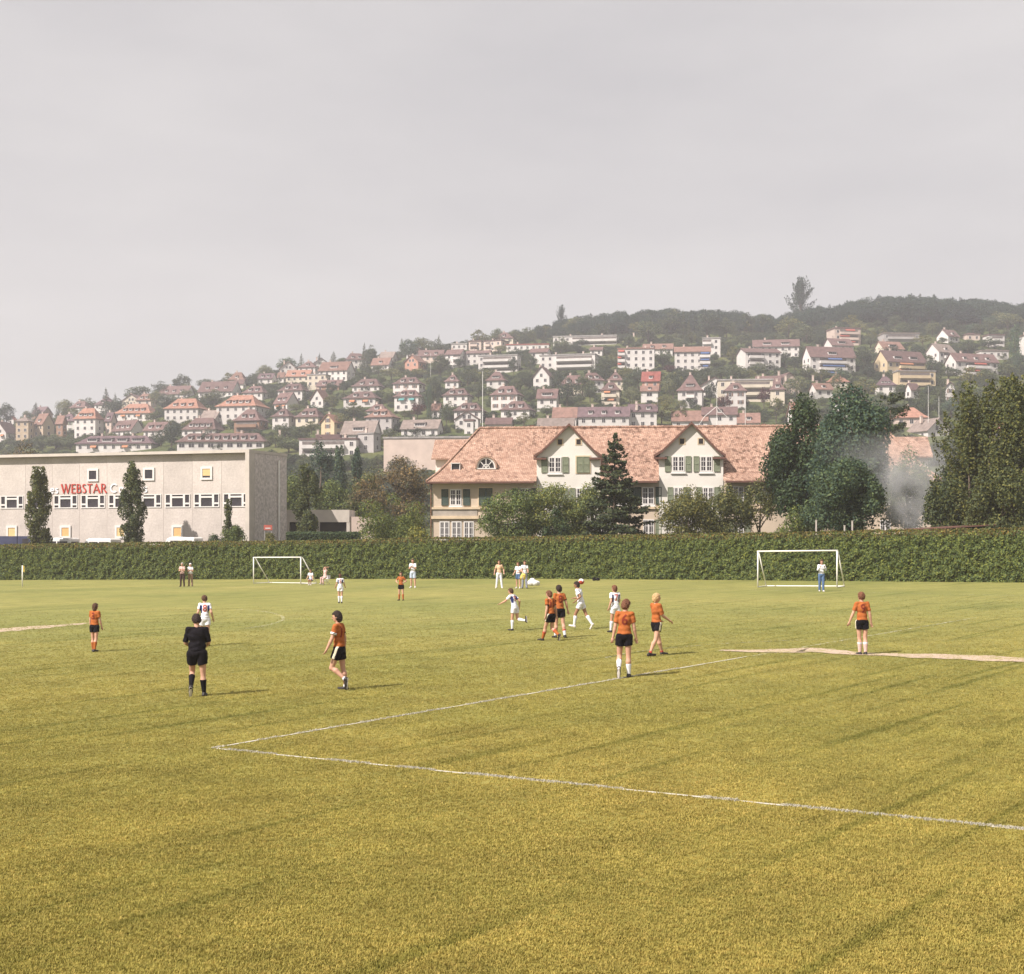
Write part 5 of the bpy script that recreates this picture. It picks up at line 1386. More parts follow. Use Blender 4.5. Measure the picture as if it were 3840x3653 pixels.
tree('garden_tree', 'tree standing in the drifting smoke', 'tree', 'broad', 3405, 1688, 190, 121, 'mid', 12000, 0.20, 30)
tree('feathery_conifer', 'tall feathery olive conifer right of the smoke', 'tree', 'thuja', 3670, 1440, 300, 106, 'plume', 24000, 0.20, 31)
tree('feathery_conifer', 'tall feathery olive conifer beyond the right goal, furthest along the hedge', 'tree', 'thuja', 3830, 1415, 330, 104, 'plume', 24000, 0.20, 32)
tree('broadleaf_tree', 'dense olive tree in front of the feathery conifers', 'tree', 'bush', 3565, 1730, 190, 107, 'plume', 19000, 0.19, 33)
tree('broadleaf_tree', 'dense brownish green tree low between the feathery conifers', 'tree', 'bush', 3750, 1730, 260, 103, 'plume', 19000, 0.19, 34)
tree('broadleaf_tree', 'dark brown green tree at the left edge above the factory roof', 'tree', 'bush', 90, 1655, 210, 215, 'brown', 9000, 0.3, 35)

# ------------------------------------------------------------------ trees among the houses
def far_tree_me(name, kind, n, seed, leaf, size, aspect=1.0):
    """unit-high tree: crown and trunk in one small mesh"""
    rng = np.random.default_rng(seed)
    P, Nn = crown(kind, n, rng)
    P = P / np.percentile(P[:, 2], 99.8)
    P[:, :2] *= 0.5 / np.percentile(np.abs(P[:, 0]), 98.5)
    V, Q = leaf_quads(P, Nn, size, rng)
    mb = trunk_mb(kind, 1.0, 0.5, rng)
    tv = np.array(mb.v); tq = [f for f in mb.f if len(f) == 4]
    Q = np.concatenate([Q, np.array(tq) + len(V)]); V = np.concatenate([V, tv * np.array([1, 1, 1])])
    mi = np.zeros(len(Q), int); mi[-len(tq):] = 1
    return mesh_np(name, V, Q, [M['l_' + leaf], M['bark']], mi)
FT = {}
for key, kind, leaf, n, size in (('mid', 'broad', 'hmid', 2200, 0.065), ('dark', 'broad', 'hdark', 2200, 0.065), ('pale', 'broad', 'hpale', 2000, 0.065), ('olive', 'sparse', 'olive', 2000, 0.06),
                                 ('blue', 'broad', 'blue', 2200, 0.065), ('copper', 'broad', 'copper', 2000, 0.065), ('fir', 'conifer', 'conifer', 1900, 0.055), ('poplar', 'poplar', 'blue', 2200, 0.05), ('bigpoplar', 'thuja', 'forest', 6000, 0.042),
                                 ('bush', 'bush', 'hmid', 1500, 0.085), ('dbush', 'bush', 'hdark', 1500, 0.085), ('pbush', 'bush', 'hpale', 1500, 0.085)):
    FT[key] = [far_tree_me('hillside_tree', kind, n, 40 + i * 7 + len(FT), leaf, size) for i in range(2)]
tr_rng = random.Random(9)
KL = {'mid': ('mid green broadleaf tree among the hillside houses', 'broadleaf_tree'), 'dark': ('dark green broadleaf tree among the hillside houses', 'broadleaf_tree'),
      'pale': ('pale yellow green tree among the hillside houses', 'broadleaf_tree'), 'olive': ('thin greyish olive tree among the hillside houses', 'broadleaf_tree'),
      'blue': ('blue green broadleaf tree among the hillside houses', 'broadleaf_tree'), 'copper': ('dark purple copper beech among the hillside houses', 'copper_beech'),
      'fir': ('dark pointed fir among the hillside houses', 'fir_tree'), 'poplar': ('tall slender poplar among the hillside houses', 'poplar_tree'), 'bigpoplar': ('tall poplar among the hillside houses', 'poplar_tree'),
      'bush': ('rounded green garden bush between hillside houses', 'garden_bush'), 'dbush': ('dark rounded garden bush between hillside houses', 'garden_bush'), 'pbush': ('light green rounded garden bush between hillside houses', 'garden_bush')}
GRP = {k: v[0].replace(' among', 's among').replace('bush between', 'bushes between') for k, v in KL.items()}
NT = [0]
FAR = []
def far_tree(key, X, d, z, h, w, label=None):
    me = tr_rng.choice(FT[key])
    o = link(KL[key][1], me, None, (X, d, z - 0.2), tr_rng.uniform(0, 6.28), (w, w, h))
    if label: tag(o, label, 'tree')
    else:
        near = min(HOUSES, key=lambda q: (q[0] - X) ** 2 + (q[1] - d) ** 2)[2]
        short = ' '.join(KL[key][0].split(' among')[0].split(' between')[0].split()[:3] if 'bush' not in key else KL[key][0].split(' between')[0].split()[:4])
        tag(o, ' '.join((short + (' tree' if 'tree' not in short and 'bush' not in short and 'fir' not in short and 'beech' not in short and 'poplar' not in short else '') + ' by the ' + near).split()[:16]), 'bush' if 'bush' in key else 'tree', GRP[key])
    NT[0] += 1; FAR.append(o)
    return o
def ptree(c, key, x, yt, yb, wd, label=None):
    """a particular tree: centre column, top, foot and width in crop pixels"""
    X, Y0 = cpx(c, x, yt); _, Y1 = cpx(c, x, yb)
    d = hit(X, Y1)
    s = d / F
    RECTS.append((X - wd / 4 / CROPS[c][2], X + wd / 4 / CROPS[c][2], Y0 + (Y1 - Y0) * 0.2, Y1, d))
    return far_tree(key, (X - CX) / F * d, d, CAMZ + (HY - Y1) / F * d, (Y1 - Y0) * s, wd / CROPS[c][2] * s, label)
for a in [
    (1, 'dark', 50, 535, 720, 150, 'dark tree beside the first white gable at the left end of the slope'), (1, 'fir', 275, 530, 640, 85), (1, 'olive', 540, 575, 700, 120), (1, 'mid', 620, 560, 660, 120),
    (1, 'mid', 685, 495, 620, 150), (1, 'fir', 815, 425, 640, 120, 'dark ragged fir rising over the left skyline'), (1, 'dark', 900, 500, 640, 170), (1, 'mid', 1080, 405, 560, 200, 'big dark green tree on the skyline above the broad orange roof'),
    (1, 'pale', 1205, 440, 580, 120), (1, 'dark', 1265, 460, 610, 110), (1, 'mid', 1330, 470, 560, 120), (1, 'pale', 1430, 430, 500, 90), (1, 'mid', 1580, 350, 430, 130), (1, 'olive', 1440, 545, 680, 85),
    (1, 'mid', 1650, 430, 560, 160), (1, 'mid', 1790, 380, 480, 120), (1, 'mid', 1180, 610, 700, 110), (1, 'dark', 1320, 690, 880, 170, 'dark purplish tree between the two terraces above the factory'), (1, 'mid', 1240, 740, 880, 110),
    (1, 'mid', 430, 780, 900, 250), (1, 'mid', 540, 800, 900, 140), (1, 'dark', 330, 780, 900, 150), (1, 'olive', 770, 860, 915, 130),
    (2, 'fir', 140, 490, 610, 46), (2, 'fir', 362, 500, 610, 48), (2, 'fir', 865, 290, 400, 78, 'small dark fir poking above the large white house'), (2, 'fir', 1150, 215, 460, 90, 'ragged dark tree on the skyline, taller left of a close pair'), (2, 'dark', 1215, 230, 460, 110, 'ragged dark tree on the skyline, right of a close pair'),
    (2, 'blue', 1560, 175, 400, 170, 'broad grey green tree on the skyline behind the salmon house'), (2, 'mid', 1120, 460, 600, 200), (2, 'pale', 1400, 440, 560, 190), (2, 'mid', 1280, 420, 520, 150), (2, 'pale', 1460, 410, 500, 120), (2, 'pale', 1650, 440, 540, 170), (2, 'pale', 1770, 520, 640, 150),
    (2, 'mid', 1840, 340, 520, 150), (2, 'fir', 598, 625, 810, 62, 'dark cypress between two white hipped houses'), (2, 'dark', 845, 570, 700, 110), (2, 'dark', 960, 560, 680, 90), (2, 'dark', 290, 620, 740, 80), (2, 'olive', 850, 690, 860, 130), (2, 'mid', 1370, 640, 780, 90),
    (2, 'olive', 1050, 760, 920, 170, 'thin grey tree before the lower white hipped house'), (2, 'copper', 1640, 760, 920, 150, 'round dark purple copper beech below the teal awning'), (2, 'poplar', 1745, 590, 920, 76), (2, 'dark', 1800, 520, 780, 120), (2, 'mid', 1910, 780, 990, 130),
    (2, 'pale', 520, 770, 860, 150), (2, 'mid', 420, 950, 1090, 190), (2, 'mid', 560, 980, 1130, 200), (2, 'mid', 330, 1030, 1180, 190), (2, 'olive', 660, 930, 1060, 150), (2, 'mid', 450, 1080, 1230, 230), (2, 'olive', 1520, 830, 930, 80), (2, 'dark', 210, 780, 900, 100),
    (2, 'olive', 1340, 1060, 1200, 110), (2, 'olive', 720, 1100, 1260, 130),
    (3, 'bigpoplar', 1245, 105, 320, 84, 'lone poplar standing above the wood on the skyline'), (3, 'dark', 130, 560, 760, 150), (3, 'mid', 380, 680, 860, 190), (3, 'dark', 480, 850, 1000, 110), (3, 'dark', 300, 590, 690, 90), (3, 'dark', 800, 580, 760, 90), (3, 'pale', 680, 480, 560, 130),
    (3, 'mid', 1240, 400, 570, 160, 'round green tree before the white terraced villas'), (3, 'dark', 1370, 450, 560, 70), (3, 'mid', 960, 560, 740, 130), (3, 'dark', 870, 730, 900, 160), (3, 'mid', 830, 780, 920, 120), (3, 'dark', 1210, 720, 900, 110), (3, 'dark', 1300, 780, 1050, 200, 'spreading dark conifer right of the wide white dormer'),
    (3, 'mid', 1440, 760, 960, 220), (3, 'dark', 1560, 660, 880, 240), (3, 'dark', 1650, 600, 820, 160), (3, 'pale', 1500, 800, 960, 130), (3, 'mid', 1870, 760, 940, 130), (3, 'pale', 1880, 870, 1040, 150), (3, 'mid', 960, 880, 1010, 90), (3, 'mid', 1110, 1030, 1140, 150), (3, 'mid', 215, 990, 1200, 120), (3, 'dark', 30, 860, 1130, 120),
    (3, 'dark', 760, 1080, 1180, 60), (3, 'olive', 900, 1100, 1230, 150), (3, 'olive', 1730, 1070, 1230, 150), (3, 'olive', 1720, 560, 680, 120),
    (4, 'bigpoplar', 1885, 85, 430, 210, 'very tall wide poplar towering above the skyline wood'), (4, 'mid', 670, 720, 900, 160, 'round green tree between the two blank white apartment fronts'), (4, 'copper', 725, 860, 950, 110, 'dark red shrub below the blank white fronts'), (4, 'fir', 850, 390, 700, 90, 'tall dark fir before the wood'), (4, 'dark', 1060, 380, 640, 240, 'broad dark tree standing forward of the wood'),
    (4, 'fir', 1290, 500, 640, 60), (4, 'mid', 1360, 600, 710, 140), (4, 'pale', 1780, 440, 640, 220), (4, 'mid', 1900, 480, 660, 180), (4, 'dark', 1210, 680, 800, 90), (4, 'olive', 1290, 700, 880, 120), (4, 'mid', 1510, 840, 980, 160), (4, 'dark', 1750, 730, 900, 90), (4, 'dark', 1830, 790, 920, 150, 'low dark spreading tree under the long white apartment house'),
    (4, 'dark', 1030, 900, 1120, 170), (4, 'dark', 1090, 1000, 1220, 110), (4, 'mid', 1180, 880, 1000, 180), (4, 'mid', 380, 950, 1180, 130), (4, 'pale', 400, 1050, 1200, 130), (4, 'pale', 730, 980, 1200, 130), (4, 'pale', 700, 1120, 1260, 140), (4, 'copper', 1560, 1060, 1250, 110, 'purple leaved tree before the cream pyramid roofed house'), (4, 'copper', 1215, 1130, 1280, 150, 'brown purple tree behind the rust terrace roof'),
    (4, 'pale', 820, 1170, 1290, 120), (4, 'olive', 660, 1180, 1400, 200), (4, 'olive', 820, 1240, 1400, 170), (4, 'pale', 1850, 960, 1180, 200), (4, 'mid', 1480, 1210, 1370, 150), (4, 'mid', 1250, 1280, 1400, 150), (4, 'olive', 1670, 1150, 1390, 180), (4, 'mid', 1560, 1280, 1400, 90), (4, 'pale', 1430, 900, 1000, 130), (4, 'mid', 250, 720, 820, 90), (4, 'dark', 170, 790, 920, 160), (4, 'dark', 60, 900, 1080, 200), (4, 'mid', 30, 1010, 1200, 130),
    (5, 'mid', 60, 520, 680, 170), (5, 'mid', 50, 860, 1000, 160), (5, 'dark', 560, 700, 960, 170), (5, 'dark', 600, 880, 990, 130), (5, 'olive', 190, 900, 1020, 190), (5, 'olive', 330, 950, 1130, 120), (5, 'olive', 560, 980, 1200, 280, 'wide greyish tree left of the purple pyramid roof'), (5, 'mid', 620, 600, 720, 130), (5, 'pale', 340, 385, 480, 200, 'pale flowering tree at the foot of the wood'),
    (5, 'poplar', 1895, 500, 960, 120, 'tall dark columnar tree at the right end of the slope'), (5, 'mid', 1480, 640, 780, 180), (5, 'mid', 1660, 620, 720, 190), (5, 'pale', 1830, 410, 560, 220), (5, 'mid', 1250, 620, 680, 100), (5, 'olive', 1080, 600, 700, 180), (5, 'mid', 1310, 880, 1000, 220), (5, 'dark', 1160, 800, 960, 110), (5, 'olive', 1500, 880, 1100, 220), (5, 'mid', 1640, 900, 1080, 190), (5, 'mid', 1830, 830, 1000, 190),
    (5, 'fir', 1050, 1050, 1300, 190, 'dark fir below the yellow annex'), (5, 'fir', 1240, 960, 1230, 130, 'dark fir left of the narrow white house'), (5, 'mid', 1440, 1000, 1250, 200), (5, 'mid', 870, 1040, 1180, 110), (5, 'dark', 1120, 1150, 1330, 180), (5, 'mid', 1600, 1060, 1300, 230), (5, 'olive', 1760, 1040, 1300, 200), (5, 'mid', 440, 1060, 1250, 250), (5, 'blue', 1330, 1150, 1330, 180)]:
    ptree(*a)
# fill the gardens between: a tree is kept only where it hides no facade
ct, cb = 0, 0
for _ in range(30000):
    if ct >= 175 and cb >= 110: break
    u = tr_rng.uniform(-60, 3900); t = tr_rng.random()
    cr = float(np.interp(u, CREST[:, 0], CREST[:, 1]))
    y = lerp(cr + 8, 1720 if u < 1600 else 1600, t ** 0.9)
    d = hit(u, y)
    if d > 848 or d < 335: continue
    key = tr_rng.choice(['mid', 'mid', 'dark', 'dark', 'pale', 'olive', 'blue', 'fir', 'bush', 'dbush', 'pbush', 'bush'])
    isb = 'bush' in key
    if (isb and cb >= 110) or (not isb and ct >= 175): continue
    h = tr_rng.uniform(2.5, 4.6) if isb else tr_rng.uniform(6.5, 12.5)
    w = h * (tr_rng.uniform(1.1, 1.8) if isb else 0.45 if key == 'fir' else tr_rng.uniform(0.8, 1.1))
    s = F / d
    x0, x1, y0 = u - w * s * 0.5, u + w * s * 0.5, y - h * s
    bad = False
    for (a0, a1, b0, b1, dd) in RECTS:
        ov = min(x1, a1) - max(x0, a0)
        if ov > 0.22 * min(x1 - x0, a1 - a0):
            if dd > d - 4 and y0 < b0 + (b1 - b0) * 0.72 and y > b0: bad = True; break
            if dd <= d and dd > d - 16 and y0 > b0 and y > b0 + 2: bad = True; break
    if bad: continue
    X = (u - CX) / F * d
    far_tree(key, X, d, Tz(X, d), h, w)
    RECTS.append((u - w * s * 0.22, u + w * s * 0.22, y0 + h * s * 0.35, y, d))
    if isb: cb += 1
    else: ct += 1
print('fill trees', ct, cb)

# undergrowth covering the open ground of the slope, and the wood along the crest
rng = np.random.default_rng(77)
pts, scl = [], []
for _ in range(90000):
    if len(pts) >= 9000: break
    u = rng.uniform(-300, 4150); d = math.sqrt(rng.uniform(335 ** 2, 860 ** 2))
    X = (u - CX) / F * d; z = Tz(X, d)
    y = HY - (z - CAMZ) / d * F
    h = rng.uniform(1.2, 4.2); s = F / d; w = h * rng.uniform(1.2, 1.9)
    bad = False
    for (a0, a1, b0, b1, dd) in RECTS:
        if u + w * s * 0.5 > a0 and u - w * s * 0.5 < a1 and b1 > b0:
            if dd > d - 2 and y - h * s < b0 + (b1 - b0) * 0.82 and y > b0: bad = True; break
    if bad: continue
    pts.append((X, d, z - 0.2)); scl.append((w, w, h))
rot = np.zeros((len(pts), 3)); rot[:, 2] = rng.random(len(pts)) * 6.28
tag(scatter('undergrowth', pts, rot, scl, FT['bush'] + FT['dbush'] + FT['dbush'] + FT['dbush']), 'green shrubs and hedges covering the gardens of the slope', 'undergrowth', kind='stuff')
FT['wood'] = [far_tree_me('wood_tree', k_, n_, 90 + i, 'forest', 0.07) for i, (k_, n_) in enumerate((('broad', 1900), ('broad', 1900), ('broad', 1900), ('conifer', 1500)))]
pts, scl = [], []
WOOD = [(1780, 6, 0.0), (1900, 8, 0.3), (2050, 10, 0.6), (2150, 13, 1), (2300, 15, 1), (2450, 16, 1), (2700, 15, 1), (2850, 11, 0.8), (3000, 13, 1), (3150, 16, 1), (3300, 19, 1), (3500, 19, 1), (3700, 17, 1), (3840, 15, 1), (4200, 15, 1)]
WA = np.array(WOOD)
for _ in range(1500):
    u = rng.uniform(1780, 4250); hm = np.interp(u, WA[:, 0], WA[:, 1]); pr = np.interp(u, WA[:, 0], WA[:, 2])
    d = rng.uniform(806 if u > 2050 else 822, 905)
    if rng.random() > pr: continue
    X = (u - CX) / F * d
    h = hm * rng.uniform(0.55, 0.80); w = h * rng.uniform(0.55, 0.85)
    pts.append((X, d, Tz(X, d) - 0.5)); scl.append((w, w, h))
rot = np.zeros((len(pts), 3)); rot[:, 2] = rng.random(len(pts)) * 6.28
tag(scatter('wood', pts, rot, scl, FT['wood']), 'dark mixed wood along the crest of the hill', 'wood', kind='stuff')

# look-alike trees beside the same house are told apart by size
byl = {}
for o in FAR: byl.setdefault(o['label'], []).append(o)
for lb, os_ in byl.items():
    if len(os_) < 2: continue
    os_.sort(key=lambda q: q.scale.z)
    names = {2: ['smaller', 'larger'], 3: ['smallest', 'middle sized', 'largest']}.get(len(os_)) or ['smallest', 'rather small'] + ['middling'] * (len(os_) - 4) + ['rather large', 'largest']
    for o, nm in zip(os_, names): o['label'] = ' '.join((nm + ' ' + lb).split()[:16])

# ------------------------------------------------------------------ people: one skin surface each, clothes as children
class Field3:
    """distance field on a grid, meshed with surface nets"""
    def __init__(s, lo, hi, h):
        s.h = h; s.lo = np.array(lo, float) - 3 * h
        s.n = np.ceil((np.array(hi, float) + 3 * h - s.lo) / h).astype(int) + 1
        s.g = np.full(s.n, 1.0)
    def sub(s, lo, hi):
        a = np.clip(np.floor((np.asarray(lo) - s.lo) / s.h).astype(int), 0, s.n - 1); b = np.clip(np.ceil((np.asarray(hi) - s.lo) / s.h).astype(int) + 1, 1, s.n)
        ax = [s.lo[i] + np.arange(a[i], b[i]) * s.h for i in range(3)]
        return tuple(slice(a[i], b[i]) for i in range(3)), np.stack(np.meshgrid(*ax, indexing='ij'), -1)
    def put(s, sl_, d, k):
        g = s.g[sl_]
        h = np.clip(0.5 + 0.5 * (g - d) / k, 0, 1)
        s.g[sl_] = g * (1 - h) + d * h - k * h * (1 - h)
    def cap(s, a, b, ra, rb, k=0.02):
        a = np.array(a, float); b = np.array(b, float); p = max(ra, rb) + 2 * k + 2 * s.h
        sl_, P = s.sub(np.minimum(a, b) - p, np.maximum(a, b) + p)
        ab = b - a; t = np.clip(((P - a) @ ab) / (ab @ ab + 1e-12), 0, 1)
        s.put(sl_, np.linalg.norm(P - a - t[..., None] * ab, axis=-1) - (ra + (rb - ra) * t), k)
    def ell(s, c, R, r, k=0.02):
        c = np.array(c, float); r = np.array(r, float); p = r.max() + 2 * k + 2 * s.h
        sl_, P = s.sub(c - p, c + p)
        q = (P - c) @ np.array(R, float).T; k0 = np.linalg.norm(q / r, axis=-1); k1 = np.linalg.norm(q / (r * r), axis=-1) + 1e-9
        s.put(sl_, k0 * (k0 - 1) / k1, k)
    def grid(s): return s.sub(s.lo, s.lo + (s.n - 1) * s.h)[1]
    def cut(s, point, normal):
        P = s.grid(); s.g = np.maximum(s.g, (P - np.array(point)) @ np.array(normal))
    def ruffle(s, amp, fr, seed=0):
        P = s.grid(); s.g = s.g + amp * (np.sin(P[..., 0] * fr + 3 * np.sin(P[..., 2] * fr * 0.6 + seed)) * np.sin(P[..., 2] * fr * 0.8 + seed + P[..., 1] * fr * 0.7))
    def mesh(s, name, mats, matf=None):
        g = s.g; ins = g < 0
        c = np.zeros(np.array(g.shape) - 1, int)
        corners = [(i, j, k) for i in (0, 1) for j in (0, 1) for k in (0, 1)]
        vw = lambda A, o: A[o[0]:A.shape[0] - 1 + o[0], o[1]:A.shape[1] - 1 + o[1], o[2]:A.shape[2] - 1 + o[2]]
        for o in corners: c += vw(ins, o)
        act = (c > 0) & (c < 8)
        idx = np.full(act.shape, -1); cells = np.argwhere(act); idx[act] = np.arange(len(cells))
        acc = np.zeros((len(cells), 3)); cn = np.zeros(len(cells))
        for ax in range(3):
            for o in corners:
                if o[ax]: continue
                o2 = list(o); o2[ax] = 1
                a = g[cells[:, 0] + o[0], cells[:, 1] + o[1], cells[:, 2] + o[2]]; b = g[cells[:, 0] + o2[0], cells[:, 1] + o2[1], cells[:, 2] + o2[2]]
                x = (a < 0) != (b < 0)
                t = np.where(x, a / (a - b + 1e-12), 0)
                p = np.tile(np.array(o, float), (len(cells), 1)); p[:, ax] += t
                acc[x] += p[x]; cn[x] += 1
        V = (cells + acc / cn[:, None]) * s.h + s.lo
        Q = []
        for ax in range(3):
            a = [slice(None)] * 3; b = [slice(None)] * 3; a[ax] = slice(0, -1); b[ax] = slice(1, None)
            x = ins[tuple(a)] != ins[tuple(b)]
            e = np.argwhere(x); u, v = (ax + 1) % 3, (ax + 2) % 3
            e = e[(e[:, u] > 0) & (e[:, v] > 0) & (e[:, u] < g.shape[u] - 1) & (e[:, v] < g.shape[v] - 1)]
            def cid(du, dv):
                q = e.copy(); q[:, u] -= du; q[:, v] -= dv; return idx[q[:, 0], q[:, 1], q[:, 2]]
            quad = np.stack([cid(0, 0), cid(1, 0), cid(1, 1), cid(0, 1)], 1)
            fl = ~ins[e[:, 0], e[:, 1], e[:, 2]]
            quad[fl] = quad[fl][:, ::-1]
            Q.append(quad)
        Q = np.concatenate(Q)
        mi = None
        if matf is not None: mi = matf(V[Q].mean(1))
        return mesh_np(name, V, Q, mats, mi, smooth=True)
def unit(v): v = np.array(v, float); return v / (np.linalg.norm(v) + 1e-12)
def rotv(v, axis, deg):
    a = math.radians(deg); axis = unit(axis); v = np.array(v, float)
    return v * math.cos(a) + np.cross(axis, v) * math.sin(a) + axis * (axis @ v) * (1 - math.cos(a))
def cloth(name, c, var=0.12): return mat(name, c, var, 14, 0.9, 0.25, 40, spec=0.15)
M['skin'] = mat('skin', (0.50, 0.285, 0.20), 0.10, 9, 0.6, spec=0.3)
M['skin_d'] = mat('tanned_skin', (0.30, 0.155, 0.095), 0.10, 9, 0.6, spec=0.3)
for k_, c_ in {'orange': (0.37, 0.112, 0.032), 'dkred': (0.20, 0.035, 0.022), 'black': (0.008, 0.0065, 0.009), 'white': (0.68, 0.68, 0.72), 'navy': (0.025, 0.035, 0.13), 'red': (0.42, 0.075, 0.05),
               'beige': (0.62, 0.42, 0.28), 'cream': (0.64, 0.58, 0.45), 'jeans': (0.09, 0.15, 0.28), 'ltblue': (0.42, 0.48, 0.58), 'grey': (0.26, 0.27, 0.34), 'brown': (0.06, 0.035, 0.03), 'tan': (0.28, 0.18, 0.13), 'pink': (0.62, 0.42, 0.38), 'yellow': (0.62, 0.46, 0.12)}.items():
    M['c_' + k_] = cloth('cloth_' + k_, c_)
for k_, c_ in {'dark': (0.025, 0.014, 0.011), 'brown': (0.085, 0.04, 0.022), 'auburn': (0.15, 0.06, 0.03), 'blond': (0.52, 0.34, 0.17), 'grey': (0.40, 0.36, 0.33)}.items():
    M['h_' + k_] = mat('hair_' + k_, c_, 0.35, 30, 0.6, 0.6, 60)
M['shoe'] = mat('boot_leather', (0.02, 0.017, 0.017), 0.2, 10, 0.5)
M['shoe_w'] = mat('white_shoe_leather', (0.60, 0.56, 0.54), 0.1, 10, 0.6)

def person(label, xf, yf, hpx, yaw, top=('orange', {}), bottom=('shorts', 'black', {}), sock='orange', shoe='shoe', hair='brown', hairlen=0.0, skin='skin', group=None,
           legL=(0, 0), legR=(0, 0), armL=(5, 8, 10), armR=(5, 8, 10), spreadL=2, spreadR=2, lean=2, tilt=0, head=(0, 0), foot=(0, 0), number=None, build=1.0, h=0.012, sleeve=0.62, numcol='dkred', lift=0.0, seat=None, cap=None, armband=False):
    """legs (thigh swing forward, knee flex), arms (swing forward, out, elbow flex), all in degrees; yaw 0 looks away from the camera, 90 to the picture's left"""
    base = field(xf, yf)
    Hm = hpx / F * base.y
    if seat: Hm = seat
    L_ = Hm
    up = unit((math.sin(math.radians(tilt)), math.sin(math.radians(lean)), 1.0))
    rt = unit(np.cross((0, 1, 0), up)); fw = np.cross(up, rt)
    pel = np.zeros(3)
    J = {}
    J['waist'] = pel + up * 0.085 * L_; J['chest'] = pel + up * 0.205 * L_; J['neck'] = pel + up * 0.315 * L_
    J['headc'] = J['neck'] + unit(up + fw * 0.10) * 0.098 * L_ 
    hy_, hp_ = head
    hf = rotv(fw, up, hy_); hrt = np.cross(hf, up); hf = rotv(hf, hrt, hp_); hup = np.cross(hrt, hf)
    J['headc'] = J['neck'] + unit(up * 0.8 + hup * 0.2 + hf * 0.14) * 0.098 * L_
    legs_ = {-1: list(legL), 1: list(legR)}
    sup = -1 if abs(legL[1]) + abs(legL[0]) * 0.5 <= abs(legR[1]) + abs(legR[0]) * 0.5 else 1       # the leg that carries the weight
    for it in range(30):
        sides = {}; low = {}
        for sgn, leg, arm, spr, ft in ((-1, legs_[-1], armL, spreadL, foot[0]), (1, legs_[1], armR, spreadR, foot[1])):
            hip = pel + np.array([sgn * 0.052 * L_ * build ** 0.5, 0, -0.02 * L_])
            td = rotv(rotv((0, 0, -1), (1, 0, 0), leg[0]), (0, 1, 0), -sgn * spr)
            knee = hip + td * 0.243 * L_
            sd = rotv(td, (1, 0, 0), -leg[1])
            ank = knee + sd * 0.232 * L_
            if sd[2] < -0.80 and not ft: fdir = np.array([0.0, 1.0, 0.0])          # sole flat on the turf
            else:
                fdir = unit(np.cross(sd, np.array([1.0, 0, 0]))); fdir = fdir if fdir[1] > -0.2 else -fdir
                fdir = rotv(fdir, (1, 0, 0), -ft)
            fdir = rotv(fdir, (0, 0, 1), -sgn * 8)
            sh_ = J['neck'] - up * 0.022 * L_ + rt * sgn * 0.088 * L_ * build ** 0.6
            ad = rotv(rotv(-up, rt, arm[0]), fw, -sgn * arm[1])
            elb = sh_ + ad * 0.168 * L_
            fd = rotv(ad, rt, arm[2])
            if len(arm) > 3: fd = rotv(fd, up, -sgn * arm[3])
            wr = elb + fd * 0.148 * L_
            heel = ank + sd * 0.030 * L_; toe = heel + fdir * 0.105 * L_
            sides[sgn] = dict(hip=hip, knee=knee, ank=ank, fdir=fdir, sd=sd, td=td, sh=sh_, elb=elb, wr=wr, ad=ad, fd=fd, heel=heel - fdir * 0.018 * L_, toe=toe)
            low[sgn] = min(heel[2], toe[2]) - 0.012 * L_
        if seat or low[-sup] >= low[sup] - 0.006 * L_: break
        legs_[-sup][1] += 4; legs_[-sup][0] += 2
    zmin = min(low.values()) if seat else low[sup]
    if seat: zmin = min(zmin, pel[2] - 0.075 * L_)
    off = np.array([0, 0, -zmin + lift])
    fx_ = (sides[-1]['heel'] + sides[1]['heel'] + sides[-1]['toe'] + sides[1]['toe']) / 4
    off[0] -= fx_[0]; off[1] -= fx_[1]
    pel = pel + off
    for k_ in J: J[k_] = J[k_] + off
    for S in sides.values():
        for k_ in ('hip', 'knee', 'ank', 'sh', 'elb', 'wr', 'heel', 'toe'): S[k_] = S[k_] + off
    allp = np.array([pel, *J.values()] + [S[k_] for S in sides.values() for k_ in ('hip', 'knee', 'ank', 'sh', 'elb', 'wr', 'heel', 'toe')])
    lo, hi = allp.min(0) - 0.16 * L_, allp.max(0) + 0.16 * L_
    Rb = np.array([rt, fw, up]); Rh = np.array([hrt, hf, hup])
    root = empty('person', base, math.radians(yaw))
    tag(root, label, 'person', group)
    bu_ = build
    # skin
    f_ = Field3(lo, hi, h)
    f_.ell(J['headc'] + hup * 0.006 * L_, Rh, (0.047 * L_, 0.057 * L_, 0.066 * L_))
    f_.ell(J['headc'] + hf * 0.022 * L_ - hup * 0.034 * L_, Rh, (0.031 * L_, 0.032 * L_, 0.032 * L_), 0.015)      # jaw
    f_.cap(J['headc'] + hf * 0.055 * L_ + hup * 0.004 * L_, J['headc'] + hf * 0.064 * L_ - hup * 0.013 * L_, 0.005 * L_, 0.009 * L_, 0.008)   # nose
    for sgn in (-1, 1): f_.ell(J['headc'] + hrt * sgn * 0.047 * L_ - hup * 0.006 * L_, Rh, (0.007 * L_, 0.012 * L_, 0.018 * L_), 0.006)
    f_.cap(J['neck'] - up * 0.02 * L_, J['headc'] - hup * 0.02 * L_, 0.034 * L_, 0.029 * L_, 0.015)
    f_.ell(J['chest'] + up * 0.01 * L_, Rb, (0.076 * L_ * bu_, 0.056 * L_, 0.10 * L_), 0.03)
    f_.ell(J['waist'], Rb, (0.066 * L_ * bu_, 0.050 * L_, 0.08 * L_), 0.03)
    f_.ell(pel, np.eye(3), (0.082 * L_ * bu_ ** 0.5, 0.062 * L_, 0.068 * L_), 0.03)
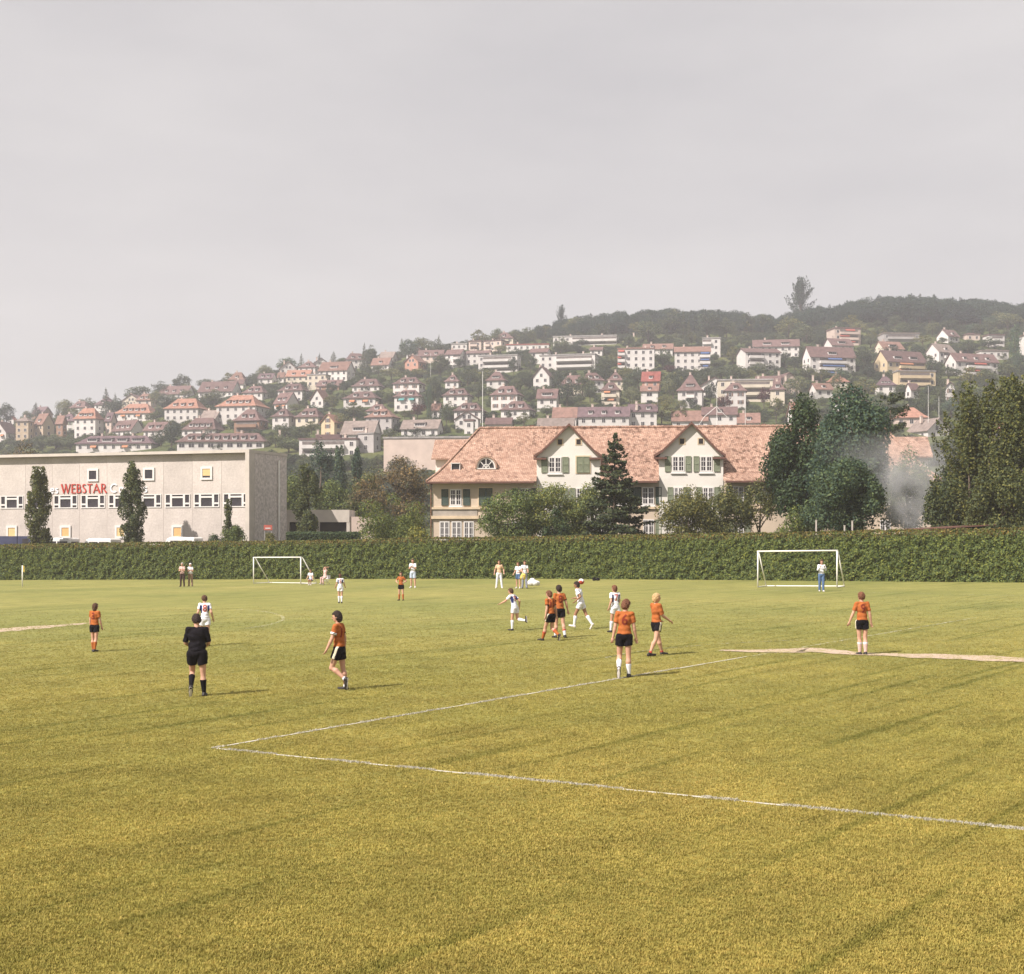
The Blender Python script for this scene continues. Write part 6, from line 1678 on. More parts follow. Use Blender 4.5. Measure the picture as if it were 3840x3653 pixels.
    for sgn, S in sides.items():
        f_.cap(J['neck'] - up * 0.024 * L_, S['sh'], 0.024 * L_, 0.026 * L_, 0.02)
        f_.cap(S['sh'], S['elb'], 0.028 * L_, 0.023 * L_, 0.02)
        mid_ = lerp(S['elb'], S['wr'], 0.3)
        f_.cap(S['elb'], mid_, 0.023 * L_, 0.0235 * L_, 0.01); f_.cap(mid_, S['wr'], 0.0235 * L_, 0.015 * L_, 0.01)
        hd = S['fd']; side = unit(np.cross(hd, fw) if abs(hd @ fw) < 0.9 else rt); thick = unit(np.cross(hd, side))
        f_.ell(S['wr'] + hd * 0.028 * L_, np.array([side, thick, hd]), (0.022 * L_, 0.011 * L_, 0.028 * L_), 0.01)
        for q, (o_, ln) in enumerate(((-0.0155, 0.036), (-0.0052, 0.042), (0.0052, 0.040), (0.0155, 0.032))):
            p0 = S['wr'] + hd * 0.048 * L_ + side * o_ * L_; p1 = p0 + unit(hd * 0.9 + thick * 0.25 * sgn) * ln * 0.5 * L_; p2 = p1 + unit(hd * 0.6 + thick * 0.8 * sgn) * ln * 0.45 * L_
            f_.cap(p0, p1, 0.0052 * L_, 0.005 * L_, 0.003); f_.cap(p1, p2, 0.005 * L_, 0.0042 * L_, 0.003)
        p0 = S['wr'] + hd * 0.016 * L_ + side * sgn * -0.017 * L_; p1 = p0 + unit(hd * 0.7 - side * sgn * 0.6 + thick * 0.3 * sgn) * 0.026 * L_
        f_.cap(p0, p1, 0.0075 * L_, 0.006 * L_, 0.005); f_.cap(p1, p1 + unit(hd + thick * 0.4 * sgn) * 0.02 * L_, 0.006 * L_, 0.005 * L_, 0.004)
        f_.cap(S['hip'], S['knee'], 0.050 * L_ * bu_ ** 0.5, 0.031 * L_, 0.02)
        bk = -unit(np.cross(unit(np.cross(S['fdir'], S['sd'])), S['sd'])); bk = bk if bk @ S['fdir'] < 0 else -bk
        cm = lerp(S['knee'], S['ank'], 0.30) + bk * 0.010 * L_
        f_.cap(S['knee'], cm, 0.029 * L_, 0.034 * L_, 0.02); f_.cap(cm, S['ank'], 0.034 * L_, 0.019 * L_, 0.02)
        f_.cap(S['heel'], S['toe'], 0.020 * L_, 0.014 * L_, 0.015); f_.cap(S['ank'], S['heel'], 0.02 * L_, 0.02 * L_, 0.01)
    link('body', f_.mesh('body', [M[skin]]), root)
    # face
    for sgn in (-1, 1):
        e_ = J['headc'] + hf * 0.0525 * L_ + hrt * sgn * 0.018 * L_ + hup * 0.006 * L_
        q = MB(); r = 0.0055 * L_
        q.tube([e_ - hf * r, e_ - hf * r * 0.5, e_ + hf * r * 0.5, e_ + hf * r], [r * 0.5, r, r, r * 0.4], 7)
        q.build('eye', [M['dark']], root, smooth=True)
    mo = J['headc'] + hf * 0.0535 * L_ - hup * 0.034 * L_
    MB().tube([mo - hrt * 0.012 * L_ - hf * 0.003 * L_, mo, mo + hrt * 0.012 * L_ - hf * 0.003 * L_], [0.001 * L_, 0.0035 * L_, 0.001 * L_], 6).build('mouth', [M['c_dkred']], root, smooth=True)
    # hair
    g_ = Field3(J['headc'] - 0.13 * L_, J['headc'] + 0.13 * L_, min(h, 0.010))
    g_.ell(J['headc'] + hup * 0.012 * L_ - hf * 0.004 * L_, Rh, (0.056 * L_, 0.067 * L_, 0.069 * L_))
    if hairlen: g_.ell(J['headc'] - hf * 0.022 * L_ - hup * hairlen * 0.5 * L_, Rh, (0.052 * L_, 0.045 * L_, (0.05 + hairlen * 0.5) * L_), 0.02)
    g_.ruffle(0.005 * L_, 120 / L_, xf)
    P_ = g_.grid() - J['headc']
    a_f, a_u, a_r = P_ @ hf, P_ @ hup, P_ @ hrt
    face = np.minimum(a_f - 0.006 * L_ - np.clip(np.abs(a_r) - 0.03 * L_, 0, 1) * 0.7, 0.030 * L_ - a_u + a_f * 0.1)
    lowcut = np.minimum(0.0, 0) + (-a_u - (0.040 + hairlen) * L_)
    g_.g = np.maximum(g_.g, face); g_.g = np.maximum(g_.g, lowcut)
    if cap: 
        link('cap', g_.mesh('cap', [M[cap]]), root)
    else: link('hair', g_.mesh('hair', [M['h_' + hair]]), root)
    # shirt
    col, opt = top
    wt = lambda t: t
    s_ = Field3(lo, hi, h)
    ex = 0.012 * L_
    s_.ell(J['chest'] + up * 0.012 * L_, Rb, (0.078 * L_ * bu_ + ex, 0.057 * L_ + ex, 0.098 * L_ + ex), 0.03)
    s_.ell(J['waist'] + up * 0.01 * L_, Rb, (0.072 * L_ * bu_ + ex, 0.053 * L_ + ex, 0.085 * L_), 0.03)
    s_.ell(pel + up * 0.03 * L_, Rb, (0.084 * L_ * bu_ ** 0.5 + ex, 0.062 * L_ + ex, 0.06 * L_), 0.03)
    cuts = []
    for sgn, S in sides.items():
        s_.cap(J['neck'] - up * 0.018 * L_, S['sh'], 0.030 * L_ + ex * 0.3, 0.030 * L_ + ex * 0.4, 0.03)
    zc_hem = pel + up * 0.028 * L_
    s_.cut(zc_hem, -up); s_.cut(J['neck'] + up * 0.012 * L_ , up)
    for sgn, S in sides.items():
        a_ = S['sh']; full = opt.get('long', False); e_ = lerp(S['sh'], S['elb'], 1.0 if full else sleeve)
        t_ = Field3(lo, hi, h)
        t_.cap(a_, e_, 0.031 * L_ + ex * 0.4, 0.030 * L_ + ex * (0.6 if not full else 0.1), 0.01)
        t_.cut(e_, unit(S['ad']))
        if full: t_.cap(S['elb'], S['wr'], 0.030 * L_, 0.022 * L_, 0.02)
        kk = 0.02; hgr = np.clip(0.5 + 0.5 * (s_.g - t_.g) / kk, 0, 1); s_.g = s_.g * (1 - hgr) + t_.g * hgr - kk * hgr * (1 - hgr)
    s_.ruffle(0.0042 * L_, 40 / L_, xf)
    def shirt_m(Cc):
        mi = np.zeros(len(Cc), int)
        rel = Cc - J['chest']
        if opt.get('cuff'):
            for sgn, S in sides.items():
                e_ = lerp(S['sh'], S['elb'], sleeve); dv = Cc - e_; al = dv @ S['ad']; mi[(al > -0.016 * L_) & (al < 0.02 * L_) & (np.linalg.norm(dv - al[:, None] * S['ad'], axis=1) < 0.046 * L_)] = 1
        if opt.get('yoke'):
            for sgn, S in sides.items():
                dv = Cc - S['sh']; along = dv @ S['ad']; lat = rel @ rt * sgn
                mi[(lat > 0.052 * L_) & (lat < 0.098 * L_) & (rel @ up < 0.075 * L_) & (rel @ up > -0.085 * L_) & (rel @ fw < 0.01 * L_)] = 1
        return mi
    sm_ = s_.mesh('shirt', [M['c_' + col], M['c_' + opt.get('trim', 'black')]], shirt_m)
    so_ = link('shirt', sm_, root)
    if armband:
        S = sides[-1]; e_ = lerp(S['sh'], S['elb'], 0.50); e2 = lerp(S['sh'], S['elb'], 0.66)
        MB().tube([e_, e2], [0.041 * L_, 0.041 * L_], 14).build('armband', [M['c_white']], so_, smooth=True)
    if number:
        cu = bpy.data.curves.new('number', 'FONT'); cu.body = number; cu.align_x = 'CENTER'; cu.align_y = 'CENTER'; cu.size = 0.20 * L_; cu.offset = 0.006; cu.extrude = 0
        to = bpy.data.objects.new('number', cu); COL.objects.link(to)
        dg = bpy.context.evaluated_depsgraph_get(); me = bpy.data.meshes.new_from_object(to.evaluated_get(dg)); bpy.data.objects.remove(to)
        import bmesh
        bm = bmesh.new(); bm.from_mesh(me); bmesh.ops.triangulate(bm, faces=bm.faces)
        for _ in range(2): bmesh.ops.subdivide_edges(bm, edges=[e for e in bm.edges if e.calc_length() > 0.025], cuts=1)
        bmesh.ops.triangulate(bm, faces=bm.faces)
        bv = BVHTree.FromPolygons([v.co for v in sm_.vertices], [tuple(p.vertices) for p in sm_.polygons])
        ctr = J['chest'] + up * 0.005 * L_
        bx_ = opt.get('backx', 0.0)
        for v in bm.verts:
            p = ctr + rt * (v.co.x * 0.85 + bx_ * L_) + up * v.co.y - fw * 0.3 * L_
            hit_ = bv.ray_cast(Vector(p), Vector(fw))
            v.co = (hit_[0] - Vector(fw) * 0.006) if hit_[0] else Vector(p + fw * 0.23 * L_)
        bm.to_mesh(me); bm.free(); me.materials.clear(); me.materials.append(M['c_' + numcol])
        link('number', me, so_)
    # shorts or trousers
    kind, bcol, bopt = bottom
    b_ = Field3(lo, hi, h)
    b_.ell(pel + np.array([0, 0, 0.004 * L_]), np.eye(3), (0.086 * L_ * bu_ ** 0.5 + 0.01 * L_, 0.066 * L_ + 0.008 * L_, 0.074 * L_), 0.02)
    for sgn, S in sides.items():
        if kind == 'shorts':
            e_ = lerp(S['hip'], S['knee'], bopt.get('len', 0.42))
            t_ = Field3(lo, hi, h); t_.cap(S['hip'] + np.array([0, 0, 0.01 * L_]), lerp(S['hip'], S['knee'], bopt.get('len', 0.42) + 0.1), 0.060 * L_ * bu_ ** 0.5, 0.060 * L_, 0.01); t_.cut(e_, unit(S['td'] + np.array([sgn * 0.12, 0, 0])))
            b_.g = np.minimum(b_.g, t_.g)
        else:
            b_.cap(S['hip'], S['knee'], 0.058 * L_, 0.042 * L_, 0.02); b_.cap(S['knee'], S['ank'] + S['sd'] * 0.008 * L_, 0.042 * L_, 0.036 * L_, 0.02)
    b_.cut(pel + up * 0.058 * L_, up)
    b_.ruffle(0.0025 * L_, 42 / L_, xf + 1)
    def shorts_m(Cc):
        mi = np.zeros(len(Cc), int)
        if bopt.get('stripe'):
            for sgn, S in sides.items():
                mi[((Cc - pel)[:, 0] * sgn > 0.068 * L_) & (np.abs((Cc - S['hip'])[:, 1] - ((Cc - S['hip'])[:, 2] * -S['td'][1] * -1 if False else (S['td'][1] / max(1e-3, -S['td'][2])) * -(Cc - S['hip'])[:, 2])) < 0.017 * L_)] = 1
        return mi
    link('shorts' if kind == 'shorts' else 'trousers', b_.mesh('shorts', [M['c_' + bcol], M['c_' + bopt.get('scol', 'cream')]], shorts_m), root)
    for sgn, S in sides.items():
        if sock and kind == 'shorts':
            k_ = Field3(np.minimum(S['knee'], S['toe']) - 0.12 * L_, np.maximum(S['knee'], S['toe']) + 0.12 * L_, h)
            hgt = bopt.get('sockh', 0.16)
            cm = lerp(S['knee'], S['ank'], 0.30); bk = -unit(S['fdir']); st = lerp(S['knee'], S['ank'], hgt)
            k_.cap(lerp(S['knee'], S['ank'], hgt - 0.1), cm + bk * 0.008 * L_, 0.035 * L_, 0.040 * L_, 0.01); k_.cap(cm + bk * 0.008 * L_, S['ank'], 0.040 * L_, 0.024 * L_, 0.01); k_.cap(S['ank'], S['heel'], 0.024 * L_, 0.024 * L_, 0.01)
            k_.cut(st, -unit(S['sd']))
            so2 = bopt.get('band')
            link('sock', k_.mesh('sock', [M['c_' + sock], M['c_' + (so2 or sock)]], (lambda Cc, st=st, S=S: (((Cc - st) @ S['sd']) < 0.03 * L_).astype(int)) if so2 else None), root)
        z_ = Field3(np.minimum(S['ank'], S['toe']) - 0.1 * L_, np.maximum(S['ank'], S['toe']) + 0.1 * L_, min(h, 0.011))
        dn = unit(S['sd'] - S['fdir'] * (S['sd'] @ S['fdir']))
        z_.cap(S['heel'] - dn * 0.004 * L_, lerp(S['heel'], S['toe'], 0.45) - dn * 0.004 * L_, 0.0245 * L_, 0.025 * L_, 0.012); z_.cap(lerp(S['heel'], S['toe'], 0.45), S['toe'] + dn * 0.001 * L_, 0.0255 * L_, 0.0205 * L_, 0.012)
        z_.cap(S['heel'], lerp(S['heel'], S['ank'], 0.75), 0.0265 * L_, 0.0275 * L_, 0.01)
        z_.cut(S['heel'] + dn * 0.019 * L_, dn)
        link('shoe', z_.mesh('shoe', [M[shoe], M['shoe_w']], (lambda Cc, S=S, dn=dn: (((Cc - S['heel']) @ dn) > 0.0165 * L_).astype(int)) if shoe == 'shoe' else None), root)
    return root
OT = 'players of the orange team'; WT = 'players of the white team'; SP = 'spectators by the hedge'
OR = ('orange', dict(cuff=True, trim='black')); WH = ('white', dict(yoke=True, trim='navy'))
BS = ('shorts', 'black', dict(stripe=True, band='red', sockh=0.5)); WS = ('shorts', 'white', dict(sockh=0.12))
HF = 0.0185
person('referee in black shirt, shorts and socks with head bowed', 742, 2612, 303, 8, ('black', {}), ('shorts', 'black', dict(len=0.5, sockh=0.28)), 'black', 'shoe', 'dark', 0.01, build=1.36, legL=(-2, 16), legR=(3, 2), spreadL=1, spreadR=3,
       armL=(8, 12, 66, -25), armR=(6, 12, 70, -25), lean=3, head=(28, -22), foot=(18, 0), sleeve=0.95)
person('orange team player number 11 with white armband walking', 1292, 2588, 291, 72, OR, ('shorts', 'black', dict(stripe=True, sockh=0.88, len=0.5)), 'white', 'shoe', 'dark', 0.035, group=OT, legL=(20, 74), legR=(-6, 2), spreadL=1, spreadR=1,
       armL=(14, 14, 10), armR=(-8, 12, 16), lean=2, head=(14, -10), foot=(32, 0), number='11', armband=True)
person('brown haired orange team player with back turned standing on the penalty line', 2340, 2542, 288, -4, ('orange', {}), ('shorts', 'black', dict(sockh=0.42, len=0.42)), 'white', 'shoe', 'auburn', 0.03, group=OT, legL=(-6, 32), legR=(2, 4), spreadL=2, spreadR=1,
       armL=(-2, 10, 6), armR=(3, 12, 10), lean=3, tilt=2, head=(-30, -25), foot=(28, 0), number='6', build=1.02, sleeve=0.7)
person('blond orange team player with legs apart', 2468, 2458, 236, -58, ('orange', dict(long=False)), ('shorts', 'black', dict(stripe=True, sockh=0.86, len=0.40)), 'red', 'shoe', 'blond', 0.03, group=OT, legL=(24, 6), legR=(-16, 14), spreadL=3, spreadR=3,
       armL=(18, 6, 34), armR=(16, 6, 40), lean=-2, head=(-22, -5), foot=(0, 0), sleeve=0.9)
person('orange team player standing on the worn sand strip', 3232, 2455, 230, 6, ('orange', {}), ('shorts', 'black', dict(stripe=True, band='white', sockh=0.30, len=0.42)), 'pink', 'shoe', 'auburn', 0.01, group=OT, legL=(2, 3), legR=(-2, 6), spreadL=-2, spreadR=-1,
       armL=(4, 20, 8), armR=(-6, 12, 14), lean=2, head=(24, 0), number='9', sleeve=0.7)
person('orange team player with long brown hair near the far sand strip', 356, 2444, 178, -16, ('orange', {}), ('shorts', 'black', dict(band='orange', sockh=0.30, len=0.42)), 'orange', 'shoe', 'brown', 0.06, group=OT, legL=(4, 3), legR=(-5, 10), spreadL=-1, spreadR=0,
       armL=(2, 6, 12), armR=(8, 8, 10), lean=2, head=(-20, 0), number='3', h=0.014)
person('white team player walking just beyond the referee', 768, 2422, 187, 14, WH, WS, 'white', 'shoe', 'brown', 0.01, group=WT, legL=(10, 8), legR=(-8, 14), armL=(-14, 16, 50), armR=(-14, 14, 52), lean=8, head=(20, -8), number='8', numcol='red', h=0.014)
person('white team player running with one heel kicked up behind', 1944, 2365, 158, 52, WH, WS, 'white', 'shoe', 'brown', 0.02, group=WT, legL=(10, 12), legR=(-8, 74), spreadL=1, spreadR=2, armL=(58, 20, 20), armR=(-26, 20, 60), lean=16, head=(20, -6), foot=(0, 20), number='9', numcol='red', h=0.013)
person('orange team player of a close pair, shorter one in front', 2062, 2403, 191, 42, OR, ('shorts', 'black', dict(stripe=True, band='red', sockh=0.36, len=0.48)), 'orange', 'shoe', 'auburn', 0.03, group=OT, legL=(24, 6), legR=(-20, 10), spreadL=1, spreadR=1, armL=(-4, 8, 14), armR=(-4, 14, 12), lean=4, head=(22, -16), foot=(0, 10), number='10', h=0.013)
person('orange team player of a close pair, taller one behind', 2098, 2392, 194, 18, OR, ('shorts', 'black', dict(band='red', sockh=0.5, len=0.48)), 'white', 'shoe', 'dark', 0.02, group=OT, legL=(8, 4), legR=(-8, 12), armL=(4, 8, 10), armR=(-4, 16, 14), lean=3, head=(16, -4), number='8', h=0.013)
person('dark haired white team player striding past the pair in orange', 2182, 2361, 174, 62, WH, WS, 'white', 'shoe_w', 'dark', 0.02, skin='skin_d', group=WT, legL=(28, 22), legR=(-22, 12), spreadL=1, spreadR=2, armL=(-24, 10, 84), armR=(24, 12, 70), lean=13, head=(14, -4), foot=(-6, 22), h=0.013)
person('white team player partly behind the standing boy in orange', 2308, 2372, 175, 22, WH, WS, 'white', 'shoe', 'auburn', 0.03, group=WT, legL=(14, 8), legR=(-12, 18), armL=(-18, 12, 40), armR=(16, 12, 60), lean=4, head=(24, 0), number='7', numcol='red', h=0.014)
person('white team player far out near the left goal', 1276, 2262, 108, 10, WH, WS, 'white', 'shoe', 'brown', 0.03, group=WT, legL=(4, 4), legR=(-2, 8), spreadL=-1, spreadR=-1, armL=(6, 14, 40), armR=(8, 16, 42), lean=5, head=(10, -8), number='5', numcol='red', h=HF)
person('orange team player facing the camera with hands on hips', 1503, 2252, 104, 168, ('orange', {}), ('shorts', 'black', dict(sockh=0.2)), 'orange', 'shoe', 'brown', 0.01, group=OT, legL=(4, 2), legR=(-2, 4), spreadL=4, spreadR=4, armL=(-10, 38, 78, -70), armR=(-10, 38, 78, -70), lean=2, h=HF)
person('spectator in white top and pale blue shorts with folded arms', 1548, 2205, 107, 170, ('white', {}), ('shorts', 'ltblue', dict(len=0.7, sockh=0.9)), 'white', 'shoe_w', 'brown', 0.03, group=SP, legL=(3, 0), legR=(-2, 2), spreadL=4, spreadR=3, armL=(22, 10, 92, -62), armR=(26, 10, 96, -62), h=HF)
person('spectator in beige shirt and white trousers with hands in pockets', 1872, 2206, 103, 176, ('beige', {}), ('trousers', 'white', {}), None, 'shoe_w', 'brown', 0.0, group=SP, legL=(3, 0), legR=(-2, 2), spreadL=7, spreadR=6, armL=(-10, 26, 44, -30), armR=(-6, 22, 30, -30), h=HF)
person('spectator in white shirt and blue shorts beside the man in grey trousers', 1942, 2207, 96, 160, ('white', {}), ('shorts', 'jeans', dict(len=0.6, sockh=0.9)), 'white', 'shoe_w', 'auburn', 0.02, group=SP, legL=(3, 0), legR=(-2, 2), spreadL=3, spreadR=3, armL=(14, 10, 60, -40), armR=(10, 10, 40), h=HF)
gm = person('spectator in white shirt and grey trousers holding something yellow', 1968, 2207, 102, 190, ('white', {}), ('trousers', 'grey', {}), None, 'shoe', 'brown', 0.0, group=SP, legL=(3, 0), legR=(-2, 2), spreadL=3, spreadR=3, armL=(16, 10, 50, -20), armR=(14, 12, 40, -30), h=HF)
person('spectator in white shirt and jeans standing inside the right goal with raised forearms', 3081, 2218, 117, 176, ('white', dict(long=True)), ('trousers', 'jeans', {}), None, 'shoe_w', 'brown', 0.03, group=SP, legL=(6, 2), legR=(-4, 6), spreadL=0, spreadR=0, armL=(30, 16, 104, -50), armR=(30, 16, 100, -50), lean=1, head=(10, -8), h=HF)
person('old man in pale pink shirt and black trousers by the hedge', 683, 2200, 88, 176, ('pink', {}), ('trousers', 'brown', {}), None, 'shoe', 'grey', 0.0, group=SP, legL=(2, 0), legR=(-2, 2), spreadL=4, spreadR=3, armL=(20, 10, 86, -60), armR=(20, 10, 86, -60), h=HF)
person('old man in white shirt and tan trousers with a white cap', 714, 2199, 85, 184, ('white', {}), ('trousers', 'tan', {}), None, 'shoe', 'grey', 0.0, group=SP, legL=(4, 0), legR=(-4, 6), spreadL=3, spreadR=3, armL=(20, 10, 84, -60), armR=(18, 10, 82, -60), h=HF, cap='c_white')
person('person in white shirt sitting cross-legged on the grass by the left goal', 1162, 2195, 78, 172, ('white', {}), ('shorts', 'jeans', dict(len=0.6, sockh=0.9)), 'white', 'shoe_w', 'auburn', 0.02, group=SP, seat=1.62, legL=(92, 118), legR=(92, 118), spreadL=26, spreadR=26, armL=(24, 12, 30), armR=(24, 12, 30), lean=6, h=HF)
person('person in pink and white on a folding chair with hands on head', 1206, 2193, 86, 150, ('pink', {}), ('trousers', 'pink', {}), None, 'shoe_w', 'brown', 0.04, group=SP, seat=1.64, lift=0.0, legL=(72, 76), legR=(80, 84), spreadL=4, spreadR=4, armL=(150, 30, 108, -60), armR=(150, 30, 108, -60), lean=-6, h=HF)

# folding chair under the seated spectator
b0 = field(1206, 2193)
ch = empty('folding_chair', b0, math.radians(150)); tag(ch, 'low folding chair under the person in pink beside the left goal', 'chair')
SZ = 0.30
MB().box(-0.24, 0.24, -0.62, -0.20, SZ - 0.03, SZ).build('seat', [M['c_white']], ch)
MB().box(-0.23, 0.23, -0.80, -0.77, SZ + 0.12, SZ + 0.42).build('backrest', [M['c_white']], ch)
for sx in (-1, 1):
    MB().tube([(sx * 0.25, -0.18, 0), (sx * 0.25, -0.80, SZ + 0.45)], 0.013, 6).build('leg', [M['metal']], ch)
    MB().tube([(sx * 0.27, -0.75, 0), (sx * 0.27, -0.22, SZ)], 0.013, 6).build('leg', [M['metal']], ch)

# ------------------------------------------------------------------ goals
def goal(label, pl, pr, hgt, depth):
    a, b = field(*pl), field(*pr)
    root = empty('football_goal', (a + b) / 2); tag(root, label, 'goal', 'football goals')
    a, b = a - root.location, b - root.location
    t = (b - a); t.z = 0; t.normalize(); bk = Vector((-t.y, t.x, 0))
    zz = lambda v, h: Vector((v.x, v.y, TILT * v.x + h))
    r = 0.047
    for q in (a, b): MB().tube([zz(q, -0.1), zz(q, hgt)], r, 10).build('post', [M['whitepaint']], root, smooth=True)
    MB().tube([zz(a - t * r, hgt), zz(b + t * r, hgt)], r * 1.05, 10).build('crossbar', [M['whitepaint']], root, smooth=True)
    ga, gb = a + bk * depth, b + bk * depth
    for q, g in ((a, ga), (b, gb)):
        MB().tube([zz(q + bk * 0.15, hgt - 0.02), zz(g, 0.02)], 0.038, 8).build('back_stay', [M['whitepaint']], root, smooth=True)
        MB().tube([zz(q, hgt - 0.01), zz(q + bk * 0.16, hgt - 0.01)], 0.035, 8).build('bracket', [M['whitepaint']], root)
        MB().tube([zz(q, 0.04), zz(g, 0.04)], 0.03, 8).build('ground_bar', [M['whitepaint']], root)
    MB().tube([zz(ga, 0.04), zz(gb, 0.04)], 0.03, 8).build('ground_bar', [M['whitepaint']], root)
    return root
goal('white goal frame with the jeans spectator standing in it', (2842, 2203), (3139, 2204), 2.28, 1.5)
goal('white goal frame beside two seated spectators', (951, 2189), (1128, 2192), 2.12, 1.6)

# ------------------------------------------------------------------ ball, bags, corner post
bp = px(2180, 2181, 58)
ball = empty('football', bp); tag(ball, 'red and white football in the air behind the dark haired runner', 'ball')
import bmesh
bm = bmesh.new(); bmesh.ops.create_icosphere(bm, subdivisions=3, radius=0.115)
for f__ in bm.faces:
    f__.smooth = True; f__.material_index = 1 if (math.sin(f__.calc_center_median().x * 40) + f__.calc_center_median().z * 20 > 0.9 or f__.calc_center_median().z > 0.05) else 0
me = bpy.data.meshes.new('ball_skin'); bm.to_mesh(me); bm.free(); me.materials.append(M['c_red']); me.materials.append(M['c_white'])
link('ball_skin', me, ball)
def blob(name, label, cat, pt, dims, material, seed, strap=True):
    o = empty(name, pt); tag(o, label, cat)
    f_ = Field3((-dims[0], -dims[1], -0.02), (dims[0], dims[1], dims[2] * 1.6), 0.02)
    rr = random.Random(seed)
    for i in range(7):
        x = rr.uniform(-0.6, 0.6) * dims[0]; r = rr.uniform(0.4, 0.6) * dims[2]
        f_.ell((x, rr.uniform(-0.4, 0.4) * dims[1], r * 0.9 + (0.5 * dims[2] if i == 0 else 0)), np.eye(3), (r * 1.2, r, r), 0.05)
    f_.ruffle(0.012, 25, seed); f_.cut((0, 0, 0.0), (0, 0, -1))
    link('bag_body', f_.mesh('bag_body', [material]), o)
    if strap: MB().tube([(-dims[0] * 0.3, 0, dims[2] * 0.7), (-dims[0] * 0.1, 0, dims[2] * 1.25), (dims[0] * 0.15, 0, dims[2] * 1.25), (dims[0] * 0.35, 0, dims[2] * 0.7)], 0.018, 6).build('strap', [material], o)
blob('clothes_bag', 'heap of white kit bags beside the man in grey trousers', 'bag', field(2004, 2196), (0.45, 0.3, 0.36), M['c_white'], 3, False)
blob('sports_bag', 'dark sports bag at the foot of the hedge', 'bag', field(2234, 2178), (0.34, 0.2, 0.22), M['c_black'], 4)
blob('shoulder_bag', 'yellow bag held by the man in grey trousers', 'bag', field(1960, 2208) + Vector((0, -0.25, 0.62)), (0.14, 0.09, 0.26), M['c_yellow'], 6)
cf = empty('corner_post', field(84, 2200)); tag(cf, 'white corner post with a small yellow flag', 'corner post')
MB().tube([(0, 0, -0.1), (0, 0, 1.75)], [0.05, 0.045], 8).build('post', [M['whitepaint']], cf, smooth=True)
V = []
for i in range(7):
    for j in range(4): V.append((0.05 + i * 0.02, 0.012 * math.sin(i * 1.3 + j), 1.75 - j * 0.17 - 0.01 * i))
fl = MB().add(V, [(i * 4 + j, i * 4 + j + 1, i * 4 + j + 5, i * 4 + j + 4) for i in range(6) for j in range(3)])
fo = fl.build('flag', [M['c_yellow']], cf)
fo.modifiers.new('thickness', 'SOLIDIFY').thickness = 0.01

# ------------------------------------------------------------------ vehicles and small buildings behind the hedge
M['tyre'] = mat('tyre_rubber', (0.02, 0.02, 0.02), 0.2, 6, 0.9)
M['van_white'] = mat('white_van_paint', (0.70, 0.69, 0.67), 0.04, 1, 0.35, spec=0.5)
M['truck_blue'] = mat('dark_blue_tarpaulin', (0.045, 0.05, 0.10), 0.15, 2, 0.7)
M['lamp'] = mat('lamp_glass', (0.6, 0.5, 0.4), 0.1, 3, 0.2)
def wheels(root, xs, y, r):
    for x in xs:
        for s_ in (-1, 1):
            w = MB().tube([(x, s_ * y - 0.1, r), (x, s_ * y + 0.1, r)], r, 18).build('wheel', [M['tyre']], root)
            MB().tube([(x, s_ * (y + 0.06), r), (x, s_ * (y + 0.125), r)], r * 0.55, 14).build('rim', [M['metal']], w)
def van(label, xc, d, rz, top=2.35, ln=4.6, side='van_white'):
    X = (xc - CX) / F * d
    root = empty('delivery_van', (X, d, Tz(X, d)), math.radians(rz)); tag(root, label, 'van', 'white vans parked by the factory')
    hl = ln / 2
    prof_ = [(-hl, 0.35), (hl, 0.35), (hl + 0.05, 0.9), (hl - 0.1, 1.15), (hl - 0.75, 1.3), (hl - 1.35, top - 0.12), (hl - 1.7, top), (-hl + 0.25, top), (-hl + 0.05, top - 0.12), (-hl, 1.2)]
    bo = MB().prism(prof_, 1, -0.86, 0.86).build('body', [M['van_white']], root)
    bv_ = bo.modifiers.new('bevel', 'BEVEL'); bv_.width = 0.08; bv_.segments = 2; bv_.limit_method = 'ANGLE'
    for s_ in (-1, 1):
        for a_, b__ in ((hl - 1.55, hl - 1.0), (hl - 2.9, hl - 1.75), (-hl + 0.3, hl - 3.05)):
            if b__ - a_ > 0.25: MB().box(a_, b__, min(s_ * 0.85, s_ * 0.872), max(s_ * 0.85, s_ * 0.872), 1.3, top - 0.35 if b__ < hl - 1.2 else top - 0.55).build('side_window', [M['pane']], root)
        MB().tube([(hl + 0.0, s_ * 0.62, 0.95), (hl + 0.06, s_ * 0.62, 0.95)], 0.13, 12).build('headlight', [M['lamp']], root)
        MB().box(-hl - 0.02, -hl + 0.05, min(s_ * 0.6, s_ * 0.8), max(s_ * 0.6, s_ * 0.8), 0.8, 1.1).build('tail_light', [M['awn_r']], root)
    MB().add([(hl - 0.74, -0.72, 1.35), (hl - 0.74, 0.72, 1.35), (hl - 1.28, 0.68, top - 0.2), (hl - 1.28, -0.68, top - 0.2), (hl - 0.71, -0.72, 1.37), (hl - 0.71, 0.72, 1.37), (hl - 1.25, 0.68, top - 0.18), (hl - 1.25, -0.68, top - 0.18)],
             [(4, 5, 6, 7), (0, 3, 2, 1), (0, 1, 5, 4), (1, 2, 6, 5), (2, 3, 7, 6), (3, 0, 4, 7)]).build('windscreen', [M['pane']], root)
    MB().box(-hl - 0.012, -hl + 0.02, -0.6, 0.6, 1.3, top - 0.4).build('rear_window', [M['pane']], root)
    MB().box(-0.5, 0.1, -0.2, 0.2, top - 0.005, top + 0.06).build('roof_vent', [M['metal']], root)
    MB().box(hl - 0.02, hl + 0.12, -0.84, 0.84, 0.35, 0.55).build('bumper', [M['metal']], root)
    wheels(root, (-hl + 0.85, hl - 0.9), 0.78, 0.33)
